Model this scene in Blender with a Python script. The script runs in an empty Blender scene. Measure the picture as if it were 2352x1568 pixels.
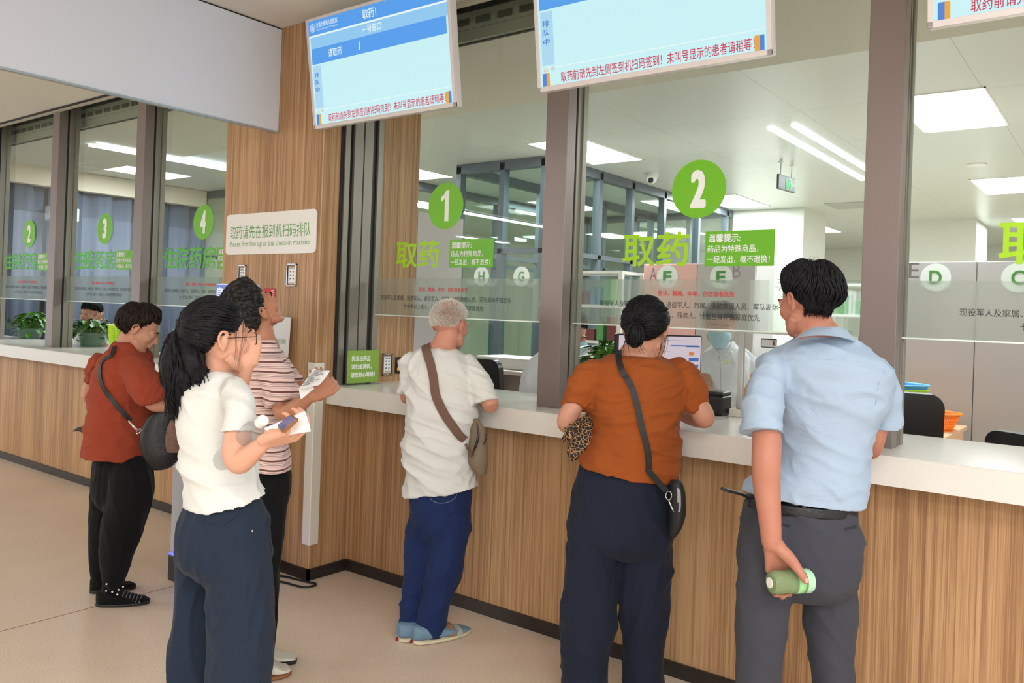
import bpy, bmesh, math, random
import numpy as np
from mathutils import Vector, Matrix, noise
R = math.radians
PI = math.pi
SC = bpy.context.scene
COL = SC.collection

# ---------------------------------------------------------------- camera, world, exposure
cd = bpy.data.cameras.new('camera')
cam = bpy.data.objects.new('camera', cd)
COL.objects.link(cam)
SC.camera = cam
cd.sensor_width = 36.0
cd.lens = 36.0 * 1884.722 / 2352.0
cd.shift_x = 0.0
cd.shift_y = -(784.0 - 708.727) / 2352.0
cd.clip_start = 0.05
_yaw, _pit, _rol = R(-37.3577), R(-0.1894), R(-2.0331)
_f = Vector((math.sin(_yaw) * math.cos(_pit), math.cos(_yaw) * math.cos(_pit), -math.sin(_pit)))
_r = Vector((math.cos(_yaw), -math.sin(_yaw), 0))
_d = _f.cross(_r)
_r2 = math.cos(_rol) * _r + math.sin(_rol) * _d
_d2 = -math.sin(_rol) * _r + math.cos(_rol) * _d
cam.matrix_world = Matrix(((_r2.x, -_d2.x, -_f.x, 0), (_r2.y, -_d2.y, -_f.y, 0), (_r2.z, -_d2.z, -_f.z, 1.6), (0, 0, 0, 1)))

W = bpy.data.worlds.new('world')
SC.world = W
W.use_nodes = True
W.node_tree.nodes['Background'].inputs[0].default_value = (0.86, 0.93, 1.0, 1)
W.node_tree.nodes['Background'].inputs[1].default_value = 1.3
SC.view_settings.view_transform = 'Standard'
SC.view_settings.look = 'None'
SC.view_settings.gamma = 1.0
SC.view_settings.use_curve_mapping = False
SC.view_settings.exposure = 0.25
try:
    SC.cycles.use_denoising = True
    SC.cycles.max_bounces = 8
    SC.cycles.transparent_max_bounces = 24
    SC.cycles.caustics_reflective = False
    SC.cycles.caustics_refractive = False
    SC.cycles.sample_clamp_indirect = 6.0
except Exception:
    pass

def area(name, loc, sx, sy, power, color=(1, 1, 1), rot=(0, 0, 0)):
    l = bpy.data.lights.new(name, 'AREA')
    l.shape = 'RECTANGLE'
    l.size = sx
    l.size_y = sy
    l.energy = power
    l.color = color
    o = bpy.data.objects.new(name, l)
    COL.objects.link(o)
    o.location = loc
    o.rotation_euler = rot
    return o

# unseen fill lamps added to light the hall (their housings are built further down)
HALL_FILLS = [(0.9, 1.9), (3.4, 1.9), (0.9, -0.6), (3.4, -0.6), (0.9, -3.2), (3.4, -3.2), (0.9, -5.8), (3.4, -5.8)]
for i, (x, y) in enumerate(HALL_FILLS):
    area('hall_fill_light', (x, y, 3.235), 1.15, 1.15, 14 if y > 1 else (62 if y > -2 else 100), (1.0, 0.985, 0.965))

# ---------------------------------------------------------------- materials
def lin(c):
    return tuple(((v / 255.0) / 12.92 if v / 255.0 <= 0.04045 else ((v / 255.0 + 0.055) / 1.055) ** 2.4) for v in c)

def new_mat(name):
    m = bpy.data.materials.new(name)
    m.use_nodes = True
    nt = m.node_tree
    b = nt.nodes['Principled BSDF']
    return m, nt, b

def N(nt, t, **kw):
    n = nt.nodes.new(t)
    for k, v in kw.items():
        setattr(n, k, v)
    return n

def mat(name, c, rough=0.5, metal=0.0, spec=0.5, emit=0.0, alpha=None, noise_amt=0.0, noise_scale=8.0, bump=0.0, bump_scale=60.0, sheen=0.0, stretch=(1, 1, 1), coat=0.0):
    m, nt, b = new_mat(name)
    c = lin(c)
    b.inputs['Base Color'].default_value = (*c, 1)
    b.inputs['Roughness'].default_value = rough
    b.inputs['Metallic'].default_value = metal
    b.inputs['Specular IOR Level'].default_value = spec
    if coat: b.inputs['Coat Weight'].default_value = coat
    if sheen:
        b.inputs['Sheen Weight'].default_value = sheen
    if emit:
        b.inputs['Emission Color'].default_value = (*c, 1)
        b.inputs['Emission Strength'].default_value = emit
        b.inputs['Base Color'].default_value = (0.02, 0.02, 0.02, 1)
    tc = N(nt, 'ShaderNodeTexCoord')
    mp = N(nt, 'ShaderNodeMapping')
    mp.inputs['Scale'].default_value = stretch
    nt.links.new(tc.outputs['Object'], mp.inputs['Vector'])
    if noise_amt:
        n = N(nt, 'ShaderNodeTexNoise')
        n.inputs['Scale'].default_value = noise_scale
        n.inputs['Detail'].default_value = 4
        nt.links.new(mp.outputs[0], n.inputs['Vector'])
        mr = N(nt, 'ShaderNodeMapRange')
        mr.inputs['To Min'].default_value = 1 - noise_amt
        mr.inputs['To Max'].default_value = 1 + noise_amt
        nt.links.new(n.outputs['Fac'], mr.inputs['Value'])
        mx = N(nt, 'ShaderNodeVectorMath', operation='SCALE')
        mx.inputs[0].default_value = c
        nt.links.new(mr.outputs[0], mx.inputs['Scale'])
        nt.links.new(mx.outputs[0], b.inputs['Base Color'])
    if bump:
        n = N(nt, 'ShaderNodeTexNoise')
        n.inputs['Scale'].default_value = bump_scale
        n.inputs['Detail'].default_value = 5
        nt.links.new(mp.outputs[0], n.inputs['Vector'])
        bp = N(nt, 'ShaderNodeBump')
        bp.inputs['Strength'].default_value = min(1.0, bump)
        bp.inputs['Distance'].default_value = 0.01
        nt.links.new(n.outputs['Fac'], bp.inputs['Height'])
        nt.links.new(bp.outputs[0], b.inputs['Normal'])
    return m

def wood_mat(name, ramp, sx=34.0, sz=0.9):
    m, nt, b = new_mat(name)
    g = N(nt, 'ShaderNodeNewGeometry')
    mp = N(nt, 'ShaderNodeMapping')
    mp.inputs['Scale'].default_value = (sx, sx, sz)
    nt.links.new(g.outputs['Position'], mp.inputs['Vector'])
    n1 = N(nt, 'ShaderNodeTexNoise')
    n1.inputs['Scale'].default_value = 1.0
    n1.inputs['Detail'].default_value = 6
    n1.inputs['Roughness'].default_value = 0.65
    nt.links.new(mp.outputs[0], n1.inputs['Vector'])
    mp2 = N(nt, 'ShaderNodeMapping')
    mp2.inputs['Scale'].default_value = (sx * 4.5, sx * 4.5, sz * 2.2)
    nt.links.new(g.outputs['Position'], mp2.inputs['Vector'])
    n2 = N(nt, 'ShaderNodeTexNoise')
    n2.inputs['Scale'].default_value = 1.0
    n2.inputs['Detail'].default_value = 3
    nt.links.new(mp2.outputs[0], n2.inputs['Vector'])
    mp3 = N(nt, 'ShaderNodeMapping')
    mp3.inputs['Scale'].default_value = (4.2, 4.2, 0.15)
    nt.links.new(g.outputs['Position'], mp3.inputs['Vector'])
    n3 = N(nt, 'ShaderNodeTexNoise')
    n3.inputs['Scale'].default_value = 1.0
    n3.inputs['Detail'].default_value = 2
    nt.links.new(mp3.outputs[0], n3.inputs['Vector'])
    a1 = N(nt, 'ShaderNodeMath', operation='MULTIPLY_ADD')
    a1.inputs[1].default_value = 0.55
    nt.links.new(n2.outputs['Fac'], a1.inputs[0])
    nt.links.new(n1.outputs['Fac'], a1.inputs[2])
    a2 = N(nt, 'ShaderNodeMath', operation='MULTIPLY_ADD')
    a2.inputs[1].default_value = 0.5
    nt.links.new(n3.outputs['Fac'], a2.inputs[0])
    nt.links.new(a1.outputs[0], a2.inputs[2])
    cr = N(nt, 'ShaderNodeValToRGB')
    el = cr.color_ramp.elements
    el[0].position = 0.72
    el[0].color = (*lin(ramp[0]), 1)
    el[1].position = 1.0
    el[1].color = (*lin(ramp[1]), 1)
    e = el.new(0.85)
    e.color = (*lin(ramp[2]), 1)
    sub = N(nt, 'ShaderNodeMath', operation='SUBTRACT')
    sub.inputs[1].default_value = 0.16
    nt.links.new(a2.outputs[0], sub.inputs[0])
    nt.links.new(sub.outputs[0], cr.inputs[0])
    nt.links.new(cr.outputs[0], b.inputs['Base Color'])
    b.inputs['Roughness'].default_value = 0.5
    b.inputs['Specular IOR Level'].default_value = 0.35
    bp = N(nt, 'ShaderNodeBump')
    bp.inputs['Strength'].default_value = 0.12
    bp.inputs['Distance'].default_value = 0.002
    nt.links.new(a1.outputs[0], bp.inputs['Height'])
    nt.links.new(bp.outputs[0], b.inputs['Normal'])
    return m

def floor_mat():
    m, nt, b = new_mat('terrazzo_floor')
    g = N(nt, 'ShaderNodeNewGeometry')
    n1 = N(nt, 'ShaderNodeTexNoise')
    n1.inputs['Scale'].default_value = 1.3
    n1.inputs['Detail'].default_value = 5
    n2 = N(nt, 'ShaderNodeTexNoise')
    n2.inputs['Scale'].default_value = 190
    n2.inputs['Detail'].default_value = 3
    nt.links.new(g.outputs['Position'], n1.inputs['Vector'])
    nt.links.new(g.outputs['Position'], n2.inputs['Vector'])
    c1 = N(nt, 'ShaderNodeValToRGB')
    c1.color_ramp.elements[0].position = 0.3
    c1.color_ramp.elements[0].color = (*lin((222, 205, 187)), 1)
    c1.color_ramp.elements[1].position = 0.7
    c1.color_ramp.elements[1].color = (*lin((234, 219, 202)), 1)
    nt.links.new(n1.outputs['Fac'], c1.inputs[0])
    c2 = N(nt, 'ShaderNodeValToRGB')
    c2.color_ramp.elements[0].position = 0.36
    c2.color_ramp.elements[0].color = (0.80, 0.78, 0.76, 1)
    c2.color_ramp.elements[1].position = 0.58
    c2.color_ramp.elements[1].color = (1.05, 1.04, 1.03, 1)
    nt.links.new(n2.outputs['Fac'], c2.inputs[0])
    mx = N(nt, 'ShaderNodeMix', data_type='RGBA', blend_type='MULTIPLY')
    mx.inputs[0].default_value = 1.0
    nt.links.new(c1.outputs[0], mx.inputs[6])
    nt.links.new(c2.outputs[0], mx.inputs[7])
    nt.links.new(mx.outputs[2], b.inputs['Base Color'])
    b.inputs['Roughness'].default_value = 0.33
    b.inputs['Specular IOR Level'].default_value = 0.3
    return m

def tile_mat():
    # metal ceiling tiles: fine joints every 1.2 m
    m, nt, b = new_mat('metal_ceiling_tile')
    g = N(nt, 'ShaderNodeNewGeometry')
    sx = N(nt, 'ShaderNodeSeparateXYZ')
    nt.links.new(g.outputs['Position'], sx.inputs[0])
    outs = []
    for ch, off in ((0, 2.057 + 60.0), (1, -4.95 + 60.0)):
        a = N(nt, 'ShaderNodeMath', operation='ADD')
        a.inputs[1].default_value = off
        nt.links.new(sx.outputs[ch], a.inputs[0])
        d = N(nt, 'ShaderNodeMath', operation='DIVIDE')
        d.inputs[1].default_value = 1.2
        nt.links.new(a.outputs[0], d.inputs[0])
        f = N(nt, 'ShaderNodeMath', operation='FRACT')
        nt.links.new(d.outputs[0], f.inputs[0])
        l = N(nt, 'ShaderNodeMath', operation='LESS_THAN')
        l.inputs[1].default_value = 0.004
        nt.links.new(f.outputs[0], l.inputs[0])
        outs.append(l)
    mx = N(nt, 'ShaderNodeMath', operation='MAXIMUM')
    nt.links.new(outs[0].outputs[0], mx.inputs[0])
    nt.links.new(outs[1].outputs[0], mx.inputs[1])
    c = N(nt, 'ShaderNodeMix', data_type='RGBA')
    nt.links.new(mx.outputs[0], c.inputs[0])
    c.inputs[6].default_value = (*lin((206, 212, 206)), 1)
    c.inputs[7].default_value = (*lin((160, 164, 158)), 1)
    nt.links.new(c.outputs[2], b.inputs['Base Color'])
    b.inputs['Roughness'].default_value = 0.32
    b.inputs['Specular IOR Level'].default_value = 0.6
    return m

def glass_mat(name, tint=(0.93, 0.97, 0.95), refl=1.0, haze=0.0, haze_col=(0.75, 0.78, 0.75)):
    m = bpy.data.materials.new(name)
    m.use_nodes = True
    nt = m.node_tree
    nt.nodes.clear()
    out = N(nt, 'ShaderNodeOutputMaterial')
    tr = N(nt, 'ShaderNodeBsdfTransparent')
    tr.inputs[0].default_value = (*tint, 1)
    gl = N(nt, 'ShaderNodeBsdfAnisotropic')
    gl.inputs['Roughness'].default_value = 0.0
    gl.inputs[0].default_value = (refl, refl, refl, 1)
    fr = N(nt, 'ShaderNodeFresnel')
    fr.inputs[0].default_value = 1.38
    ge = N(nt, 'ShaderNodeNewGeometry')
    fb = N(nt, 'ShaderNodeMath', operation='SUBTRACT'); fb.inputs[0].default_value = 1.0
    nt.links.new(ge.outputs['Backfacing'], fb.inputs[1])
    fm = N(nt, 'ShaderNodeMath', operation='MULTIPLY')
    nt.links.new(fr.outputs[0], fm.inputs[0]); nt.links.new(fb.outputs[0], fm.inputs[1])
    mx = N(nt, 'ShaderNodeMixShader')
    nt.links.new(fm.outputs[0], mx.inputs[0])
    if haze:
        di = N(nt, 'ShaderNodeBsdfDiffuse')
        di.inputs[0].default_value = (*haze_col, 1)
        tl = N(nt, 'ShaderNodeBsdfTranslucent')
        tl.inputs[0].default_value = (*haze_col, 1)
        ad = N(nt, 'ShaderNodeMixShader')
        ad.inputs[0].default_value = 0.5
        nt.links.new(di.outputs[0], ad.inputs[1])
        nt.links.new(tl.outputs[0], ad.inputs[2])
        m2 = N(nt, 'ShaderNodeMixShader')
        m2.inputs[0].default_value = haze
        nt.links.new(tr.outputs[0], m2.inputs[1])
        nt.links.new(ad.outputs[0], m2.inputs[2])
        nt.links.new(m2.outputs[0], mx.inputs[1])
    else:
        nt.links.new(tr.outputs[0], mx.inputs[1])
    nt.links.new(gl.outputs[0], mx.inputs[2])
    nt.links.new(mx.outputs[0], out.inputs[0])
    return m

def film_mat():
    m = bpy.data.materials.new('frosted_film')
    m.use_nodes = True
    nt = m.node_tree
    nt.nodes.clear()
    out = N(nt, 'ShaderNodeOutputMaterial')
    tr = N(nt, 'ShaderNodeBsdfTransparent')
    tr.inputs[0].default_value = (0.96, 0.99, 0.97, 1)
    rf = N(nt, 'ShaderNodeBsdfRefraction')
    rf.inputs['Roughness'].default_value = 0.17
    rf.inputs['IOR'].default_value = 1.03
    rf.inputs[0].default_value = (0.95, 0.98, 0.96, 1)
    m1 = N(nt, 'ShaderNodeMixShader')
    m1.inputs[0].default_value = 0.62
    nt.links.new(tr.outputs[0], m1.inputs[1])
    nt.links.new(rf.outputs[0], m1.inputs[2])
    di = N(nt, 'ShaderNodeBsdfDiffuse')
    di.inputs[0].default_value = (0.55, 0.60, 0.57, 1)
    m2 = N(nt, 'ShaderNodeMixShader')
    m2.inputs[0].default_value = 0.16
    nt.links.new(m1.outputs[0], m2.inputs[1])
    nt.links.new(di.outputs[0], m2.inputs[2])
    nt.links.new(m2.outputs[0], out.inputs[0])
    return m

WOOD = wood_mat('wood_laminate', ((150, 112, 80), (196, 158, 118), (174, 136, 98)), 62.0, 0.7)
FLOOR = floor_mat()
TILE = tile_mat()
GLASS = glass_mat('window_glass', (0.965, 0.985, 0.972))
GLASS_IN = glass_mat('partition_glass', (0.91, 0.97, 0.95))
ACRYL = glass_mat('clear_acrylic', (0.96, 0.98, 0.97))
FILM = film_mat()
SLAB = mat('quartz_stone', (222, 221, 217), rough=0.22, spec=0.5, noise_amt=0.05, noise_scale=90)
BRONZE = mat('bronze_aluminium', (138, 127, 126), rough=0.42, metal=0.45)
BRONZE_D = mat('bronze_side', (142, 138, 130), rough=0.42, metal=0.45)
BLACKRUB = mat('black_rubber', (16, 19, 20), rough=0.45)
DARK = mat('dark_recess', (34, 34, 32), rough=0.6)
SKIRT = mat('dark_skirting', (44, 37, 34), rough=0.35, noise_amt=0.3, noise_scale=25)
PLASTER = mat('white_plaster', (226, 229, 223), rough=0.8)
PLASTER_W = mat('warm_plaster', (214, 205, 188), rough=0.8)
CEIL = mat('ceiling_paint', (224, 220, 212), rough=0.8)
BULK = mat('grey_bulkhead_panel', (220, 227, 242), rough=0.45, spec=0.3)
WHITE = mat('white_plastic', (236, 236, 234), rough=0.35)
CREAM = mat('cream_plastic', (226, 224, 214), rough=0.4)
BLACK = mat('black_plastic', (20, 20, 22), rough=0.4)
GREYM = mat('grey_metal', (96, 106, 116), rough=0.35, metal=0.5)
GREYP = mat('grey_partition_panel', (182, 178, 178), rough=0.5)
PINKREFL = mat('grey_panel_pink_reflection', (226, 176, 170), rough=0.5)  # grey door with a reddish reflection put into its colour
LIGHT = mat('lamp_diffuser', (255, 255, 250), emit=3.2)
STRIP = mat('strip_lamp', (235, 245, 255), emit=5.0)
GREEN = mat('green_vinyl', (112, 190, 30), rough=0.45)
GREENT = mat('lime_vinyl', (160, 214, 20), rough=0.45)
GREEN2 = mat('notice_green_vinyl', (104, 182, 34), rough=0.45)
WHITEV = mat('white_vinyl', (240, 246, 244), rough=0.5)
REDV = mat('red_vinyl', (205, 34, 44), rough=0.5)
INKV = mat('dark_ink', (42, 42, 44), rough=0.6)
PAPER = mat('white_paper', (246, 247, 250), rough=0.7)
CHROME = mat('chrome', (205, 205, 208), rough=0.16, metal=1.0)

# ---------------------------------------------------------------- mesh building
class MB:
    def __init__(s):
        s.v = []
        s.f = []
    def add(s, vs, fs):
        n = len(s.v)
        s.v.extend([tuple(v) for v in vs])
        s.f.extend([tuple(n + i for i in f) for f in fs])
        return s
    def box(s, x0, y0, z0, x1, y1, z1):
        x0, x1 = min(x0, x1), max(x0, x1); y0, y1 = min(y0, y1), max(y0, y1); z0, z1 = min(z0, z1), max(z0, z1)
        return s.add([(x0, y0, z0), (x1, y0, z0), (x1, y1, z0), (x0, y1, z0), (x0, y0, z1), (x1, y0, z1), (x1, y1, z1), (x0, y1, z1)],
                     [(0, 3, 2, 1), (4, 5, 6, 7), (0, 1, 5, 4), (1, 2, 6, 5), (2, 3, 7, 6), (3, 0, 4, 7)])
    def rbox(s, x0, y0, z0, x1, y1, z1, b=0.004, seg=2):
        bm = bmesh.new()
        bmesh.ops.create_cube(bm, size=1)
        for v in bm.verts:
            v.co = Vector(((x0 + x1) / 2 + v.co.x * (x1 - x0), (y0 + y1) / 2 + v.co.y * (y1 - y0), (z0 + z1) / 2 + v.co.z * (z1 - z0)))
        bmesh.ops.bevel(bm, geom=bm.edges[:] , offset=b, segments=seg, profile=0.5, affect='EDGES')
        return s.bm(bm)
    def bm(s, bm, M=None):
        bm.verts.index_update()
        s.add([(M @ v.co if M else v.co)[:] for v in bm.verts], [[v.index for v in f.verts] for f in bm.faces])
        bm.free()
        return s
    def prism(s, pts, a, b, axis='z'):
        # polygon pts (2D) extruded between a and b along an axis
        n = len(pts)
        def P(p, t):
            return {'z': (p[0], p[1], t), 'y': (p[0], t, p[1]), 'x': (t, p[0], p[1])}[axis]
        vs = [P(p, a) for p in pts] + [P(p, b) for p in pts]
        fs = [tuple(range(n)), tuple(range(2 * n - 1, n - 1, -1))] + [(i, n + i, n + (i + 1) % n, (i + 1) % n) for i in range(n)]
        return s.add(vs, fs)
    def cyl(s, p0, p1, r0, r1=None, seg=20):
        r1 = r0 if r1 is None else r1
        return s.tube([p0, p1], [r0, r1], seg, smooth=1)
    def tube(s, pts, rad, seg=12, smooth=4, flat=1.0, up=None, closed=False):
        P = [Vector(p) for p in pts]
        rad = [rad] * len(P) if isinstance(rad, (int, float)) else list(rad)
        P, rd = resample(P, rad, smooth)
        n = len(P)
        T = [(P[min(i + 1, n - 1)] - P[max(i - 1, 0)]).normalized() for i in range(n)]
        u = Vector(up) if up is not None else (Vector((0, 0, 1)) if abs(T[0].z) < 0.9 else Vector((1, 0, 0)))
        vs = []
        for i in range(n):
            u = (u - T[i] * u.dot(T[i]))
            if u.length < 1e-6:
                u = T[i].orthogonal()
            u.normalize()
            w = T[i].cross(u)
            for k in range(seg):
                a = 2 * PI * k / seg
                vs.append(P[i] + u * (math.cos(a) * rd[i] * flat) + w * (math.sin(a) * rd[i]))
        fs = []
        for i in range(n - 1):
            for k in range(seg):
                k2 = (k + 1) % seg
                fs.append((i * seg + k, i * seg + k2, (i + 1) * seg + k2, (i + 1) * seg + k))
        fs.append(tuple(range(seg - 1, -1, -1)))
        fs.append(tuple((n - 1) * seg + k for k in range(seg)))
        return s.add(vs, fs)
    def loft(s, rings, seg=28, smooth=5):
        # rings: (x, y, z, ru, rv, yaw[, power]) horizontal superellipses
        A = np.array([list(r[:6]) + [r[6] if len(r) > 6 else 2.0] for r in rings], float)
        A = catmull(A, smooth)
        vs = []
        for (x, y, z, ru, rv, yaw, pw) in A:
            c, sn = math.cos(yaw), math.sin(yaw)
            for k in range(seg):
                a = 2 * PI * k / seg
                ca, sa = math.cos(a), math.sin(a)
                q = 2.0 / pw
                px = math.copysign(abs(ca) ** q, ca) * ru
                py = math.copysign(abs(sa) ** q, sa) * rv
                vs.append((x + c * px - sn * py, y + sn * px + c * py, z))
        n = len(A)
        fs = []
        up = A[-1][2] > A[0][2]
        for i in range(n - 1):
            for k in range(seg):
                k2 = (k + 1) % seg
                q = (i * seg + k, i * seg + k2, (i + 1) * seg + k2, (i + 1) * seg + k)
                fs.append(q if up else q[::-1])
        a = tuple(range(seg - 1, -1, -1)); b = tuple((n - 1) * seg + k for k in range(seg))
        fs += [a, b] if up else [a[::-1], b[::-1]]
        return s.add(vs, fs)
    def ell(s, c, r, rot=None, seg=20, rings=12):
        bm = bmesh.new()
        bmesh.ops.create_uvsphere(bm, u_segments=seg, v_segments=rings, radius=1)
        r = (r, r, r) if isinstance(r, (int, float)) else r
        M = Matrix.Translation(c) @ (rot.to_4x4() if rot is not None else Matrix.Identity(4)) @ Matrix.Diagonal((*r, 1))
        return s.bm(bm, M)
    def lathe(s, prof, c=(0, 0, 0), seg=28, M=None):
        vs = []
        n = len(prof)
        for (r, z) in prof:
            for k in range(seg):
                a = 2 * PI * k / seg
                v = Vector((c[0] + r * math.cos(a), c[1] + r * math.sin(a), c[2] + z))
                vs.append(M @ v if M else v)
        fs = []
        for i in range(n - 1):
            for k in range(seg):
                k2 = (k + 1) % seg
                fs.append((i * seg + k, i * seg + k2, (i + 1) * seg + k2, (i + 1) * seg + k))
        if prof[0][0] > 1e-5: fs.append(tuple(range(seg - 1, -1, -1)))
        if prof[-1][0] > 1e-5: fs.append(tuple((n - 1) * seg + k for k in range(seg)))
        return s.add(vs, fs)
    def xf(s, M):
        s.v = [tuple(M @ Vector(v)) for v in s.v]
        return s

def catmull(A, sub):
    n = len(A)
    if sub <= 1 or n < 3:
        return A
    out = []
    for i in range(n - 1):
        p0, p1, p2, p3 = A[max(i - 1, 0)], A[i], A[i + 1], A[min(i + 2, n - 1)]
        for k in range(sub):
            t = k / sub
            out.append(0.5 * ((2 * p1) + (-p0 + p2) * t + (2 * p0 - 5 * p1 + 4 * p2 - p3) * t * t + (-p0 + 3 * p1 - 3 * p2 + p3) * t ** 3))
    out.append(A[-1])
    return np.array(out)

def resample(P, rad, sub):
    if sub <= 1 or len(P) < 3:
        return P, rad
    A = np.array([[*p, r] for p, r in zip(P, rad)])
    A = catmull(A, sub)
    return [Vector(a[:3]) for a in A], [max(1e-4, float(a[3])) for a in A]

def rrect(w, h, r, seg=6, cx=0, cy=0):
    pts = []
    for (sx, sy, a0) in ((1, 1, 0), (-1, 1, 90), (-1, -1, 180), (1, -1, 270)):
        for k in range(seg + 1):
            a = R(a0 + 90 * k / seg)
            pts.append((cx + sx * (w / 2 - r) + r * math.cos(a), cy + sy * (h / 2 - r) + r * math.sin(a)))
    return pts

def disc(r, seg=48, cx=0, cy=0):
    return [(cx + r * math.cos(2 * PI * k / seg), cy + r * math.sin(2 * PI * k / seg)) for k in range(seg)]

def mesh_obj(name, vs, fs, m, parent=None, smooth=None):
    me = bpy.data.meshes.new(name)
    me.from_pydata(vs, [], fs)
    me.update()
    if m is not None:
        me.materials.append(m)
    if smooth:
        me.polygons.foreach_set('use_smooth', [True] * len(me.polygons))
    o = bpy.data.objects.new(name, me)
    COL.objects.link(o)
    if parent is not None:
        o.parent = parent
    return o

def part(par, name, mb, m, world=True, smooth=False, label=None):
    # a mesh under its thing; world=True: the builder's coordinates are world coordinates
    if world and par is not None:
        Mi = WM[par.name].inverted()
        mb.xf(Mi)
    o = mesh_obj(name, mb.v, mb.f, m, par, smooth)
    if par is not None:
        WM[o.name] = WM[par.name].copy()
    if label: o['label'] = label
    if smooth == 'auto':
        auto_smooth(o)
    return o

def auto_smooth(o, ang=35):
    me = o.data
    bm = bmesh.new(); bm.from_mesh(me)
    for f in bm.faces: f.smooth = True
    for e in bm.edges:
        e.smooth = not (len(e.link_faces) == 2 and e.calc_face_angle(0) > R(ang))
    bm.to_mesh(me); bm.free()

WM = {}
def thing(name, label, cat, loc=(0, 0, 0), rot=None, group=None):
    o = bpy.data.objects.new(name, None)
    o.empty_display_size = 0.05
    COL.objects.link(o)
    M = Matrix.Translation(loc) @ (rot.to_4x4() if rot is not None else Matrix.Identity(4))
    o.matrix_world = M
    WM[o.name] = M.copy()
    o['label'] = label
    o['category'] = cat
    if group: o['group'] = group
    return o

def single(name, label, cat, mb, m, group=None, smooth=False, kind=None):
    o = mesh_obj(name, mb.v, mb.f, m, None, smooth)
    if smooth == 'auto': auto_smooth(o)
    if kind: o['kind'] = kind
    if label: o['label'] = label
    if cat: o['category'] = cat
    if group: o['group'] = group
    WM[o.name] = Matrix.Identity(4)
    return o

def struct(name, mb, m, smooth=False):
    o = mesh_obj(name, mb.v, mb.f, m, None, smooth)
    o['kind'] = 'structure'
    WM[o.name] = Matrix.Identity(4)
    return o

def struct_root(name, loc=(0, 0, 0)):
    o = bpy.data.objects.new(name, None)
    o.empty_display_size = 0.05
    COL.objects.link(o)
    o.matrix_world = Matrix.Translation(loc)
    WM[o.name] = Matrix.Translation(loc)
    o['kind'] = 'structure'
    return o

_tc = {}
def text_geo(s, bold=0.0, extrude=0.0015):
    bold = 0.0
    key = (s, bold, extrude)
    if key in _tc: return _tc[key]
    cu = bpy.data.curves.new('t', 'FONT')
    cu.body = s
    cu.resolution_u = 3
    cu.offset = 0.0
    o = bpy.data.objects.new('t', cu)
    COL.objects.link(o)
    dg = bpy.context.evaluated_depsgraph_get()
    me = bpy.data.meshes.new_from_object(o.evaluated_get(dg))
    vs = np.array([v.co[:] for v in me.vertices]).reshape(-1, 3)
    fs = [tuple(p.vertices) for p in me.polygons]
    bpy.data.objects.remove(o)
    bpy.data.curves.remove(cu)
    bpy.data.meshes.remove(me)
    _tc[key] = (vs, fs)
    return _tc[key]

def text_fit(mb, s, x0, y0, x1, y1, M, bold=0.0, z=0.0):
    # writing s stretched to fill the box (x0,y0)-(x1,y1) in the plane given by M
    vs, fs = text_geo(s, bold)
    lo, hi = vs.min(0), vs.max(0)
    sx = (x1 - x0) / max(1e-6, hi[0] - lo[0])
    sy = (y1 - y0) / max(1e-6, hi[1] - lo[1])
    b = bold * min(sx, sy) if len(s) > 1 else bold * sx
    x0 += b; y0 += b
    sx = (x1 - x0 - b) / max(1e-6, hi[0] - lo[0]); sy = (y1 - y0 - b) / max(1e-6, hi[1] - lo[1])
    # heavier strokes: the same outline again, shifted by the stroke gain
    for k, (dx, dy) in enumerate([(0, 0)] + ([(b * math.cos(a_ * PI / 8), b * math.sin(a_ * PI / 8)) for a_ in range(16)] if bold and len(s) < 3 else [(b, 0), (-b, 0), (0, b), (0, -b), (b * .7, b * .7), (-b * .7, b * .7), (b * .7, -b * .7), (-b * .7, -b * .7)] if bold else [])):
        mb.add([M @ Vector((x0 + dx + (v[0] - lo[0]) * sx, y0 + dy + (v[1] - lo[1]) * sy, z + 0.00002 * k)) for v in vs], fs)
    return mb

# plane frames: XY of the sign -> world
def face_front(x=0, y=0, z=0):   # sign facing -Y, u = +X, v = +Z
    return Matrix(((1, 0, 0, x), (0, 0, -1, y), (0, 1, 0, z), (0, 0, 0, 1)))
def face_right(x=0, y=0, z=0):   # sign facing +X, u = +Y, v = +Z
    return Matrix(((0, 0, 1, x), (1, 0, 0, y), (0, 1, 0, z), (0, 0, 0, 1)))
def sign_prism(mb, pts, z0, z1, M):
    n = len(pts)
    vs = [M @ Vector((p[0], p[1], z0)) for p in pts] + [M @ Vector((p[0], p[1], z1)) for p in pts]
    fs = [tuple(range(n - 1, -1, -1)), tuple(range(n, 2 * n))] + [(i, (i + 1) % n, n + (i + 1) % n, n + i) for i in range(n)]
    return mb.add(vs, fs)
def rect(x0, y0, x1, y1):
    return [(x0, y0), (x1, y0), (x1, y1), (x0, y1)]

# ================================================================= THE SETTING
XC, YC = -3.785, 3.102          # free corner of the timber column
struct('floor', MB().box(-18, -9, -0.1, 7, 18, 0), FLOOR)
struct('trim_1', MB().box(-4.245, -9, -0.001, -4.240, 3.38, 0.0006), mat('floor_joint', (120, 104, 88), rough=0.7))
# hall ceiling stops at the window head
struct('ceiling', MB().box(-18, -9, 3.283, 7, 3.385, 3.40), CEIL)
struct('trim_2', MB().box(-18, 3.355, 3.262, -4.76, 3.390, 3.300).box(-3.78, 3.355, 3.262, 7, 3.390, 3.300), mat('pale_edge_trim', (188, 180, 166), rough=0.5))
struct('trim_3', MB().box(-18, 3.39, 3.34, 7, 3.80, 3.42).box(-18, 3.332, 3.272, -4.76, 3.352, 3.2835), DARK)
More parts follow.
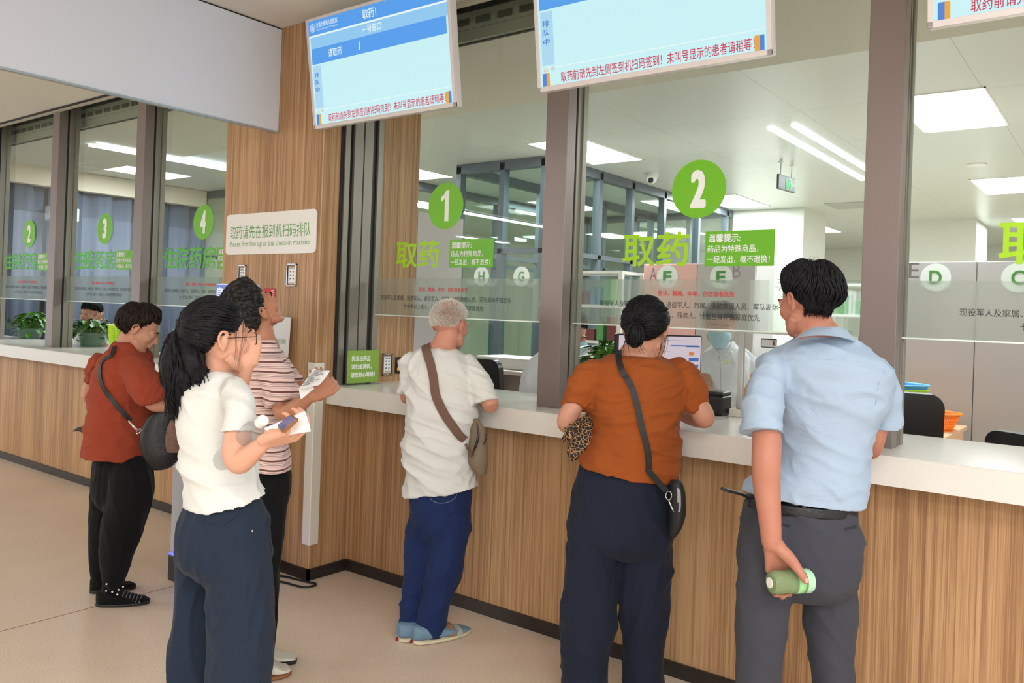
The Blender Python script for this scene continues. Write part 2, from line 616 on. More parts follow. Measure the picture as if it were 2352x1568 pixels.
# grey bulkhead hanging over the left bay
struct('wall_bulkhead', MB().box(-4.235, -6, 2.648, -4.213, 3.10, 3.272), BULK)
struct('trim_4', MB().box(-4.230, -6, 3.272, -4.222, 3.10, 3.2835), DARK)  # dark strip stands in for the shadow in the gap under the ceiling
struct('trim_5', MB().box(-4.238, -6, 2.638, -4.208, 3.10, 2.6485), mat('steel_edge', (172, 182, 190), rough=0.35, metal=0.4))
# timber clad column
struct('wall_column', MB().box(-4.753, YC, 0.0, XC, 3.90, 3.30), WOOD)
struct('trim_6', MB().box(XC - 0.004, YC - 0.0015, 0.0, XC + 0.0015, YC + 0.003, 3.283), mat('wood_edge_band', (206, 172, 128), rough=0.5))
# counter fronts
struct('wall_counter_right', MB().box(XC, 3.388, 0.0, 2.5, 3.44, 1.03), WOOD)
struct('wall_counter_left', MB().box(-12.0, 3.372, 0.0, -4.753, 3.43, 1.03), WOOD)
struct('trim_7', MB().box(XC, 3.382, 0.0, XC + 0.006, 3.388, 1.02), mat('wood_corner_bead', (196, 160, 122), rough=0.5))
jm = mat('panel_joint', (140, 104, 74), rough=0.6)
struct('trim_8', MB().box(-0.6112, 3.3865, 0.0, -0.6088, 3.389, 1.02).box(-1.832, 3.3865, 0, -1.828, 3.389, 1.02), jm)
def skirt(name, x0, x1, y, d=0.012):
    struct(name, MB().box(x0, y - d, 0, x1, y + 0.002, 0.058).box(x0, y - d - 0.004, 0.058, x1, y + 0.002, 0.066), SKIRT)
skirt('baseboard_right', XC, 2.5, 3.388)
skirt('baseboard_left', -12.0, -4.753, 3.372)
struct('baseboard_column', MB().box(-4.765, YC - 0.012, 0, XC + 0.012, YC + 0.002, 0.058).box(XC - 0.002, YC - 0.012, 0, XC + 0.012, 3.376, 0.058)
       .box(-4.768, YC - 0.016, 0.058, XC + 0.016, YC + 0.002, 0.066).box(XC - 0.002, YC - 0.016, 0.058, XC + 0.016, 3.374, 0.066), SKIRT)
# stone worktops: one continuous slab per bay
def slab(name, x0, x1, label):
    m = MB()
    m.prism([(3.185, 1.02), (3.225, 1.02), (3.225, 1.088), (3.90, 1.088), (3.90, 1.127), (3.189, 1.127), (3.185, 1.123)], x0, x1, 'x')
    o = single(name, label, 'countertop', m, SLAB)
    return o
slab('stone_worktop', XC + 0.001, 2.5, 'long white quartz worktop of the right bay below windows 1 and 2')
slab('stone_worktop', -12.0, -4.755, 'white quartz worktop of the left bay below windows 2, 3 and 4')

# inside: pharmacy and office
struct('ceiling_border', MB().box(-11.0, 3.66, 3.17, 5.0, 4.95, 3.28), mat('inner_plaster', (200, 200, 188), rough=0.75))
struct('ceiling_inner', MB().box(-11.0, 4.95, 3.175, 5.0, 18, 3.28), TILE)
struct('trim_9', MB().box(-11.0, 3.645, 3.163, 5.0, 3.664, 3.20), DARK)
struct('wall_inner_left', MB().box(-11.2, 3.44, 0, -11.0, 18, 3.28), PLASTER_W)
struct('wall_inner_back', MB().box(-11.0, 18, 0, 5.0, 18.2, 3.28), PLASTER)
struct('wall_inner_right', MB().box(5.0, 3.44, 0, 5.2, 18, 3.28), PLASTER)
struct('wall_pier', MB().box(-4.72, 11.4, 0, -3.70, 12.4, 3.175), PLASTER)
struct('wall_far_block', MB().box(-2.9, 13.5, 0, -1.9, 14.6, 3.175), PLASTER)
# hall around and behind the camera
struct('wall_hall_back', MB().box(-18, -9.2, 0, 7, -9.0, 3.283), PLASTER)
struct('wall_outer_left', MB().box(-18, 3.38, 0, -12.0, 3.55, 3.283), PLASTER)

# ---- service windows: glass, posts, head
def window_bay(n, x0, x1, film=True):
    r = struct_root('window_%d' % n, ((x0 + x1) / 2, 3.5, 1.55))
    part(r, 'pane', MB().box(x0, 3.496, 1.55, x1, 3.506, 3.34), GLASS)
    part(r, 'frosted_film', MB().box(x0, 3.4925, 1.553, x1, 3.4950, 1.775), FILM)
    part(r, 'edge_polish', MB().box(x0, 3.4915, 1.5475, x1, 3.5065, 1.5535), mat('polished_glass_edge', (226, 240, 236), rough=0.1, spec=0.8))
    return r
P_L = [-9.37, -7.87, -6.37]
P_R = [-2.338, -0.80, 0.74]
def post(par, x, first=3.38, w=0.066):
    part(par, 'post_face', MB().rbox(x - w, first, 1.127, x + w, first + 0.075, 3.34, 0.002, 1), BRONZE)
    part(par, 'gasket', MB().box(x - w + 0.012, first + 0.075, 1.127, x + w - 0.006, first + 0.095, 3.34), BLACKRUB)
    part(par, 'post_back', MB().box(x - w, first + 0.092, 1.127, x + w, first + 0.102, 3.34).rbox(x - w + 0.002, first + 0.145, 1.127, x + w, first + 0.185, 3.34, 0.002, 1).box(x - w + 0.01, first + 0.10, 1.127, x + w - 0.008, first + 0.15, 3.34), BRONZE_D)
wb = window_bay(1, -3.72, P_R[0] - 0.06)
post(wb, P_R[0])
wb = window_bay(2, P_R[0] + 0.06, P_R[1] - 0.06)
post(wb, P_R[1])
wb = window_bay(3, P_R[1] + 0.06, P_R[2] - 0.06)
post(wb, P_R[2])
wb = window_bay(4, P_L[2] + 0.06, -4.76)
post(wb, P_L[2])
wb = window_bay(5, P_L[1] + 0.06, P_L[2] - 0.06)
post(wb, P_L[1])
wb = window_bay(6, P_L[0] + 0.06, P_L[1] - 0.06)
post(wb, P_L[0])
wb = window_bay(7, -11.0, P_L[0] - 0.06)
# jamb profile on the return face of the column
jr = struct_root('trim_10', (XC, 3.4, 1.127))
for nm, y0, y1, d, m in (('jamb_edge', 3.231, 3.250, 0.012, DARK), ('jamb_rail', 3.250, 3.288, 0.022, BRONZE_D), ('jamb_slot', 3.288, 3.322, 0.004, BLACKRUB),
                         ('jamb_rail', 3.322, 3.391, 0.022, BRONZE_D), ('jamb_slot', 3.391, 3.400, 0.010, BLACKRUB), ('jamb_rail', 3.400, 3.467, 0.024, BRONZE_D),
                         ('jamb_slot', 3.467, 3.515, 0.006, BLACKRUB), ('jamb_rail', 3.515, 3.556, 0.022, BRONZE_D)):
    part(jr, nm, MB().box(XC, y0, 1.127, XC + d, y1, 3.30), m)
# roller shutter housing with slots behind the glass head
def shutter(name, x0, x1):
    r = struct_root(name, (x0, 3.64, 3.25))
    part(r, 'housing', MB().box(x0, 3.62, 3.170, x1, 3.645, 3.236).box(x0, 3.62, 3.2385, x1, 3.645, 3.34), mat('shutter_housing', (150, 156, 140), rough=0.5))
    s = MB()
    x = x0 + 0.05
    while x < x1 - 0.15:
        s.box(x, 3.614, 3.262, x + 0.105, 3.6205, 3.300)
        x += 0.158
    part(r, 'slots', s, mat('slot_dark', (84, 90, 78), rough=0.6))
shutter('trim_11', -11.0, -4.76)
shutter('trim_12', -3.78, 4.9)

# ---- inner dark aluminium glazed partition
def partition(name, axis, c, a, b, posts, ztop=3.15, trans=(2.20, 2.25), glass=True):
    r = struct_root(name, (c, a, 0) if axis == 'y' else (a, c, 0))
    fr = MB()
    def bx(p0, p1, z0, z1, d=0.045):
        if axis == 'y': fr.box(c - d, p0, z0, c + d, p1, z1)
        else: fr.box(p0, c - d, z0, p1, c + d, z1)
    bx(a, b, ztop - 0.075, ztop + 0.024)
    bx(a, b, trans[0], trans[1])
    bx(a, b, 0.0, 0.12)
    for p in posts: bx(p - 0.032, p + 0.032, 0, ztop)
    part(r, 'frame', fr, GREYM)
    if glass:
        g = MB()
        if axis == 'y': g.box(c - 0.005, a, 0.12, c + 0.005, b, ztop)
        else: g.box(a, c - 0.005, 0.12, b, c + 0.005, ztop)
        part(r, 'pane', g, GLASS_IN)
    return r
partition('window_8', 'x', 6.76, -5.95, -4.76, [-5.92, -5.32, -4.79])
partition('window_9', 'y', -4.76, 6.76, 11.4, [6.79, 7.72, 8.44, 9.25, 10.26, 11.2])
partition('window_10', 'y', -5.95, 6.76, 11.4, [6.79, 8.3, 9.8, 11.2])
partition('window_11', 'x', 11.4, -7.2, -4.76, [-7.17, -6.3, -5.4])
partition('window_12', 'x', 6.76, -10.95, -7.2, [-10.90, -9.9, -8.9, -8.0, -7.25])
partition('window_13', 'y', -7.2, 6.76, 11.4, [6.8, 7.9, 9.0, 10.2, 11.3])
# short grey screen wall continuing the column inside
struct('wall_grey_screen', MB().box(-3.85, 3.905, 0, -3.785, 4.36, 2.235), GREYP)

# ---- ceiling lamps inside
def panel_lamp(x0, y0, x1, y1, label, z=3.175, grp='square panel lamps in the pharmacy ceiling', power=60):
    t = thing('ceiling_panel_lamp', label, 'ceiling lamp', ((x0 + x1) / 2, (y0 + y1) / 2, z), group=grp)
    part(t, 'diffuser', MB().box(x0 + 0.01, y0 + 0.01, z - 0.004, x1 - 0.01, y1 - 0.01, z + 0.002), LIGHT)
    fr = MB().box(x0, y0, z - 0.006, x1, y0 + 0.012, z + 0.002).box(x0, y1 - 0.012, z - 0.006, x1, y1, z + 0.002).box(x0, y0, z - 0.006, x0 + 0.012, y1, z + 0.002).box(x1 - 0.012, y0, z - 0.006, x1, y1, z + 0.002)
    part(t, 'frame', fr, WHITE)
    area('panel_light', ((x0 + x1) / 2, (y0 + y1) / 2, z - 0.02), x1 - x0 - 0.05, y1 - y0 - 0.05, power, (0.94, 1.0, 0.985))
panel_lamp(-1.43, 6.09, -0.83, 7.33, 'big panel lamp in the ceiling behind the right window')
panel_lamp(-4.60, 6.14, -4.00, 7.34, 'panel lamp crossing the top of the post between windows 1 and 2')
panel_lamp(-7.10, 6.12, -6.50, 7.30, 'panel lamp seen beside the timber strip in window 1')
panel_lamp(-1.47, 9.85, -0.87, 11.05, 'second panel lamp behind the big one in the right window')
panel_lamp(-4.66, 9.87, -4.06, 11.1, 'panel lamp just right of the number 2 disc')
panel_lamp(-4.70, 13.5, -4.10, 14.7, 'small distant panel lamp left of the post beside window 2')
panel_lamp(-1.48, 13.5, -0.88, 14.6, 'farthest panel lamp at the right edge')
panel_lamp(-10.2, 4.6, -9.6, 5.8, 'added fill lamp over the left office, hidden by the window head', power=22)  # fill lamp added to brighten the dark left office
panel_lamp(-9.0, 8.6, -8.4, 9.8, 'panel lamp beside the timber column in window 4', power=14)
panel_lamp(-7.0, 9.4, -6.4, 10.6, 'panel lamp seen through the upper glazing right of the number 1 disc', power=14)
panel_lamp(-7.0, 13.2, -6.4, 14.4, 'far panel lamp seen low through the glazing of window 1', power=14)
panel_lamp(1.8, 6.1, 2.4, 7.3, 'panel lamp over the far right of the pharmacy')
def strips(x, y0, y1, z, label, grp, power, gap=0.24, w=0.045):
    t = thing('strip_lamp', label, 'ceiling lamp', (x, (y0 + y1) / 2, z), group=grp)
    for k in (0, 1):
        xx = x + k * gap
        part(t, 'tube', MB().box(xx, y0, z - 0.012, xx + w, y1, z + 0.002), STRIP)
    area('strip_light', (x + gap / 2, (y0 + y1) / 2, z - 0.03), gap, y1 - y0, power, (0.95, 0.98, 1.0))
strips(-2.45, 6.56, 9.4, 3.172, 'pair of parallel strip lamps near the exit sign', 'strip lamps', 30, gap=0.195)
strips(-8.64, 4.03, 7.3, 3.155, 'pair of parallel strip lamps behind windows 3 and 4', 'strip lamps', 34, gap=0.155)
strips(-9.32, -6.4, -1.75, 3.283, 'pair of strip lamps in the hall ceiling behind the viewer', 'strip lamps', 240, gap=0.25)
strips(-12.4, -8.8, -7.0, 3.283, 'farther pair of strip lamps in the hall ceiling', 'strip lamps', 170, gap=0.25)
for (x, y) in HALL_FILLS:  # glowing housings of the added fill lamps, all out of view
    t = thing('ceiling_panel_lamp', 'added square fill lamp in the hall ceiling, out of view', 'ceiling lamp', (x, y, 3.283), group='added fill lamps in the hall ceiling')
    part(t, 'diffuser', MB().box(x - 0.58, y - 0.58, 3.276, x + 0.58, y + 0.58, 3.284), mat('hall_fill_diffuser', (255, 252, 245), emit=1.6))
    part(t, 'frame', MB().box(x - 0.6, y - 0.6, 3.272, x + 0.6, y - 0.58, 3.284).box(x - 0.6, y + 0.58, 3.272, x + 0.6, y + 0.6, 3.284).box(x - 0.6, y - 0.6, 3.272, x - 0.58, y + 0.6, 3.284).box(x + 0.58, y - 0.6, 3.272, x + 0.6, y + 0.6, 3.284), WHITE)

# ================================================================= PEOPLE: builders
def remeshed(mb, voxel, smooth_it=3, factor=0.5):
    me = bpy.data.meshes.new('tmp')
    me.from_pydata(mb.v, [], mb.f)
    me.update()
    o = bpy.data.objects.new('tmp', me)
    COL.objects.link(o)
    r = o.modifiers.new('r', 'REMESH')
    r.mode = 'VOXEL'
    r.voxel_size = voxel
    if smooth_it:
        s = o.modifiers.new('s', 'SMOOTH')
        s.factor = factor
        s.iterations = smooth_it
    dg = bpy.context.evaluated_depsgraph_get()
    m2 = bpy.data.meshes.new_from_object(o.evaluated_get(dg))
    bpy.data.objects.remove(o)
    bpy.data.meshes.remove(me)
    return m2

def displace(me, fn):
    n = len(me.vertices)
    co = np.empty(n * 3); me.vertices.foreach_get('co', co)
    no = np.empty(n * 3); me.vertices.foreach_get('normal', no)
    co = co.reshape(-1, 3); no = no.reshape(-1, 3)
    d = np.array([fn(Vector(c), Vector(k)) for c, k in zip(co, no)])
    co += no * d[:, None]
    me.vertices.foreach_set('co', co.ravel())
    me.update()

def folds(amp, fx=6.0, fz=9.0, seed=0.0, k2=0.32, diag=0.0):
    fx *= 0.8; fz *= 0.8; amp *= 1.7
    off = Vector((seed * 7.1, seed * 3.3, seed * 5.7))
    def fn(p, nrm):
        q = Vector((p.x * fx + diag * p.z * fx, p.y * fx + diag * p.z * fx, p.z * fz)) + off
        w = noise.noise(p * 2.2 + off) * 1.3
        q += Vector((w, w * 0.6, -w))
        a = 1 - abs(noise.noise(q)) * 2
        b = 1 - abs(noise.noise(q * 2.1 + Vector((3, 1, 2)))) * 2
        m = 0.5 + noise.noise(p * 2.3 + off * 2)
        return amp * ((max(0, a) ** 2) * m + k2 * max(0, b) ** 2 - 0.42)
    return fn

def me_part(par, name, me, m, smooth=True, label=None):
    if par is not None:
        me.transform(WM[par.name].inverted())
    me.materials.clear()
    me.materials.append(m)
    if smooth: me.polygons.foreach_set('use_smooth', [True] * len(me.polygons))
    me.name = name
    o = bpy.data.objects.new(name, me)
    COL.objects.link(o)
    if par is not None:
        o.parent = par
        WM[o.name] = WM[par.name].copy()
    if label: o['label'] = label
    return o

def limb(mb, rows, seg=16, smooth=5, flat=1.0, up=None):
    mb.tube([r[:3] for r in rows], [r[3] for r in rows], seg, smooth, flat, up)
    mb.ell(rows[0][:3], rows[0][3] * 0.98, seg=12, rings=8)
    mb.ell(rows[-1][:3], rows[-1][3] * 0.98, seg=12, rings=8)

def sleeve(mb, rows, seg=28, smooth=6):
    # sleeve tube: round at the shoulder, cut straight and a touch flared at the hem
    rad = [r[3] for r in rows]
    rad[-1] *= 1.06
    mb.tube([r[:3] for r in rows], rad, seg, smooth)
    mb.ell(rows[0][:3], rows[0][3] * 0.98, seg=16, rings=10)

def loftr(mb, rows, seg=36, smooth=5):
    A = catmull(np.array([list(r) for r in rows], float), smooth)
    vs = []
    for (x, y, z, ru, rv, yaw, pw, tilt) in A:
        c, sn = math.cos(yaw), math.sin(yaw)
        q = 2.0 / pw
        for k in range(seg):
            a = 2 * PI * k / seg
            ca, sa = math.cos(a), math.sin(a)
            px = math.copysign(abs(ca) ** q, ca) * ru
            py = math.copysign(abs(sa) ** q, sa) * rv
            vs.append((x + c * px - sn * py, y + sn * px + c * py, z + tilt * px))
    n = len(A)
    fs = []
    up = A[-1][2] > A[0][2]
    for i in range(n - 1):
        for k in range(seg):
            k2 = (k + 1) % seg
            q = (i * seg + k, i * seg + k2, (i + 1) * seg + k2, (i + 1) * seg + k)
            fs.append(q if up else q[::-1])
    a = tuple(range(seg - 1, -1, -1)); b = tuple((n - 1) * seg + k for k in range(seg))
    fs += [a, b] if up else [a[::-1], b[::-1]]
    mb.add(vs, fs)

def hand(mb, wrist, fwd, palm, thumb_side, curl=(0.5, 0.6, 0.5), s=1.0, spread=0.06, thumb=(0.5, 0.35), thumb_in=0.35, rw=0.021):
    # thumb_side: +1 / -1 picks the side of fwd x palm on which the thumb grows
    fwd = Vector(fwd).normalized()
    palm = (Vector(palm) - fwd * Vector(palm).dot(fwd)).normalized()
    side = fwd.cross(palm).normalized() * thumb_side
    w = Vector(wrist)
    def at(a, b, c): return w + fwd * a * s + side * b * s + palm * c * s
    # palm body
    for b0 in (-0.024, -0.009, 0.007, 0.022):
        mb.tube([at(-0.008, b0 * 0.5, 0), at(0.035, b0 * 0.9, 0.001), at(0.082, b0 * 1.1, -0.002)], [0.0165 * s, 0.0165 * s, 0.0125 * s], 10, 3)
    mb.ell(at(0.03, 0.024, 0.010), (0.018 * s, 0.018 * s, 0.018 * s), seg=10, rings=8)
    mb.ell(at(0.035, -0.02, 0.008), (0.015 * s, 0.015 * s, 0.015 * s), seg=10, rings=8)
    lens = ((0.032, 0.022, 0.018), (0.043, 0.027, 0.020), (0.046, 0.029, 0.021), (0.041, 0.026, 0.020))
    for i, b0 in enumerate((-0.0300, -0.0105, 0.0100, 0.0300)):
        p = at(0.082 - (0.008 if i == 0 else 0), b0, -0.001)
        ang = 0.0
        pts = [p - fwd * 0.012 * s]
        rr = [0.0100 * s]
        sp = (i - 1.5) * spread
        for j, L in enumerate(lens[i]):
            ang += curl[j] * (1.0 + 0.08 * (1.5 - i))
            d = (fwd * math.cos(ang) + palm * math.sin(ang) + side * sp * math.cos(ang)).normalized()
            if j == 0: pts.append(p); rr.append(0.0096 * s)
            p = p + d * L * s
            pts.append(p)
            rr.append((0.0088, 0.0080, 0.0066)[j] * s * (0.9 if i == 0 else 1))
        mb.tube(pts, rr, 10, 3)
        mb.ell(pts[-1], rr[-1], seg=8, rings=6)
    b = at(0.018, 0.024, 0.006)
    d0 = (side * thumb[0] + fwd * 0.75 + palm * thumb_in).normalized()
    d1 = (side * thumb[1] * 0.4 + fwd * 0.9 + palm * (thumb_in + 0.15)).normalized()
    pts = [b, b + d0 * 0.04 * s, b + d0 * 0.04 * s + d1 * 0.032 * s, b + d0 * 0.04 * s + d1 * 0.058 * s]
    mb.tube(pts, [0.0155 * s, 0.0125 * s, 0.0105 * s, 0.0078 * s], 10, 3)
    mb.ell(pts[-1], 0.0078 * s, seg=8, rings=6)

def head_M(c, yaw, pitch=0.0, roll=0.0, s=1.0):
    return Matrix.Translation(c) @ Matrix.Rotation(R(yaw), 4, 'Z') @ Matrix.Rotation(R(pitch), 4, 'X') @ Matrix.Rotation(R(roll), 4, 'Y') @ Matrix.Diagonal((s, s, s, 1))

def head_geo(mb, M, jaw=1.0, wide=1.0):
    def e(c, r, rot=None):
        h = MB().ell(c, r, rot, 20, 14)
        h.xf(M)
        mb.add(h.v, h.f)
    def t(pts, rad, seg=10, sm=3):
        h = MB().tube(pts, rad, seg, sm)
        h.xf(M)
        mb.add(h.v, h.f)
    w = wide
    e((0, -0.014, 0.028), (0.076 * w, 0.094, 0.086))
    e((0, 0.022, -0.018), (0.066 * w, 0.070, 0.080))
    e((0, 0.028, -0.056 * jaw), (0.056 * w, 0.056, 0.050))
    e((0, 0.064, -0.096 * jaw), (0.026, 0.020, 0.019))
    for sx in (-1, 1):
        e((sx * 0.038 * w, 0.050, -0.024), (0.026, 0.032, 0.030))
        t([(sx * 0.060 * w, 0.004, -0.052), (sx * 0.048 * w, 0.036, -0.080 * jaw), (sx * 0.018, 0.064, -0.098 * jaw)], [0.018, 0.018, 0.016])
        # ear: body, helix, lobe
        e((sx * 0.079 * w, -0.012, -0.008), (0.008, 0.016, 0.026), Matrix.Rotation(R(-14), 3, 'X') @ Matrix.Rotation(R(sx * -16), 3, 'Z'))
        t([(sx * 0.078 * w, 0.003, 0.004), (sx * 0.085 * w, -0.004, 0.024), (sx * 0.091 * w, -0.022, 0.024), (sx * 0.092 * w, -0.031, 0.004), (sx * 0.087 * w, -0.024, -0.018), (sx * 0.080 * w, -0.010, -0.036)], [0.004, 0.0055, 0.0055, 0.0055, 0.0055, 0.0065], 8)
        # brow and lids
        t([(sx * 0.014, 0.085, 0.017), (sx * 0.032, 0.084, 0.022), (sx * 0.052, 0.070, 0.014)], [0.007, 0.008, 0.006], 8)
        t([(sx * 0.016, 0.083, 0.002), (sx * 0.031, 0.086, 0.008), (sx * 0.046, 0.078, 0.001)], [0.004, 0.0055, 0.004], 8)
        t([(sx * 0.016, 0.082, -0.003), (sx * 0.031, 0.083, -0.010), (sx * 0.046, 0.076, -0.003)], [0.003, 0.004, 0.003], 8)
        e((sx * 0.012, 0.096, -0.032), (0.008, 0.009, 0.007))
    t([(0, 0.083, 0.020), (0, 0.095, -0.008), (0, 0.108, -0.028)], [0.008, 0.009, 0.0105])
    e((0, 0.109, -0.030), (0.010, 0.010, 0.009))
    e((0, 0.087, -0.050), (0.020, 0.012, 0.010))
    t([(-0.024, 0.080, -0.061), (-0.009, 0.095, -0.057), (0, 0.094, -0.059), (0.009, 0.095, -0.057), (0.024, 0.080, -0.061)], [0.003, 0.0055, 0.005, 0.0055, 0.003], 8)
    t([(-0.022, 0.080, -0.064), (0, 0.094, -0.068), (0.022, 0.080, -0.064)], [0.003, 0.0065, 0.003], 8)

def sub_local(M, build):
    h = MB()
    build(h)
    h.xf(M)
    return h

def face_parts(par, M, iris=(30, 22, 18), brow=None, lips=True, eyes=True):
    if eyes:
        for sx in (-1, 1):
            h = MB().ell((sx * 0.031, 0.0755, -0.001), (0.0125, 0.0095, 0.0085), None, 14, 10)
            part(par, 'eye', h.xf(M), EYEW, smooth=True)
            h = MB().ell((sx * 0.032, 0.0815, -0.002), (0.0055, 0.0045, 0.0055), None, 12, 8)
            part(par, 'iris', h.xf(M), EYEB, smooth=True)
    if brow is not None:
        for sx in (-1, 1):
            h = MB().tube([(sx * 0.013, 0.0915, 0.021), (sx * 0.033, 0.0905, 0.027), (sx * 0.053, 0.0745, 0.019)], [0.0028, 0.0034, 0.0015], 8, 4)
            part(par, 'eyebrow', h.xf(M), brow, smooth=True)
    if lips:
        h = MB().tube([(-0.021, 0.0835, -0.0615), (-0.008, 0.0985, -0.059), (0, 0.0975, -0.0605), (0.008, 0.0985, -0.059), (0.021, 0.0835, -0.0615)], [0.001, 0.0032, 0.003, 0.0032, 0.001], 8, 4)
        h.tube([(-0.019, 0.083, -0.064), (0, 0.0985, -0.068), (0.019, 0.083, -0.064)], [0.001, 0.0042, 0.001], 8, 4)
        part(par, 'lips', h.xf(M), LIPS, smooth=True)

def hair_line(d, front, side, back, temple=0.25):
    # lowest z (on the unit scalp sphere) that still carries hair, in direction d
    y = d.y
    if y > temple: return side + (front - side) * min(1, (y - temple) / 0.40)
    if y > -0.08: return side
    return side + (back - side) * min(1, (-0.08 - y) / 0.30)

SCALP_C = Vector((0, -0.014, 0.028))
SCALP_R = Vector((0.078, 0.096, 0.089))
def hair(par, name, M, m, thick=0.014, front=0.55, side=0.0, back=-0.75, origin=(0, -0.35, 0.9), n=260, lock_r=0.0062, hang=0.02, droop=1.0, seed=1, lift=0.010, flow_noise=0.35, wide=1.0, extra=None, tmax=2.6, base_amp=0.004, curl=0.0, temple=0.25):
    rnd = random.Random(seed)
    R3 = Vector((SCALP_R.x * wide, SCALP_R.y, SCALP_R.z))
    O = Vector(origin).normalized()
    U = O.orthogonal().normalized()
    V = O.cross(U)
    mb = MB()
    # scalp shell, sunk below the hairline
    bm = bmesh.new()
    bmesh.ops.create_uvsphere(bm, u_segments=72, v_segments=48, radius=1)
    for v in bm.verts:
        d = v.co.normalized()
        hl = hair_line(d, front, side, back, temple)
        k = max(0, min(1, (d.z - hl) / 0.10))
        k = k * k * (3 - 2 * k)
        az = math.atan2(d.dot(V), d.dot(U)); po = math.acos(max(-1, min(1, d.dot(O))))
        rn = noise.noise(Vector((math.cos(az) * 9, math.sin(az) * 9, po * 1.4 + seed))) + 0.5 * noise.noise(Vector((math.cos(az) * 22, math.sin(az) * 22, po * 2.2)))
        tk = thick * min(1.0, 0.05 + max(0, d.z - hl) / 0.60)
        r = 0.88 + k * (0.12 + tk / 0.088) + k * rn * base_amp / 0.088
        v.co = SCALP_C + Vector((d.x * R3.x, d.y * R3.y, d.z * R3.z)) * r
    mb.bm(bm, M)
    for i in range(n):
        a = rnd.uniform(0, 2 * PI)
        t = rnd.uniform(0.05, 0.9) * (1 if rnd.random() < 0.8 else 0.3)
        L = rnd.uniform(0.7, 1.3)
        pts = []; rad = []
        aa = a
        d = None
        steps = 9
        ended = 0
        rr = rnd.uniform(0.7, 1.2)
        lf = lift * rnd.uniform(0.3, 1.3)
        t1 = min(tmax, t + L)
        for k in range(steps):
            u = k / (steps - 1)
            tt = t + (t1 - t) * u
            aa = a + flow_noise * noise.noise(Vector((a * 2, tt * 1.5, seed))) * u
            d = (O * math.cos(tt) + (U * math.cos(aa) + V * math.sin(aa)) * math.sin(tt)).normalized()
            hl = hair_line(d, front, side, back, temple)
            if d.z < hl - hang / 0.089:
                break
            q = SCALP_C + Vector((d.x * R3.x, d.y * R3.y, d.z * R3.z)) * (1 + (thick * min(1.0, 0.05 + max(0, d.z - hl) / 0.60) + lf * math.sin(PI * min(1, u * 1.1)) * min(1.0, 0.35 + max(0, d.z - hl))) / 0.088)
            if curl: q += Vector((noise.noise(q * 40), noise.noise(q * 40 + Vector((9, 0, 0))), noise.noise(q * 40 + Vector((0, 9, 0))))) * curl
            pts.append(M @ q)
            rad.append(lock_r * rr * (0.35 + 1.1 * math.sin(PI * (0.12 + 0.80 * u))))
        if len(pts) >= 3:
            rad[-1] = 0.0006
            rad[0] = 0.001
            mb.tube(pts, rad, 5, 1)
    if extra: extra(mb, rnd)
    return part(par, name, mb, m, smooth=True)

def strand(mb, pts, r=0.001, r1=0.0003, sm=4, seg=4):
    n = len(pts)
    mb.tube(pts, [r + (r1 - r) * i / (n - 1) for i in range(n)], seg, sm)

def shoe(par, heel, toe, w, h, m, sole, name='shoe', solelab=None, collar=0.6, label=None):
    # low shoe from heel to toe points on the floor
    heel = Vector(heel); toe = Vector(toe)
    d = (toe - heel); L = d.length; d.normalize()
    s = Vector((-d.y, d.x, 0))
    def body(z0, z1f, grow):
        mb = MB()
        vs = []
        nn = 15; seg = 18
        prof = []
        for i in range(nn):
            u = i / (nn - 1)
            ww = w / 2 * (0.62 + 0.55 * math.sin(PI * min(1, 0.15 + u * 0.8)) ** 1.2) * (1 if 0.04 < u < 0.96 else 0.55) * grow
            if u > 0.9: ww *= 0.8
            prof.append((u, ww))
        for u, ww in prof:
            zt = z1f(u)
            for k in range(seg):
                a = 2 * PI * k / seg
                ca, sa = math.cos(a), math.sin(a)
                off = s * (math.copysign(abs(ca) ** 0.7, ca) * ww)
                zz = z0 + (zt - z0) * (0.5 + 0.5 * math.copysign(abs(sa) ** 0.6, sa))
                p = heel + d * (u * L) + off
                vs.append((p.x, p.y, zz))
        fs = []
        for i in range(nn - 1):
            for k in range(seg):
                k2 = (k + 1) % seg
                fs.append((i * seg + k, (i + 1) * seg + k, (i + 1) * seg + k2, i * seg + k2))
        fs.append(tuple(range(seg))); fs.append(tuple((nn - 1) * seg + k for k in range(seg - 1, -1, -1)))
        return mb.add(vs, fs)
    up = body(0.018, lambda u: h * (1.0 if u < 0.3 else 1.0 - 0.52 * min(1, (u - 0.3) / 0.45)) * (1 if u < 0.88 else 1 - (u - 0.88) * 3.2), 1.0)
    o = part(par, name, up, m, smooth='auto', label=label)
    so = body(0.0, lambda u: 0.022, 1.05)
    part(o, 'sole', so, sole, smooth='auto')
    return o

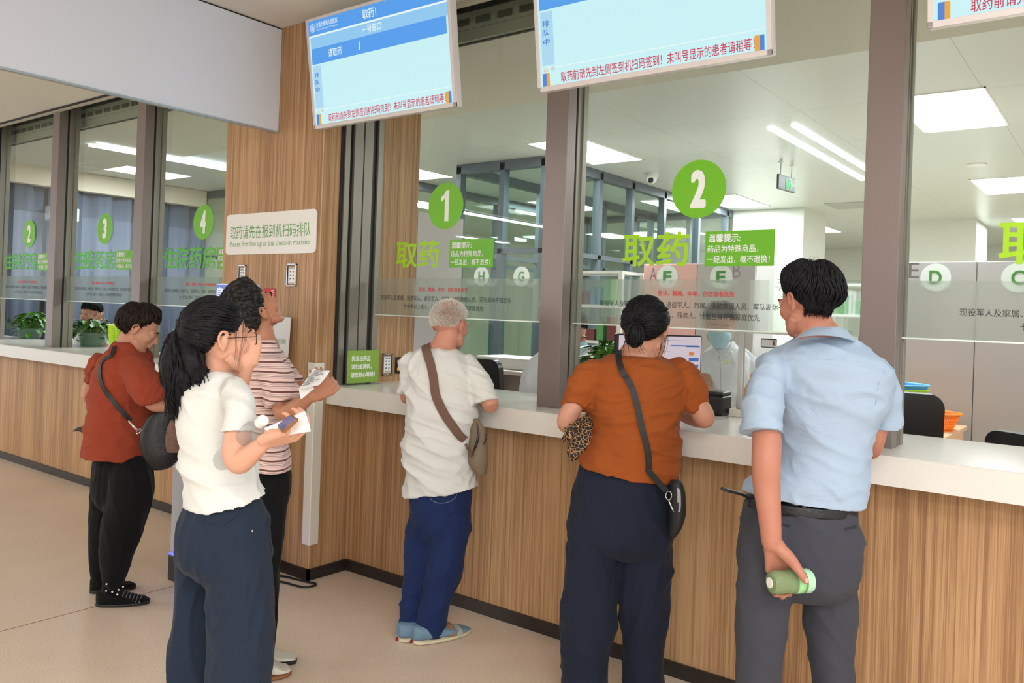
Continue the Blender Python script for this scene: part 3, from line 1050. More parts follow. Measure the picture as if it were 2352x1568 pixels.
def skin_mat(name, c, red=0.12):
    m, nt, b = new_mat(name)
    c = lin(c)
    tc = N(nt, 'ShaderNodeTexCoord')
    n = N(nt, 'ShaderNodeTexNoise'); n.inputs['Scale'].default_value = 14; n.inputs['Detail'].default_value = 5
    nt.links.new(tc.outputs['Object'], n.inputs['Vector'])
    mx = N(nt, 'ShaderNodeMix', data_type='RGBA')
    nt.links.new(n.outputs['Fac'], mx.inputs[0])
    mx.inputs[6].default_value = (*c, 1)
    mx.inputs[7].default_value = (min(1, c[0] * 1.04), c[1] * (1 - red), c[2] * (1 - red), 1)
    nt.links.new(mx.outputs[2], b.inputs['Base Color'])
    b.inputs['Roughness'].default_value = 0.48
    b.inputs['Specular IOR Level'].default_value = 0.35
    b.inputs['Subsurface Weight'].default_value = 0.05
    b.inputs['Subsurface Radius'].default_value = (0.02, 0.008, 0.005)
    b.inputs['Subsurface Scale'].default_value = 0.4
    n2 = N(nt, 'ShaderNodeTexNoise'); n2.inputs['Scale'].default_value = 160; n2.inputs['Detail'].default_value = 3
    nt.links.new(tc.outputs['Object'], n2.inputs['Vector'])
    bp = N(nt, 'ShaderNodeBump'); bp.inputs['Strength'].default_value = 0.18; bp.inputs['Distance'].default_value = 0.002
    nt.links.new(n2.outputs['Fac'], bp.inputs['Height'])
    nt.links.new(bp.outputs[0], b.inputs['Normal'])
    return m

def cloth_mat(name, c, rough=0.85, var=0.05, weave=260, bump=0.35, sheen=0.04, wr=0.35):
    m, nt, b = new_mat(name)
    c = lin(c)
    tc = N(nt, 'ShaderNodeTexCoord')
    n = N(nt, 'ShaderNodeTexNoise'); n.inputs['Scale'].default_value = 5; n.inputs['Detail'].default_value = 6
    nt.links.new(tc.outputs['Object'], n.inputs['Vector'])
    mr = N(nt, 'ShaderNodeMapRange'); mr.inputs['To Min'].default_value = 1 - var; mr.inputs['To Max'].default_value = 1 + var
    nt.links.new(n.outputs['Fac'], mr.inputs['Value'])
    mx = N(nt, 'ShaderNodeVectorMath', operation='SCALE'); mx.inputs[0].default_value = c
    nt.links.new(mr.outputs[0], mx.inputs['Scale'])
    nt.links.new(mx.outputs[0], b.inputs['Base Color'])
    b.inputs['Roughness'].default_value = rough
    b.inputs['Specular IOR Level'].default_value = 0.2
    b.inputs['Sheen Weight'].default_value = sheen
    w = N(nt, 'ShaderNodeTexNoise'); w.inputs['Scale'].default_value = weave; w.inputs['Detail'].default_value = 2
    nt.links.new(tc.outputs['Object'], w.inputs['Vector'])
    b1 = N(nt, 'ShaderNodeBump'); b1.inputs['Strength'].default_value = bump; b1.inputs['Distance'].default_value = 0.0015
    nt.links.new(w.outputs['Fac'], b1.inputs['Height'])
    # soft creases
    mp = N(nt, 'ShaderNodeMapping'); mp.inputs['Scale'].default_value = (5, 5, 7)
    nt.links.new(tc.outputs['Object'], mp.inputs['Vector'])
    cn = N(nt, 'ShaderNodeTexNoise'); cn.inputs['Scale'].default_value = 1; cn.inputs['Detail'].default_value = 3; cn.inputs['Distortion'].default_value = 1.3
    nt.links.new(mp.outputs[0], cn.inputs['Vector'])
    b2 = N(nt, 'ShaderNodeBump'); b2.inputs['Strength'].default_value = wr * 0.85; b2.inputs['Distance'].default_value = 0.02
    nt.links.new(cn.outputs['Fac'], b2.inputs['Height'])
    nt.links.new(b1.outputs[0], b2.inputs['Normal'])
    nt.links.new(b2.outputs[0], b.inputs['Normal'])
    return m

def hair_mat(name, c, c2=None, rough=0.38, streak=1.0):
    m, nt, b = new_mat(name)
    c = lin(c); c2 = lin(c2) if c2 else tuple(v * 1.6 for v in c)
    tc = N(nt, 'ShaderNodeTexCoord')
    n = N(nt, 'ShaderNodeTexNoise'); n.inputs['Scale'].default_value = 70; n.inputs['Detail'].default_value = 4
    nt.links.new(tc.outputs['Object'], n.inputs['Vector'])
    cr = N(nt, 'ShaderNodeValToRGB')
    cr.color_ramp.elements[0].position = 0.42; cr.color_ramp.elements[0].color = (*c, 1)
    cr.color_ramp.elements[1].position = 0.75; cr.color_ramp.elements[1].color = (*c2, 1)
    nt.links.new(n.outputs['Fac'], cr.inputs[0])
    nt.links.new(cr.outputs[0], b.inputs['Base Color'])
    b.inputs['Roughness'].default_value = max(0.55, rough)
    b.inputs['Specular IOR Level'].default_value = 0.18
    bp = N(nt, 'ShaderNodeBump'); bp.inputs['Strength'].default_value = 0.4; bp.inputs['Distance'].default_value = 0.003
    nt.links.new(n.outputs['Fac'], bp.inputs['Height'])
    nt.links.new(bp.outputs[0], b.inputs['Normal'])
    return m

EYEW = mat('eye_white', (225, 220, 214), rough=0.2)
EYEB = mat('eye_iris', (28, 20, 16), rough=0.1)
LIPS = mat('lip_skin', (176, 104, 92), rough=0.45)
HBLACK = hair_mat('black_hair', (13, 13, 17), (34, 33, 40))
HGREY = hair_mat('greying_hair', (20, 19, 20), (74, 70, 68))
HBROWN = hair_mat('dark_brown_hair', (22, 17, 16), (62, 46, 42))
HWHITE = hair_mat('white_hair', (228, 221, 212), (250, 247, 242), rough=0.7)

def person_body(par, mb, m, voxel=0.006, sm=3):
    me = remeshed(mb, voxel, sm, 0.5)
    return me_part(par, 'body', me, m)

def garment(par, name, mb, m, voxel=0.008, sm=4, fold=None, label=None, post=None):
    me = remeshed(mb, voxel, sm, 0.5)
    if fold: displace(me, fold)
    if post: post(me)
    return me_part(par, name, me, m, label=label)

def strap(par, name, pts, nrm, w, t, m, world=True, single_=None):
    # flat band along pts, nrm = outward normals
    P_ = [Vector(p) for p in pts]
    A = catmull(np.array([[*p, *n_] for p, n_ in zip(P_, nrm)]), 6)
    vs = []
    n = len(A)
    for i in range(n):
        p = Vector(A[i][:3]); nn = Vector(A[i][3:]).normalized()
        T = (Vector(A[min(i + 1, n - 1)][:3]) - Vector(A[max(i - 1, 0)][:3])).normalized()
        s = T.cross(nn).normalized()
        for (a, b) in ((-1, 0), (1, 0), (1, 1), (-1, 1)):
            vs.append(p + s * (w / 2 * a) + nn * (t * b))
    fs = []
    for i in range(n - 1):
        for k in range(4):
            k2 = (k + 1) % 4
            fs.append((i * 4 + k, i * 4 + k2, (i + 1) * 4 + k2, (i + 1) * 4 + k))
    fs += [(3, 2, 1, 0), tuple((n - 1) * 4 + k for k in range(4))]
    return MB().add(vs, fs)

# ================================================================= PEOPLE
from mathutils.bvhtree import BVHTree
def snapper(o):
    Mw = WM[o.name]
    me = o.data
    t = BVHTree.FromPolygons([Mw @ v.co for v in me.vertices], [p.vertices[:] for p in me.polygons])
    def f(pts, off):
        out = []; nr = []
        for p in pts:
            q, n_, i, d = t.find_nearest(Vector(p))
            out.append(q + n_ * off); nr.append(n_)
        if len(out) > 6:
            for _ in range(14):
                out = [out[0]] + [(out[i - 1] + out[i] * 2 + out[i + 1]) / 4 for i in range(1, len(out) - 1)] + [out[-1]]
                nr = [nr[0]] + [(nr[i - 1] + nr[i] * 2 + nr[i + 1]).normalized() for i in range(1, len(nr) - 1)] + [nr[-1]]
            # keep the band outside the cloth
            fix = []
            for q_ in out:
                a_, n2_, i_, d_ = t.find_nearest(q_)
                dd = (q_ - a_).dot(n2_)
                fix.append(max(0.0, off - dd))
            for _ in range(3):
                fix = [max(fix[max(0, i - 1)], fix[i], fix[min(len(fix) - 1, i + 1)]) for i in range(len(fix))]
            out = [q_ + n_ * f_ for q_, n_, f_ in zip(out, nr, fix)]
        # even out the normals
        nr2 = [(nr[max(0, i - 1)] + nr[i] * 2 + nr[min(len(nr) - 1, i + 1)]).normalized() for i in range(len(nr))]
        return out, nr2
    def ray(pts, off):
        # the point of the cloth that faces the queue side, seen along the line towards the standing viewer
        out = []; nr = []
        for p in pts:
            o_ = Vector((0, 0, 1.6)); d_ = (Vector(p) - o_).normalized()
            q, n_, i, dd = t.ray_cast(o_, d_)
            if q is None: q, n_, i, dd = t.find_nearest(Vector(p))
            if n_.dot(d_) > 0: n_ = -n_
            out.append(q + n_ * off); nr.append(n_)
        if len(out) > 8:
            for _ in range(6):
                out = [out[0]] + [(out[i - 1] + out[i] * 2 + out[i + 1]) / 4 for i in range(1, len(out) - 1)] + [out[-1]]
        for _ in range(5):
            nr = [(nr[max(0, i - 1)] + nr[i] * 2 + nr[min(len(nr) - 1, i + 1)]).normalized() for i in range(len(nr))]
        return out, nr
    f.ray = ray
    return f
def dense(pts, k=5):
    A = catmull(np.array([list(p) for p in pts], float), k)
    return [Vector(a) for a in A]

BLK = cloth_mat('black_cloth', (13, 14, 17), var=0.1, wr=0.5)
SOLE_D = mat('dark_sole', (24, 24, 24), rough=0.6)

# ---------------------------------------------------------------- woman in the rust blouse at the left bay
skinA = skin_mat('skin_tan', (192, 146, 122))
p1 = thing('person', 'older woman in rust red blouse and black trousers at the left counter, head bowed', 'person', (-4.302, 2.201, 0))
HM1 = head_M((-4.183, 2.255, 1.434), -36, -26, 0, 0.95)
b = MB()
head_geo(b, HM1)
limb(b, [(-4.242, 2.235, 1.390, 0.0577), (-4.264, 2.231, 1.319, 0.06709), (-4.286, 2.228, 1.260, 0.09275)])
loftr(b, [(-4.259, 2.223, 1.274, 0.07155, 0.08, 1.092, 2.000, 0), (-4.268, 2.216, 1.169, 0.1096, 0.1, 1.095, 2.000, 0), (-4.279, 2.209, 0.9609, 0.1119, 0.11, 1.099, 2.000, 0), (-4.261, 2.223, 0.7308, 0.1039, 0.11, 1.096, 2.000, 0), (-4.256, 2.228, 0.5925, 0.09463, 0.1, 1.095, 2.000, 0)])
limb(b, [(-4.145, 2.209, 1.229, 0.03398), (-4.027, 2.212, 1.144, 0.04011), (-3.951, 2.207, 1.075, 0.03963), (-3.936, 2.282, 1.059, 0.03566), (-3.982, 2.372, 1.082, 0.02738)])
limb(b, [(-4.486, 2.200, 1.212, 0.0332), (-4.556, 2.185, 1.124, 0.03104), (-4.560, 2.183, 1.048, 0.0382), (-4.622, 2.286, 1.004, 0.03187)])
limb(b, [(-4.156, 2.203, 0.68, 0.06344), (-4.171, 2.193, 0.4299, 0.04984), (-4.198, 2.173, 0.2247, 0.03625), (-4.202, 2.158, 0.1482, 0.02938), (-4.219, 2.158, 0.06511, 0.02945)])
limb(b, [(-4.410, 2.236, 0.6377, 0.06139), (-4.425, 2.225, 0.3771, 0.04486), (-4.439, 2.215, 0.1875, 0.03306), (-4.446, 2.211, 0.0809, 0.02833), (-4.448, 2.209, 0.03354, 0.02833)])
hand(b, (-3.982, 2.372, 1.082), (0.75, 0.6, 0.1), (0.3, 0.2, -1), 1, (0.5, 0.6, 0.5), 0.95)
person_body(p1, b, skinA, 0.0055)
face_parts(p1, HM1, brow=HBROWN)
s = MB()
loftr(s, [(-4.258, 2.223, 1.371, 0.06204, 0.075, 1.231, 2.000, 0), (-4.255, 2.226, 1.331, 0.09688, 0.1, 1.230, 2.000, 0), (-4.255, 2.226, 1.271, 0.1363, 0.13, 1.231, 2.000, 0), (-4.260, 2.223, 1.193, 0.1582, 0.155, 1.232, 2.000, 0), (-4.266, 2.218, 1.089, 0.1697, 0.165, 1.234, 2.000, 0), (-4.272, 2.214, 0.9728, 0.172, 0.17, 1.236, 2.000, 0), (-4.280, 2.208, 0.8569, 0.1695, 0.175, 1.239, 2.000, 0), (-4.287, 2.204, 0.7527, 0.1693, 0.185, 1.241, 2.000, 0)])
sleeve(s, [(-4.141, 2.200, 1.243, 0.07685), (-4.012, 2.198, 1.168, 0.08871), (-3.957, 2.203, 1.102, 0.08367), (-3.951, 2.207, 1.080, 0.06826)])
sleeve(s, [(-4.473, 2.198, 1.230, 0.07099), (-4.549, 2.191, 1.153, 0.04775), (-4.561, 2.181, 1.114, 0.04059)])
RUST = cloth_mat('rust_cotton', (148, 64, 44), var=0.08, wr=0.6)
sh = garment(p1, 'blouse', s, RUST, 0.008, 4, folds(0.014, 7, 9, 1.0))
t = MB()
loftr(t, [(-4.280, 2.221, 0.7863, 0.1248, 0.14, 1.185, 2.000, 0), (-4.268, 2.231, 0.6826, 0.148, 0.16, 1.183, 2.000, 0), (-4.265, 2.234, 0.5902, 0.1561, 0.165, 1.182, 2.000, 0), (-4.259, 2.238, 0.521, 0.1422, 0.15, 1.182, 2.000, 0), (-4.250, 2.245, 0.4635, 0.0983, 0.1, 1.180, 2.000, 0)])
limb(t, [(-4.173, 2.216, 0.7099, 0.1002), (-4.146, 2.211, 0.6351, 0.111), (-4.150, 2.208, 0.5442, 0.1133), (-4.174, 2.191, 0.4071, 0.1042), (-4.192, 2.177, 0.2703, 0.08836), (-4.190, 2.167, 0.1645, 0.06555), (-4.190, 2.167, 0.1465, 0.06103)])
limb(t, [(-4.393, 2.236, 0.6755, 0.0801), (-4.409, 2.237, 0.5905, 0.09444), (-4.429, 2.222, 0.3769, 0.08028), (-4.437, 2.217, 0.1876, 0.06375), (-4.442, 2.214, 0.08815, 0.04958)])
garment(p1, 'trousers', t, BLK, 0.008, 9, folds(0.009, 9, 2.2, 2.0))
m = MB()
limb(m, [(-4.204, 2.156, 0.1413, 0.0339), (-4.210, 2.152, 0.08678, 0.0339), (-4.209, 2.153, 0.04612, 0.0339)], 12)
o = part(p1, 'sock', m, BLK, smooth=True)
m = MB(); limb(m, [(-4.444, 2.212, 0.08099, 0.03306), (-4.448, 2.209, 0.02174, 0.03306)], 12)
part(p1, 'sock', m, BLK, smooth=True)
for (x, y, z) in [(-4.151, 2.109, 0.1001), (-4.126, 2.128, 0.09672), (-4.101, 2.147, 0.1089), (-4.095, 2.139, 0.08796), (-4.150, 2.109, 0.1357), (-4.102, 2.171, 0.1183)]:
    part(o, 'white_dot', MB().ell((x, y, z), 0.005, seg=8, rings=6), WHITE, smooth=True)
o = shoe(p1, (-4.260, 2.117, -2.22e-16), (-4.091, 2.310, -2.22e-16), 0.095, 0.075, BLK, SOLE_D)
st = MB()
for k in range(6):
    h_ = Vector((-4.260, 2.117, -2.22e-16)).lerp(Vector((-4.091, 2.310, -2.22e-16)), 0.52 + 0.065 * k)
    dv = (Vector((-4.091, 2.310, -2.22e-16)) - Vector((-4.260, 2.117, -2.22e-16))).normalized()
    sv = Vector((-dv.y, dv.x, 0))
    zt = 0.064 - 0.0055 * k
    st.tube([h_ - sv * 0.047 + Vector((0, 0, zt * 0.55)), h_ - sv * 0.03 + Vector((0, 0, zt * 0.93)), h_ + Vector((0, 0, zt)), h_ + sv * 0.03 + Vector((0, 0, zt * 0.93)), h_ + sv * 0.047 + Vector((0, 0, zt * 0.55))], 0.0028, 6, 3)
part(o, 'mesh_stripe', st, mat('grey_mesh', (120, 118, 116), rough=0.6), smooth=True)
shoe(p1, (-4.470, 2.181, 0), (-4.361, 2.380, 0), 0.09, 0.072, BLK, SOLE_D)
hair(p1, 'hair', HM1, HBROWN, thick=0.017, front=0.55, side=-0.12, back=-0.98, origin=(0, -0.45, 0.85), n=800, lock_r=0.0045, hang=0.012, seed=3, lift=0.014, flow_noise=0.7, base_amp=0.006)
e = MB(); e.ell((HM1 @ Vector((0.083, -0.008, -0.042))), 0.004, seg=10, rings=8)
part(p1, 'earring', e, mat('gold', (212, 170, 70), rough=0.2, metal=1.0), smooth=True)
# her bag and the things she carries
sn = snapper(sh)
bag = thing('handbag', 'black leather crossbody bag on the hip of the woman in rust', 'bag', (-3.954, 2.268, 0.8794))
LEATH = mat('black_leather', (18, 20, 26), rough=0.42, bump=0.25, bump_scale=120)
bb = MB()
loftr(bb, [(-3.950, 2.271, 1.040, 0.02451, 0.02, 1.053, 2.000, 0), (-3.955, 2.267, 1.002, 0.06351, 0.035, 1.055, 2.000, 0), (-3.961, 2.263, 0.9348, 0.09137, 0.045, 1.057, 2.000, 0), (-3.960, 2.264, 0.868, 0.09917, 0.05, 1.057, 2.000, 0), (-3.951, 2.271, 0.8015, 0.09025, 0.048, 1.055, 2.000, 0), (-3.954, 2.269, 0.7456, 0.05571, 0.035, 1.056, 2.000, 0), (-3.963, 2.263, 0.7274, 0.02897, 0.02, 1.058, 2.000, 0)])
part(bag, 'bag_body', bb.xf(Matrix.Identity(4)), LEATH, smooth=True)
pts, nr = sn.ray(dense([(-4.222, 2.125, 1.360), (-4.148, 2.055, 1.331), (-4.110, 2.022, 1.255), (-4.058, 1.999, 1.178), (-4.020, 2.028, 1.107), (-3.981, 2.059, 1.048), (-3.971, 2.104, 0.9895)], 5), 0.007)
part(bag, 'strap', strap(None, '', pts, nr, 0.022, 0.004, LEATH), LEATH, smooth=False)
r_ = MB()
r_.tube([(-3.955, 2.091, 0.9923), (-3.928, 2.100, 0.9688), (-3.920, 2.118, 0.9465)], 0.006, 8, 3)
c0 = Vector((-3.924, 2.128, 0.9408))
ring = [c0 + Vector((math.cos(a) * 0.014, math.sin(a) * 0.010, math.sin(a) * 0.012)) for a in [k * PI / 6 for k in range(13)]]
r_.tube(ring, 0.0025, 6, 1)
part(bag, 'ring', r_, CHROME, smooth=True)
z_ = MB(); z_.tube([(-3.909, 2.214, 1.011), (-3.904, 2.205, 0.9357), (-3.888, 2.218, 0.8489)], 0.002, 6, 3)
part(bag, 'zipper', z_, mat('zip_dark', (70, 70, 74), rough=0.3, metal=0.8))
pu = MB()
loftr(pu, [(-3.876, 2.290, 0.9864, 0.02213, 0.02, 1.042, 2.000, 0), (-3.878, 2.288, 0.942, 0.0354, 0.028, 1.043, 2.000, 0), (-3.878, 2.289, 0.8756, 0.04204, 0.03, 1.043, 2.000, 0), (-3.873, 2.293, 0.8249, 0.03761, 0.025, 1.042, 2.000, 0)])
single('pouch', 'small brown patterned pouch held in front of the black handbag', 'pouch', pu, mat('brown_print', (112, 84, 74), rough=0.8, noise_amt=0.5, noise_scale=45), smooth=True)
um = MB()
um.tube([(-4.625, 2.134, 0.8584), (-4.595, 2.157, 0.8716), (-4.555, 2.187, 0.8615), (-4.488, 2.239, 0.8406)], [0.004, 0.022, 0.034, 0.034], 10, 4, 0.6)
single('folded_umbrella', 'dark folded umbrella sticking out behind the woman in rust', 'umbrella', um, mat('umbrella_grey', (46, 46, 46), rough=0.6), smooth=True)

# ---------------------------------------------------------------- young woman with the ponytail
skinB = skin_mat('skin_fair', (212, 166, 142))
p2 = thing('person', 'young woman with black ponytail, white T-shirt and wide navy trousers, holding a phone', 'person', (-2.178, 1.432, 0))
HM2 = head_M((-2.186, 1.426, 1.488), -16, 2, 0, 0.93)
b = MB()
head_geo(b, HM2, 1.0, 0.97)
limb(b, [(-2.193, 1.422, 1.458, 0.04307), (-2.201, 1.428, 1.405, 0.04325), (-2.212, 1.432, 1.364, 0.05921)])
loftr(b, [(-2.194, 1.434, 1.346, 0.06225, 0.06, 0.9952, 2.000, 0), (-2.200, 1.429, 1.274, 0.08518, 0.075, 0.9987, 2.000, 0), (-2.187, 1.440, 1.143, 0.08912, 0.075, 0.9945, 2.000, 0), (-2.181, 1.445, 1.038, 0.08846, 0.08, 0.9929, 2.000, 0), (-2.172, 1.453, 0.8028, 0.08518, 0.08, 0.9917, 2.000, 0)])
limb(b, [(-2.065, 1.407, 1.327, 0.02515), (-2.015, 1.382, 1.271, 0.03077), (-1.988, 1.365, 1.221, 0.03888), (-1.971, 1.353, 1.176, 0.03975), (-1.945, 1.348, 1.162, 0.03343), (-1.890, 1.352, 1.199, 0.02591), (-1.850, 1.357, 1.229, 0.01868)])
limb(b, [(-2.268, 1.541, 1.314, 0.03587), (-2.271, 1.564, 1.270, 0.03336), (-2.213, 1.520, 1.313, 0.02435), (-2.161, 1.497, 1.376, 0.02255), (-2.132, 1.493, 1.418, 0.01974)])
hand(b, (-1.852, 1.355, 1.228), (0.80, 0.45, 0.30), (-0.1, 0.5, 1.0), -1, (0.75, 0.9, 0.6), 0.95, thumb=(0.3, 0.3), thumb_in=0.55)
hand(b, (-2.131, 1.494, 1.418), (-0.05, 0.05, 1.0), (-1.0, 0.4, 0.1), 1, (0.75, 0.95, 0.7), 0.86, thumb=(0.3, 0.3), thumb_in=0.6)
limb(b, [(-2.320, 1.453, 0.7707, 0.0326), (-2.321, 1.453, 0.5668, 0.02717), (-2.320, 1.455, 0.363, 0.02445), (-2.317, 1.458, 0.1728, 0.02173), (-2.315, 1.461, -0.01731, 0.01902)])
limb(b, [(-2.091, 1.451, 0.8206, 0.04622), (-2.082, 1.459, 0.6283, 0.03852), (-2.079, 1.462, 0.4357, 0.03082), (-2.076, 1.465, 0.256, 0.02568), (-2.075, 1.467, 0.06332, 0.02054)])
person_body(p2, b, skinB, 0.0045)
face_parts(p2, HM2, brow=HBLACK)
s = MB()
loftr(s, [(-2.202, 1.428, 1.388, 0.03229, 0.065, 1.312, 2.000, 0), (-2.201, 1.428, 1.371, 0.06312, 0.085, 1.312, 2.000, 0), (-2.202, 1.428, 1.347, 0.09228, 0.1, 1.313, 2.000, 0), (-2.204, 1.426, 1.310, 0.1043, 0.11, 1.314, 2.000, 0), (-2.204, 1.426, 1.260, 0.1074, 0.115, 1.315, 2.000, 0), (-2.201, 1.429, 1.208, 0.1088, 0.115, 1.314, 2.000, 0), (-2.192, 1.436, 1.156, 0.113, 0.11, 1.311, 2.000, 0), (-2.186, 1.441, 1.110, 0.1123, 0.11, 1.308, 2.000, 0), (-2.181, 1.445, 1.065, 0.111, 0.115, 1.307, 2.000, 0), (-2.175, 1.449, 1.028, 0.1167, 0.135, 1.305, 2.000, 0.1), (-2.170, 1.454, 1.005, 0.1196, 0.142, 1.303, 2.000, 0.22)])
sleeve(s, [(-2.081, 1.407, 1.347, 0.04041), (-2.021, 1.390, 1.313, 0.04451), (-1.996, 1.371, 1.268, 0.04759), (-1.989, 1.365, 1.232, 0.04982)])
sleeve(s, [(-2.244, 1.509, 1.327, 0.04075), (-2.262, 1.546, 1.293, 0.04139)])
WT = cloth_mat('white_cotton', (216, 219, 218), var=0.02, wr=0.55)
sh2 = garment(p2, 'tshirt', s, WT, 0.0065, 4, folds(0.011, 6, 8, 4.0, diag=0.5))
NAVY = cloth_mat('navy_cotton', (33, 44, 62), var=0.10, wr=0.6)
t = MB()
loftr(t, [(-2.174, 1.450, 1.065, 0.08747, 0.095, 1.199, 2.000, 0), (-2.173, 1.451, 0.9995, 0.1099, 0.115, 1.199, 2.000, 0), (-2.177, 1.449, 0.9206, 0.1366, 0.145, 1.202, 2.000, 0), (-2.173, 1.451, 0.8617, 0.1439, 0.15, 1.201, 2.000, 0), (-2.170, 1.454, 0.816, 0.1341, 0.14, 1.200, 2.000, 0), (-2.169, 1.455, 0.7767, 0.09523, 0.09, 1.200, 2.000, 0)])
limb(t, [(-2.281, 1.432, 0.9175, 0.05348), (-2.320, 1.453, 0.7843, 0.06248), (-2.324, 1.450, 0.6754, 0.05976), (-2.323, 1.451, 0.5667, 0.06248), (-2.321, 1.454, 0.4064, 0.06791), (-2.319, 1.456, 0.2271, 0.07063), (-2.315, 1.460, 0.007128, 0.07335)])
limb(t, [(-2.104, 1.454, 0.9462, 0.07994), (-2.089, 1.453, 0.8335, 0.09245), (-2.084, 1.457, 0.731, 0.09758), (-2.075, 1.464, 0.6414, 0.1002), (-2.078, 1.463, 0.4769, 0.08988), (-2.078, 1.464, 0.3073, 0.08474), (-2.076, 1.466, 0.08257, 0.08218)])
pants2 = garment(p2, 'trousers', t, NAVY, 0.008, 9, folds(0.013, 7, 2.6, 6.0))
sn2 = snapper(pants2)
pk = MB()
q, nq = sn2.ray([(-2.061, 1.323, 1.005), (-1.990, 1.377, 1.040), (-1.992, 1.375, 0.9982), (-2.023, 1.352, 0.9724), (-2.061, 1.323, 0.9756)], 0.006)
q2, _n = sn2.ray([(-2.061, 1.323, 1.005), (-1.990, 1.377, 1.040), (-1.992, 1.375, 0.9982), (-2.023, 1.352, 0.9724), (-2.061, 1.323, 0.9756)], -0.004)
pk.add(q + q2, [(0, 1, 2, 3, 4), (9, 8, 7, 6, 5)] + [(i, i + 5, (i + 1) % 5 + 5, (i + 1) % 5) for i in range(5)])
part(p2, 'pocket_flap', pk, NAVY)
bt = MB()
for c in [(-1.965, 1.433, 1.072), (-1.933, 1.446, 0.9619)]:
    q, nq = sn2.ray([c], 0.002); part(p2, 'button', MB().ell(q[0], 0.004, seg=8, rings=6), CHROME, smooth=True)
shoe(p2, (-2.383, 1.427, 0), (-2.183, 1.547, 0), 0.09, 0.08, WHITE, WHITE)
shoe(p2, (-2.138, 1.413, 0), (-1.938, 1.533, 0), 0.09, 0.08, WHITE, WHITE)
def pony(mb, rnd):
    tie = Vector((-2.250, 1.352, 1.518))
    ends = [(-2.252, 1.327, 1.257), (-2.239, 1.311, 1.291), (-2.240, 1.336, 1.270), (-2.183, 1.379, 1.366), (-2.221, 1.376, 1.321), (-2.222, 1.350, 1.290), (-2.230, 1.318, 1.330), (-2.173, 1.362, 1.351)]
    mids = [(-2.245, 1.307, 1.393), (-2.230, 1.292, 1.407), (-2.210, 1.308, 1.395), (-2.189, 1.349, 1.421), (-2.223, 1.348, 1.406), (-2.200, 1.316, 1.396), (-2.223, 1.298, 1.420), (-2.170, 1.326, 1.429)]
    for k in range(8):
        mb.tube([tie + Vector((0, 0, 0.0)), tie.lerp(Vector(mids[k]), 0.4) + Vector((-0.004, -0.004, 0.012)), mids[k], Vector(mids[k]).lerp(Vector(ends[k]), 0.6), ends[k]], [0.014, 0.026, 0.029, 0.022, 0.003], 12, 5, 0.8)
    for k in range(620):
        a = rnd.randrange(8); c2 = rnd.randrange(8); u = rnd.random()
        mm = Vector(mids[a]).lerp(Vector(mids[c2]), u) + Vector([rnd.gauss(0, 0.014) for _ in range(3)])
        ee = Vector(ends[a]).lerp(Vector(ends[c2]), u) + Vector((rnd.gauss(0, 0.012), rnd.gauss(0, 0.012), rnd.uniform(-0.035, 0.03)))
        mb.tube([tie + Vector([rnd.gauss(0, 0.008) for _ in range(3)]), tie.lerp(mm, 0.45) + Vector((-0.004, -0.006, 0.014)) + Vector([rnd.gauss(0, 0.008) for _ in range(3)]), mm, mm.lerp(ee, 0.55) + Vector([rnd.gauss(0, 0.004) for _ in range(3)]), ee], [0.002, 0.0032, 0.0032, 0.0022, 0.0004], 5, 3)
    # loose strands in front of and below the ear
    for (a, b_, c, d_) in [((-2.066, 1.417, 1.585), (-2.052, 1.416, 1.516), (-2.058, 1.411, 1.440), (-2.065, 1.394, 1.365)), ((-2.072, 1.412, 1.591), (-2.054, 1.401, 1.516), (-2.056, 1.400, 1.447), (-2.060, 1.397, 1.409)), ((-2.073, 1.424, 1.591), (-2.061, 1.434, 1.528), (-2.062, 1.433, 1.490), (-2.072, 1.426, 1.461)), ((-2.060, 1.397, 1.572), (-2.054, 1.389, 1.510), (-2.052, 1.391, 1.466), (-2.054, 1.389, 1.428))]:
        for j in range(3):
            w = Vector([rnd.gauss(0, 0.003) for _ in range(3)])
            strand(mb, [Vector(a) + w, Vector(b_) + w * 1.4, Vector(c) + w * 0.6, Vector(d_) + w * 1.6], 0.0007, 0.0002)
hair(p2, 'hair', HM2, HBLACK, thick=0.012, front=0.42, side=-0.12, back=-0.75, temple=0.48, origin=(0.0, -0.98, 0.18), n=1500, lock_r=0.0028, hang=0.004, seed=8, lift=0.006, flow_noise=0.12, base_amp=0.0035, tmax=2.5, extra=pony)
ti = MB(); ti.tube([(-2.258, 1.346, 1.533), (-2.216, 1.328, 1.519), (-2.244, 1.357, 1.501)], 0.012, 10, 3)
part(p2, 'hair_tie', ti, BLK, smooth=True)
def rim(mb, c, rx, rz, n=24):
    pts = [Vector((c[0] + rx * math.cos(2 * PI * k / n), c[1] - 0.14 * (rx * math.cos(2 * PI * k / n)) * (1 if c[0] > 0 else -1), c[2] + rz * math.sin(2 * PI * k / n))) for k in range(n + 1)]
    mb.tube(pts, 0.0016, 6, 1)
g = MB()
for sx in (-1, 1):
    rim(g, (sx * 0.034, 0.103, -0.002), 0.026, 0.021)
    g.tube([(sx * 0.060, 0.098, 0.006), (sx * 0.076, 0.05, 0.006), (sx * 0.082, -0.01, 0.004)], 0.0015, 6, 3)
g.tube([(-0.009, 0.106, 0.003), (0, 0.109, 0.006), (0.009, 0.106, 0.003)], 0.0015, 6, 3)
part(p2, 'glasses', g.xf(HM2), mat('glasses_frame', (58, 50, 44), rough=0.3, metal=0.5), smooth=True)
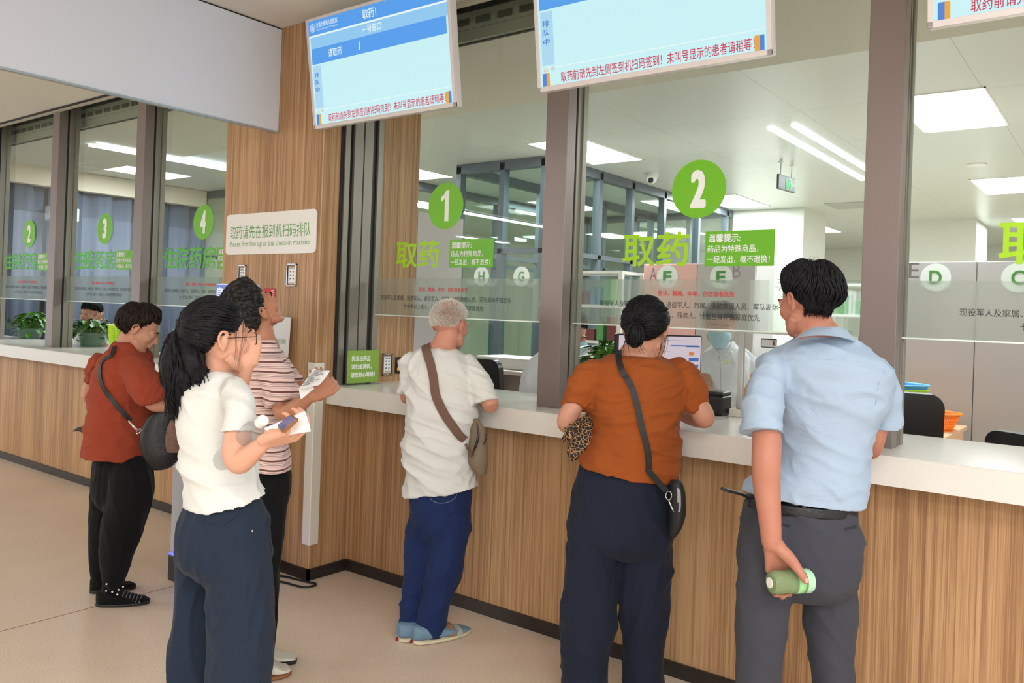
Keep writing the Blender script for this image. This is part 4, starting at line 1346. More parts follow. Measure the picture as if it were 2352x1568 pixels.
# what she holds
ph = thing('smartphone', 'smartphone in a patterned case in the hand of the ponytailed woman', 'phone', (-1.774, 1.364, 1.287))
def slab4(corners, th, grow=0.0):
    c_ = sum((Vector(v) for v in corners), Vector()) / 4
    P4 = [Vector(v) + (Vector(v) - c_).normalized() * grow for v in corners]
    nrm = (P4[1] - P4[0]).cross(P4[3] - P4[0]).normalized()
    cam_dir = Vector((0, 0, 1.6)) - c_
    if nrm.dot(cam_dir) < 0: nrm = -nrm
    bm = bmesh.new()
    vs_ = [bm.verts.new(p) for p in P4] + [bm.verts.new(p - nrm * th) for p in P4]
    for f_ in ((0, 1, 2, 3), (7, 6, 5, 4), (0, 4, 5, 1), (1, 5, 6, 2), (2, 6, 7, 3), (3, 7, 4, 0)): bm.faces.new([vs_[i] for i in f_])
    bmesh.ops.recalc_face_normals(bm, faces=bm.faces[:])
    bmesh.ops.bevel(bm, geom=bm.edges[:], offset=min(0.004, th * 0.35), segments=2, affect='EDGES')
    return MB().bm(bm), nrm
PC = [(-1.804, 1.354, 1.276), (-1.768, 1.369, 1.311), (-1.712, 1.349, 1.306), (-1.751, 1.332, 1.266)]
h, nph = slab4(PC, 0.010)
part(ph, 'case', h, mat('phone_case', (150, 100, 62), rough=0.3, noise_amt=0.5, noise_scale=60), smooth='auto')
h, _q = slab4([Vector(v) + nph * 0.0008 for v in PC], 0.002, -0.006)
part(ph, 'screen', h, mat('phone_glass', (120, 118, 158), rough=0.08, noise_amt=0.7, noise_scale=40))
def sheet(name, label, corners, m, cat='paper', th=0.0012, parent_label=None, n=1, bend=0.0):
    a, b_, c, d_ = [Vector(v) for v in corners]
    nrm = (b_ - a).cross(d_ - a).normalized()
    G = 8
    top = []; 
    for i in range(G + 1):
        for j in range(G + 1):
            u, v = i / G, j / G
            p = (a * (1 - u) + b_ * u) * (1 - v) + (d_ * (1 - u) + c * u) * v
            top.append(p + nrm * bend * math.sin(PI * u) + nrm * bend * 0.4 * math.sin(PI * v))
    N1 = G + 1
    vs = top + [p - nrm * th for p in top]
    fs = []
    k = len(top)
    for i in range(G):
        for j in range(G):
            q = (i * N1 + j, (i + 1) * N1 + j, (i + 1) * N1 + j + 1, i * N1 + j + 1)
            fs += [q, tuple(x + k for x in q[::-1])]
    for i in range(G):
        fs += [(i * N1, i * N1 + k, (i + 1) * N1 + k, (i + 1) * N1), (i * N1 + G, (i + 1) * N1 + G, (i + 1) * N1 + G + k, i * N1 + G + k),
               (i, i + 1, i + 1 + k, i + k), (G * N1 + i, G * N1 + i + k, G * N1 + i + 1 + k, G * N1 + i + 1)]
    t_ = thing(name, label, cat, a)
    part(t_, 'sheet', MB().add(vs, fs), m, smooth=False)
    return t_
sheet('paper_sheet', 'folded blank white sheet under the smartphone', [(-1.855, 1.353, 1.263), (-1.737, 1.393, 1.319), (-1.707, 1.391, 1.269), (-1.817, 1.370, 1.243)], PAPER, th=0.003, bend=0.004)
bo = thing('water_bottle', 'empty clear water bottle clamped under the ponytailed woman\'s arm', 'bottle', (-2.093, 1.374, 1.126))
a_, b2_ = Vector((-2.126, 1.398, 1.123)), Vector((-1.858, 1.350, 1.283))
ax = (b2_ - a_)
LB = ax.length
BMx = Matrix.Translation(a_) @ Vector((0, 0, 1)).rotation_difference(ax.normalized()).to_matrix().to_4x4()
prof = [(0.0, 0.006), (0.018, 0.0), (0.027, 0.004), (0.030, 0.015)]
for k in range(9):
    prof += [(0.0305 if k % 2 else 0.0285, 0.02 + (LB - 0.085) * k / 9)]
prof += [(0.030, LB - 0.062), (0.026, LB - 0.045), (0.014, LB - 0.025), (0.0125, LB - 0.016)]
part(bo, 'bottle_body', MB().lathe(prof, M=BMx), glass_mat('thin_pet', (0.80, 0.82, 0.83), haze=0.22, haze_col=(0.85, 0.85, 0.86)), smooth='auto')
part(bo, 'cap', MB().lathe([(0.0, LB + 0.006), (0.0155, LB + 0.005), (0.0165, LB - 0.014), (0.0, LB - 0.014)][::-1], M=BMx), WHITE, smooth='auto')

# ---------------------------------------------------------------- woman in stripes looking up
skinC = skin_mat('skin_brown', (180, 130, 104))
p3 = thing('person', 'woman in pink and brown striped T-shirt looking up, holding prescription sheets', 'person', (-2.914, 2.116, 0))
HM3 = head_M((-2.948, 2.090, 1.567), -8, 42, 0, 0.96)
b = MB()
head_geo(b, HM3)
limb(b, [(-2.941, 2.108, 1.526, 0.04406), (-2.931, 2.116, 1.462, 0.04773), (-2.929, 2.118, 1.407, 0.06976)])
loftr(b, [(-2.923, 2.122, 1.379, 0.05048, 0.1, 0.945, 2.000, 0), (-2.928, 2.119, 1.278, 0.06884, 0.12, 0.9474, 2.000, 0), (-2.916, 2.129, 1.077, 0.07802, 0.12, 0.945, 2.000, 0), (-2.898, 2.143, 0.8938, 0.08078, 0.12, 0.9408, 2.000, 0)])
limb(b, [(-2.808, 2.084, 1.325, 0.04457), (-2.718, 2.053, 1.237, 0.04177), (-2.671, 2.039, 1.173, 0.03782), (-2.595, 2.046, 1.202, 0.03226), (-2.524, 2.050, 1.249, 0.0218)])
limb(b, [(-2.991, 2.247, 1.306, 0.04202), (-2.864, 2.218, 1.242, 0.03343), (-2.776, 2.185, 1.251, 0.02178)])
hand(b, (-2.525, 2.049, 1.247), (0.55, 0.62, 0.45), (-0.75, 0.5, 0.25), -1, (1.0, 1.2, 0.8), 0.98, thumb=(0.2, 0.2), thumb_in=0.6)
hand(b, (-2.779, 2.183, 1.249), (0.8, 0.3, 0.25), (0, 0.3, 1), -1, (0.6, 0.7, 0.5), 0.9)
limb(b, [(-2.879, 2.134, 0.6789, 0.06206), (-2.883, 2.132, 0.2404, 0.04015), (-2.884, 2.133, 0.09428, 0.03103), (-2.874, 2.140, 0.04907, 0.0292)])
limb(b, [(-3.051, 2.229, 0.6297, 0.0653), (-3.054, 2.229, 0.1684, 0.04226), (-3.053, 2.230, 0.03387, 0.03265)])
person_body(p3, b, skinC, 0.005)
face_parts(p3, HM3, brow=HBLACK)
s = MB()
loftr(s, [(-2.930, 2.117, 1.447, 0.03486, 0.075, 1.121, 2.000, 0), (-2.927, 2.120, 1.414, 0.06475, 0.1, 1.120, 2.000, 0), (-2.927, 2.120, 1.366, 0.08456, 0.13, 1.121, 2.000, 0), (-2.929, 2.118, 1.297, 0.08548, 0.15, 1.122, 2.000, 0), (-2.931, 2.117, 1.205, 0.08098, 0.16, 1.124, 2.000, 0), (-2.926, 2.121, 1.113, 0.08264, 0.165, 1.123, 2.000, 0), (-2.913, 2.131, 1.022, 0.09218, 0.17, 1.119, 2.000, 0), (-2.905, 2.138, 0.9486, 0.0968, 0.175, 1.117, 2.000, 0), (-2.902, 2.141, 0.9084, 0.09565, 0.178, 1.116, 2.000, 0)])
sleeve(s, [(-2.826, 2.084, 1.338, 0.05901), (-2.751, 2.065, 1.277, 0.06674), (-2.700, 2.055, 1.221, 0.0694), (-2.685, 2.053, 1.196, 0.06746)])
sleeve(s, [(-2.975, 2.234, 1.336, 0.04939), (-2.865, 2.217, 1.275, 0.04643), (-2.795, 2.196, 1.249, 0.0365)])
def stripe_mat():
    m, nt, b_ = new_mat('striped_jersey')
    g = N(nt, 'ShaderNodeNewGeometry')
    sp = N(nt, 'ShaderNodeSeparateXYZ')
    nz = N(nt, 'ShaderNodeTexNoise'); nz.inputs['Scale'].default_value = 5
    nt.links.new(g.outputs['Position'], nz.inputs['Vector'])
    nt.links.new(g.outputs['Position'], sp.inputs[0])
    # stripes lean a little with the garment
    ad = N(nt, 'ShaderNodeMath', operation='MULTIPLY_ADD'); ad.inputs[1].default_value = 0.022
    nt.links.new(nz.outputs['Fac'], ad.inputs[0]); nt.links.new(sp.outputs[2], ad.inputs[2])
    dv = N(nt, 'ShaderNodeMath', operation='DIVIDE'); dv.inputs[1].default_value = 0.036
    nt.links.new(ad.outputs[0], dv.inputs[0])
    fr = N(nt, 'ShaderNodeMath', operation='FRACT')
    nt.links.new(dv.outputs[0], fr.inputs[0])
    cr = N(nt, 'ShaderNodeValToRGB')
    cr.color_ramp.interpolation = 'CONSTANT'
    el = cr.color_ramp.elements
    el[0].position = 0.0; el[0].color = (*lin((98, 66, 62)), 1)
    el[1].position = 0.19; el[1].color = (*lin((232, 200, 198)), 1)
    for pos, c in ((0.48, (160, 130, 126)), (0.53, (230, 206, 202)), (0.62, (150, 118, 116)), (0.69, (236, 214, 210)), (0.80, (160, 130, 126)), (0.85, (232, 200, 198))):
        e_ = el.new(pos); e_.color = (*lin(c), 1)
    nt.links.new(fr.outputs[0], cr.inputs[0])
    nt.links.new(cr.outputs[0], b_.inputs['Base Color'])
    b_.inputs['Roughness'].default_value = 0.85
    b_.inputs['Sheen Weight'].default_value = 0.15
    return m
garment(p3, 'tshirt', s, stripe_mat(), 0.0065, 4, folds(0.006, 7, 9, 9.0))
t = MB()
loftr(t, [(-2.909, 2.147, 0.9377, 0.08593, 0.13, 1.046, 2.000, 0), (-2.908, 2.149, 0.8733, 0.09684, 0.15, 1.046, 2.000, 0), (-2.909, 2.148, 0.7996, 0.09675, 0.155, 1.047, 2.000, 0), (-2.907, 2.150, 0.7444, 0.07579, 0.12, 1.047, 2.000, 0)])
limb(t, [(-2.865, 2.119, 0.8112, 0.09073), (-2.867, 2.118, 0.6477, 0.07984), (-2.872, 2.115, 0.4478, 0.07258), (-2.872, 2.116, 0.2844, 0.0617), (-2.864, 2.122, 0.1177, 0.04718)])
limb(t, [(-3.037, 2.214, 0.7687, 0.08786), (-3.041, 2.212, 0.4437, 0.07258), (-3.037, 2.217, 0.06161, 0.05157)])
garment(p3, 'trousers', t, BLK, 0.008, 9, folds(0.008, 9, 2.2, 12.0))
o = shoe(p3, (-2.935, 2.173, 0), (-2.879, 2.285, 0), 0.098, 0.07, mat('white_leather', (226, 224, 214), rough=0.45, bump=0.2, bump_scale=40), mat('gum_sole', (150, 100, 60), rough=0.6))
shoe(p3, (-3.133, 2.213, 0), (-2.943, 2.363, 0), 0.095, 0.07, mat('white_leather_b', (226, 224, 214), rough=0.45), SOLE_D)
hair(p3, 'hair', HM3, HGREY, thick=0.025, front=0.60, side=-0.10, back=-0.95, origin=(0.0, -0.75, 0.66), n=1200, lock_r=0.0038, hang=0.022, seed=13, lift=0.013, flow_noise=0.4, base_amp=0.006, tmax=2.6)
ps = sheet('prescription_sheet', 'printed prescription sheet in the fist of the woman in stripes', [(-2.513, 1.983, 1.279), (-2.504, 2.040, 1.351), (-2.421, 2.053, 1.352), (-2.421, 2.003, 1.300)], PAPER, bend=0.003)
pr = MB()
rn = random.Random(4)
A_, B_, C_, D_ = [Vector(v) for v in [(-2.513, 1.983, 1.279), (-2.504, 2.040, 1.351), (-2.421, 2.053, 1.352), (-2.421, 2.003, 1.300)]]
nn = (B_ - A_).cross(D_ - A_).normalized()
if nn.z < 0: nn = -nn
for k in range(13):
    u = 0.10 + 0.062 * k
    v0 = 0.12 + 0.1 * rn.random(); v1 = min(0.9, v0 + 0.25 + 0.5 * rn.random())
    p0 = A_ + (B_ - A_) * u + (D_ - A_) * v0; p1_ = A_ + (B_ - A_) * u + (D_ - A_) * v1
    pr.tube([p0 + nn * 0.006, p1_ + nn * 0.006], 0.0011, 5, 1)
part(ps, 'printing', pr, mat('print_grey', (110, 112, 128), rough=0.8))
sheet('prescription_sheet', 'lower white sheet hanging below the fist of the woman in stripes', [(-2.538, 2.002, 1.276), (-2.504, 2.027, 1.315), (-2.490, 2.038, 1.279), (-2.521, 2.002, 1.237)], PAPER)

# ---------------------------------------------------------------- old man in the white T-shirt
skinD = skin_mat('skin_ruddy', (196, 146, 126), red=0.16)
p4 = thing('person', 'white-haired old man in long white T-shirt and blue jeans at the counter', 'person', (-2.708, 2.965, 0))
HM4 = head_M((-2.678, 3.014, 1.525), 2, -8, 0, 1.0)
b = MB()
head_geo(b, HM4, 1.0, 1.02)
limb(b, [(-2.670, 2.995, 1.472, 0.05943), (-2.685, 2.983, 1.418, 0.06155), (-2.697, 2.974, 1.365, 0.08914)])
loftr(b, [(-2.697, 2.974, 1.382, 0.1008, 0.09, 0.7385, 2.000, 0), (-2.691, 2.980, 1.301, 0.138, 0.11, 0.7372, 2.000, 0), (-2.685, 2.985, 1.089, 0.1486, 0.11, 0.7372, 2.000, 0), (-2.682, 2.988, 0.8135, 0.1433, 0.1, 0.7385, 2.000, 0), (-2.678, 2.992, 0.665, 0.1326, 0.09, 0.7385, 2.000, 0)])
limb(b, [(-2.578, 3.053, 1.311, 0.03387), (-2.507, 3.057, 1.236, 0.03563), (-2.459, 3.069, 1.165, 0.0417), (-2.478, 3.092, 1.151, 0.03992), (-2.677, 3.267, 1.169, 0.03582), (-2.824, 3.357, 1.179, 0.02556)])
limb(b, [(-2.821, 2.905, 1.305, 0.02986), (-2.845, 2.900, 1.218, 0.02566), (-2.869, 2.919, 1.151, 0.02585), (-2.989, 3.130, 1.149, 0.02966), (-3.053, 3.333, 1.160, 0.02388)])
hand(b, (-2.824, 3.357, 1.179), (-0.6, 0.8, 0.0), (0, 0, -1), -1, (0.3, 0.4, 0.3), 0.95)
hand(b, (-3.053, 3.333, 1.160), (0.5, 0.8, 0.0), (0, 0, -1), 1, (0.3, 0.4, 0.3), 0.95)
limb(b, [(-2.764, 2.927, 0.555, 0.0382), (-2.773, 2.921, 0.2361, 0.02971), (-2.781, 2.903, 0.04818, 0.02752)])
limb(b, [(-2.633, 3.002, 0.5655, 0.04646), (-2.646, 2.993, 0.2902, 0.03801), (-2.679, 2.956, 0.03458, 0.0316)])
person_body(p4, b, skinD, 0.0055)
face_parts(p4, HM4, brow=HWHITE)
s = MB()
loftr(s, [(-2.702, 2.970, 1.416, 0.06353, 0.075, 0.6351, 2.000, 0), (-2.702, 2.971, 1.401, 0.1019, 0.1, 0.6351, 2.000, 0), (-2.695, 2.976, 1.361, 0.1455, 0.13, 0.6333, 2.000, 0), (-2.691, 2.980, 1.301, 0.17, 0.145, 0.6325, 2.000, 0), (-2.689, 2.982, 1.217, 0.1786, 0.15, 0.6325, 2.000, 0), (-2.687, 2.983, 1.111, 0.1786, 0.15, 0.633, 2.000, 0), (-2.687, 2.983, 0.9831, 0.1765, 0.14, 0.6341, 2.000, 0), (-2.687, 2.984, 0.8769, 0.1733, 0.135, 0.6349, 2.000, 0), (-2.682, 2.988, 0.7922, 0.1765, 0.14, 0.6341, 2.000, 0.05), (-2.675, 2.994, 0.7161, 0.1808, 0.145, 0.6325, 2.000, 0.17)])
sleeve(s, [(-2.584, 3.048, 1.332, 0.05928), (-2.531, 3.051, 1.277, 0.06303), (-2.493, 3.055, 1.217, 0.06271), (-2.474, 3.058, 1.160, 0.05839)])
sleeve(s, [(-2.818, 2.907, 1.320, 0.05119), (-2.837, 2.893, 1.256, 0.04479), (-2.854, 2.893, 1.186, 0.03635)])
sh4 = garment(p4, 'tshirt', s, WT, 0.0065, 4, folds(0.013, 5.5, 7, 15.0, diag=0.7))
JEAN = cloth_mat('blue_denim', (28, 44, 88), var=0.25, wr=0.7, weave=300)
t = MB()
loftr(t, [(-2.683, 2.988, 0.771, 0.1562, 0.11, 0.6693, 2.000, 0), (-2.680, 2.991, 0.6862, 0.1572, 0.12, 0.669, 2.000, 0), (-2.677, 2.993, 0.6014, 0.1519, 0.125, 0.6687, 2.000, 0), (-2.674, 2.996, 0.5272, 0.1423, 0.12, 0.6685, 2.000, 0), (-2.674, 2.996, 0.4741, 0.1062, 0.08, 0.669, 2.000, 0)])
limb(t, [(-2.748, 2.951, 0.6598, 0.06383), (-2.759, 2.943, 0.4997, 0.06596), (-2.769, 2.937, 0.3396, 0.05745), (-2.781, 2.928, 0.2113, 0.05106), (-2.789, 2.910, 0.0761, 0.04881), (-2.790, 2.909, 0.0527, 0.05094)])
limb(t, [(-2.629, 3.004, 0.6713, 0.08869), (-2.628, 3.005, 0.5128, 0.09714), (-2.640, 2.997, 0.375, 0.09292), (-2.655, 2.986, 0.2581, 0.08025), (-2.669, 2.963, 0.1446, 0.07372), (-2.676, 2.958, 0.05999, 0.07162)])
pants4 = garment(p4, 'jeans', t, JEAN, 0.008, 8, folds(0.010, 7, 5.5, 16.0))
sn4p = snapper(pants4)
pk = MB()
q, nq = sn4p.ray(dense([(-2.448, 2.664, 0.7778), (-2.445, 2.666, 0.7608), (-2.409, 2.693, 0.7432), (-2.361, 2.730, 0.7683), (-2.357, 2.733, 0.7953)], 4), 0.003)
pk.tube(q, 0.0016, 5, 1)
part(p4, 'pocket_seam', pk, mat('pale_stitching', (120, 130, 165), rough=0.8))
CANV = mat('blue_canvas', (112, 142, 168), rough=0.85, noise_amt=0.12, noise_scale=30, bump=0.3, bump_scale=200)
SOLEC = mat('dirty_cream_sole', (214, 204, 178), rough=0.7, noise_amt=0.3, noise_scale=28)
for k, (h0, t0) in enumerate([((-2.710, 2.860, 0), (-2.599, 3.149, 0)), ((-2.782, 2.836, 0), (-2.678, 3.115, 0))]):
    o = shoe(p4, h0, t0, 0.098, 0.085, CANV, SOLEC, label='pale blue canvas slip-on shoe with dirty cream sole')
    h0 = Vector(h0); t0 = Vector(t0); dv = (t0 - h0).normalized(); sv = Vector((-dv.y, dv.x, 0)); L_ = (t0 - h0).length
    for (u, w_, c) in ((0.60, 0.030, (150, 112, 70)), (0.74, 0.030, (166, 168, 158))):
        pts = [h0 + dv * (L_ * u) + sv * (0.052 * math.cos(a)) + Vector((0, 0, 0.022 + (0.042 - 0.028 * (u - 0.6) / 0.14 * 0.6) * math.sin(a))) for a in [PI * k2 / 10 for k2 in range(11)]]
        nrm = [(sv * math.cos(a) + Vector((0, 0, 1)) * math.sin(a)) for a in [PI * k2 / 10 for k2 in range(11)]]
        part(o, 'canvas_band', strap(None, '', pts, nrm, w_, 0.003, None), mat('band_%d' % int(u * 100), c, rough=0.85))
    part(o, 'heel_patch', MB().rbox(h0.x - 0.006, h0.y - 0.012, 0.006, h0.x + 0.004, h0.y + 0.012, 0.019, 0.001), mat('red_rubber', (150, 24, 32), rough=0.6))
# white crop: thin shell of short hairs
def fuzz(mb, rnd):
    for i in range(16000):
        d = Vector((rnd.gauss(0, 1), rnd.gauss(0, 1), rnd.gauss(0, 1))).normalized()
        hl = hair_line(d, 0.62, 0.02, -0.50)
        if d.z < hl: continue
        crown = math.acos(max(-1, min(1, d.dot(Vector((0, -0.25, 0.97)).normalized()))))
        if crown < 0.75 and rnd.random() < 0.72: continue
        q = SCALP_C + Vector((d.x * SCALP_R.x * 1.02, d.y * SCALP_R.y, d.z * SCALP_R.z)) * 0.985
        o_ = Vector((d.x + rnd.gauss(0, .22), d.y + rnd.gauss(0, .22), d.z + rnd.gauss(0, .22) - 0.25)).normalized()
        L_ = rnd.uniform(0.009, 0.018)
        a = HM4 @ q; c = HM4 @ (q + o_ * L_)
        s_ = o_.orthogonal().normalized() * 0.0012
        s2 = o_.cross(s_).normalized() * 0.0012
        mb.add([a + s_, a - s_ * 0.5 + s2, a - s_ * 0.5 - s2, c], [(0, 1, 3), (1, 2, 3), (2, 0, 3)])
f = MB(); fuzz(f, random.Random(7))
ho = part(p4, 'hair', f, HWHITE)
# shoulder bag
sn4 = snapper(sh4)
bag = thing('shoulder_bag', 'taupe shoulder bag with wide brown strap on the old man in white', 'bag', (-2.573, 3.134, 0.9175))
STRP = mat('brown_webbing', (112, 84, 74), rough=0.8, bump=0.3, bump_scale=300)
pts, nr = sn4(dense([(-2.813, 3.012, 1.407), (-2.712, 2.874, 1.402), (-2.630, 2.774, 1.374), (-2.591, 2.741, 1.317), (-2.535, 2.721, 1.233), (-2.500, 2.748, 1.147), (-2.487, 2.821, 1.067), (-2.479, 2.891, 1.007), (-2.488, 2.947, 0.9657)], 5), 0.004)
part(bag, 'strap', strap(None, '', pts, nr, 0.042, 0.0035, STRP), STRP)
TAUPE = cloth_mat('taupe_nylon', (128, 114, 98), var=0.06, wr=0.6, weave=400)
bb = MB()
loftr(bb, [(-2.508, 3.032, 1.079, 0.01111, 0.025, 1.132, 2.000, 0), (-2.500, 3.038, 1.031, 0.03438, 0.04, 1.130, 2.000, 0), (-2.498, 3.040, 0.969, 0.04363, 0.05, 1.130, 2.000, 0), (-2.496, 3.042, 0.9169, 0.0489, 0.055, 1.130, 2.000, 0), (-2.494, 3.044, 0.8648, 0.04622, 0.05, 1.129, 2.000, 0), (-2.483, 3.052, 0.8173, 0.0238, 0.03, 1.127, 2.000, 0)])
o = part(bag, 'bag_body', bb, TAUPE, smooth=True)
z_ = MB(); z_.tube([(-2.466, 2.988, 1.075), (-2.449, 2.983, 1.012), (-2.456, 2.972, 0.961), (-2.468, 2.969, 0.9291)], [0.002, 0.006, 0.006, 0.002], 8, 4)
part(bag, 'pocket_opening', z_, BLACK, smooth=True)
z_ = MB(); z_.tube([(-2.443, 3.031, 1.018), (-2.438, 3.029, 0.992), (-2.439, 3.009, 0.9672)], [0.002, 0.003, 0.002], 8, 4)
part(bag, 'zipper', z_, BLACK, smooth=True)

cn = MB(); cn.tube([(-2.485, 2.937, 0.9712), (-2.487, 2.960, 0.9397), (-2.487, 2.986, 0.9163)], [0.008, 0.006, 0.012], 8, 3)
part(bag, 'strap_end', cn, STRP, smooth=True)

# ---------------------------------------------------------------- woman in the ochre T-shirt
skinE = skin_mat('skin_light_tan', (192, 146, 124))
p5 = thing('person', 'woman in ochre brown T-shirt with black hair in a low bun, elbows on the counter', 'person', (-1.649, 2.892, 0))
HM5 = head_M((-1.583, 2.981, 1.540), 12, -18, 0, 1.01)
b = MB()
head_geo(b, HM5)
limb(b, [(-1.591, 2.976, 1.504, 0.05831), (-1.599, 2.957, 1.460, 0.06342), (-1.609, 2.950, 1.415, 0.08808)])
loftr(b, [(-1.608, 2.950, 1.401, 0.1365, 0.1, 0.5012, 2.000, 0), (-1.609, 2.950, 1.327, 0.1762, 0.12, 0.5025, 2.000, 0), (-1.608, 2.951, 1.151, 0.1629, 0.12, 0.5038, 2.000, 0), (-1.621, 2.942, 0.9742, 0.1673, 0.12, 0.5102, 2.000, 0), (-1.628, 2.937, 0.8505, 0.1717, 0.12, 0.5141, 2.000, 0)])
limb(b, [(-1.745, 2.821, 1.340, 0.03502), (-1.771, 2.776, 1.261, 0.03829), (-1.794, 2.746, 1.192, 0.04164), (-1.807, 2.762, 1.154, 0.03666), (-1.877, 2.973, 1.146, 0.03343), (-1.917, 3.218, 1.161, 0.02566)])
limb(b, [(-1.461, 3.062, 1.351, 0.03523), (-1.406, 3.055, 1.283, 0.04003), (-1.367, 3.060, 1.221, 0.04497), (-1.369, 3.083, 1.198, 0.03829), (-1.482, 3.211, 1.182, 0.03478), (-1.657, 3.367, 1.186, 0.02538)])
hand(b, (-1.917, 3.218, 1.161), (0.5, 0.85, 0.0), (0, 0, -1), 1, (0.3, 0.4, 0.3), 0.95)
hand(b, (-1.657, 3.367, 1.186), (-0.7, 0.7, 0.0), (0, 0, -1), -1, (0.3, 0.4, 0.3), 0.95)
limb(b, [(-1.710, 2.850, 0.6757, 0.07004), (-1.724, 2.841, 0.3248, 0.04903), (-1.722, 2.844, 0.04454, 0.03502)])
limb(b, [(-1.557, 2.967, 0.6825, 0.07004), (-1.546, 2.977, 0.3327, 0.04903), (-1.535, 2.986, 0.05286, 0.03502)])
person_body(p5, b, skinE, 0.0055)
face_parts(p5, HM5, brow=HBLACK)
s = MB()
loftr(s, [(-1.605, 2.952, 1.447, 0.07927, 0.08, 0.4999, 2.000, 0), (-1.606, 2.951, 1.437, 0.1163, 0.11, 0.5004, 2.000, 0), (-1.610, 2.949, 1.412, 0.1603, 0.135, 0.5019, 2.000, 0), (-1.609, 2.950, 1.371, 0.192, 0.15, 0.5019, 2.000, 0), (-1.609, 2.950, 1.310, 0.2026, 0.16, 0.5025, 2.000, 0), (-1.609, 2.950, 1.221, 0.1973, 0.165, 0.5035, 2.000, 0), (-1.609, 2.950, 1.142, 0.1858, 0.165, 0.5043, 2.000, 0), (-1.616, 2.945, 1.071, 0.1938, 0.17, 0.5076, 2.000, 0), (-1.623, 2.940, 1.013, 0.2043, 0.175, 0.5108, 2.000, -0.07), (-1.624, 2.940, 0.96, 0.2017, 0.178, 0.5115, 2.000, -0.15)])
sleeve(s, [(-1.742, 2.835, 1.375, 0.0562), (-1.764, 2.794, 1.313, 0.0611), (-1.775, 2.773, 1.256, 0.05743), (-1.775, 2.760, 1.226, 0.05205)])
sleeve(s, [(-1.471, 3.055, 1.386, 0.05989), (-1.428, 3.063, 1.328, 0.06478), (-1.400, 3.059, 1.273, 0.05917), (-1.394, 3.064, 1.249, 0.05395)])
OCH = cloth_mat('ochre_jersey', (148, 76, 32), var=0.05, wr=0.6)
sh5 = garment(p5, 'tshirt', s, OCH, 0.0065, 4, folds(0.014, 4.0, 15, 21.0))
NAVY2 = cloth_mat('dark_navy_cloth', (26, 32, 50), var=0.1, wr=0.6)
t = MB()
loftr(t, [(-1.621, 2.929, 0.997, 0.1862, 0.14, 0.5118, 2.000, 0), (-1.623, 2.928, 0.9231, 0.2055, 0.155, 0.5134, 2.000, 0), (-1.631, 2.923, 0.8349, 0.2178, 0.165, 0.517, 2.000, 0), (-1.637, 2.918, 0.7555, 0.223, 0.17, 0.5201, 2.000, 0), (-1.637, 2.918, 0.6852, 0.2116, 0.155, 0.5209, 2.000, 0), (-1.635, 2.920, 0.6326, 0.1581, 0.1, 0.5207, 2.000, 0)])
limb(t, [(-1.715, 2.846, 0.8332, 0.09805), (-1.722, 2.841, 0.6927, 0.1086), (-1.725, 2.839, 0.5349, 0.1121), (-1.724, 2.841, 0.3773, 0.1086), (-1.728, 2.838, 0.2195, 0.09455), (-1.726, 2.841, 0.04085, 0.08755)])
limb(t, [(-1.545, 2.975, 0.8408, 0.09805), (-1.547, 2.975, 0.7005, 0.1086), (-1.548, 2.974, 0.5428, 0.1051), (-1.547, 2.976, 0.3852, 0.09455), (-1.544, 2.979, 0.2277, 0.08229), (-1.538, 2.984, 0.04924, 0.07704)])
garment(p5, 'trousers', t, NAVY2, 0.008, 9, folds(0.012, 6, 3.2, 23.0))
shoe(p5, (-1.792, 2.808, 0), (-1.812, 3.058, 0), 0.1, 0.075, BLK, SOLE_D)
shoe(p5, (-1.592, 2.961, 0), (-1.572, 3.211, 0), 0.1, 0.075, BLK, SOLE_D)
def bun(mb, rnd):
    c = Vector((-1.544, 2.810, 1.521))
    mb.ell(c, (0.034, 0.028, 0.046), None, 20, 14)
    for k in range(150):
        a = rnd.uniform(0, 2 * PI); r = rnd.uniform(0.6, 1.06)
        pts = []
        for j in range(6):
            u = j / 5
            th = -0.3 + u * 2.6 + rnd.gauss(0, .05)
            pts.append(c + Vector((math.cos(a) * math.sin(th) * 0.036 * r, math.sin(a) * math.sin(th) * 0.030 * r - 0.002, math.cos(th) * 0.050 * r)))
        mb.tube(pts, [0.001, 0.0035, 0.004, 0.004, 0.003, 0.0005], 5, 2)
    for (p_, q_, r__) in [((-1.471, 2.929, 1.527), (-1.472, 2.927, 1.493), (-1.487, 2.929, 1.455)), ((-1.474, 2.901, 1.502), (-1.475, 2.900, 1.476), (-1.485, 2.893, 1.445)), ((-1.532, 2.832, 1.483), (-1.523, 2.839, 1.461), (-1.522, 2.852, 1.449)), ((-1.582, 2.818, 1.506), (-1.587, 2.815, 1.475), (-1.581, 2.820, 1.451))]:
        for j in range(4):
            w = Vector([rnd.gauss(0, 0.004) for _ in range(3)])
            strand(mb, [Vector(p_) + w, Vector(q_) + w * 1.5, Vector(r__) + w * 2], 0.0011, 0.0003)
hair(p5, 'hair', HM5, HBLACK, thick=0.016, front=0.55, side=-0.30, back=-0.85, origin=(-0.15, -0.90, -0.38), n=1300, lock_r=0.0034, hang=0.010, seed=31, lift=0.008, flow_noise=0.25, base_amp=0.004, tmax=2.9, extra=bun)
sc = MB()
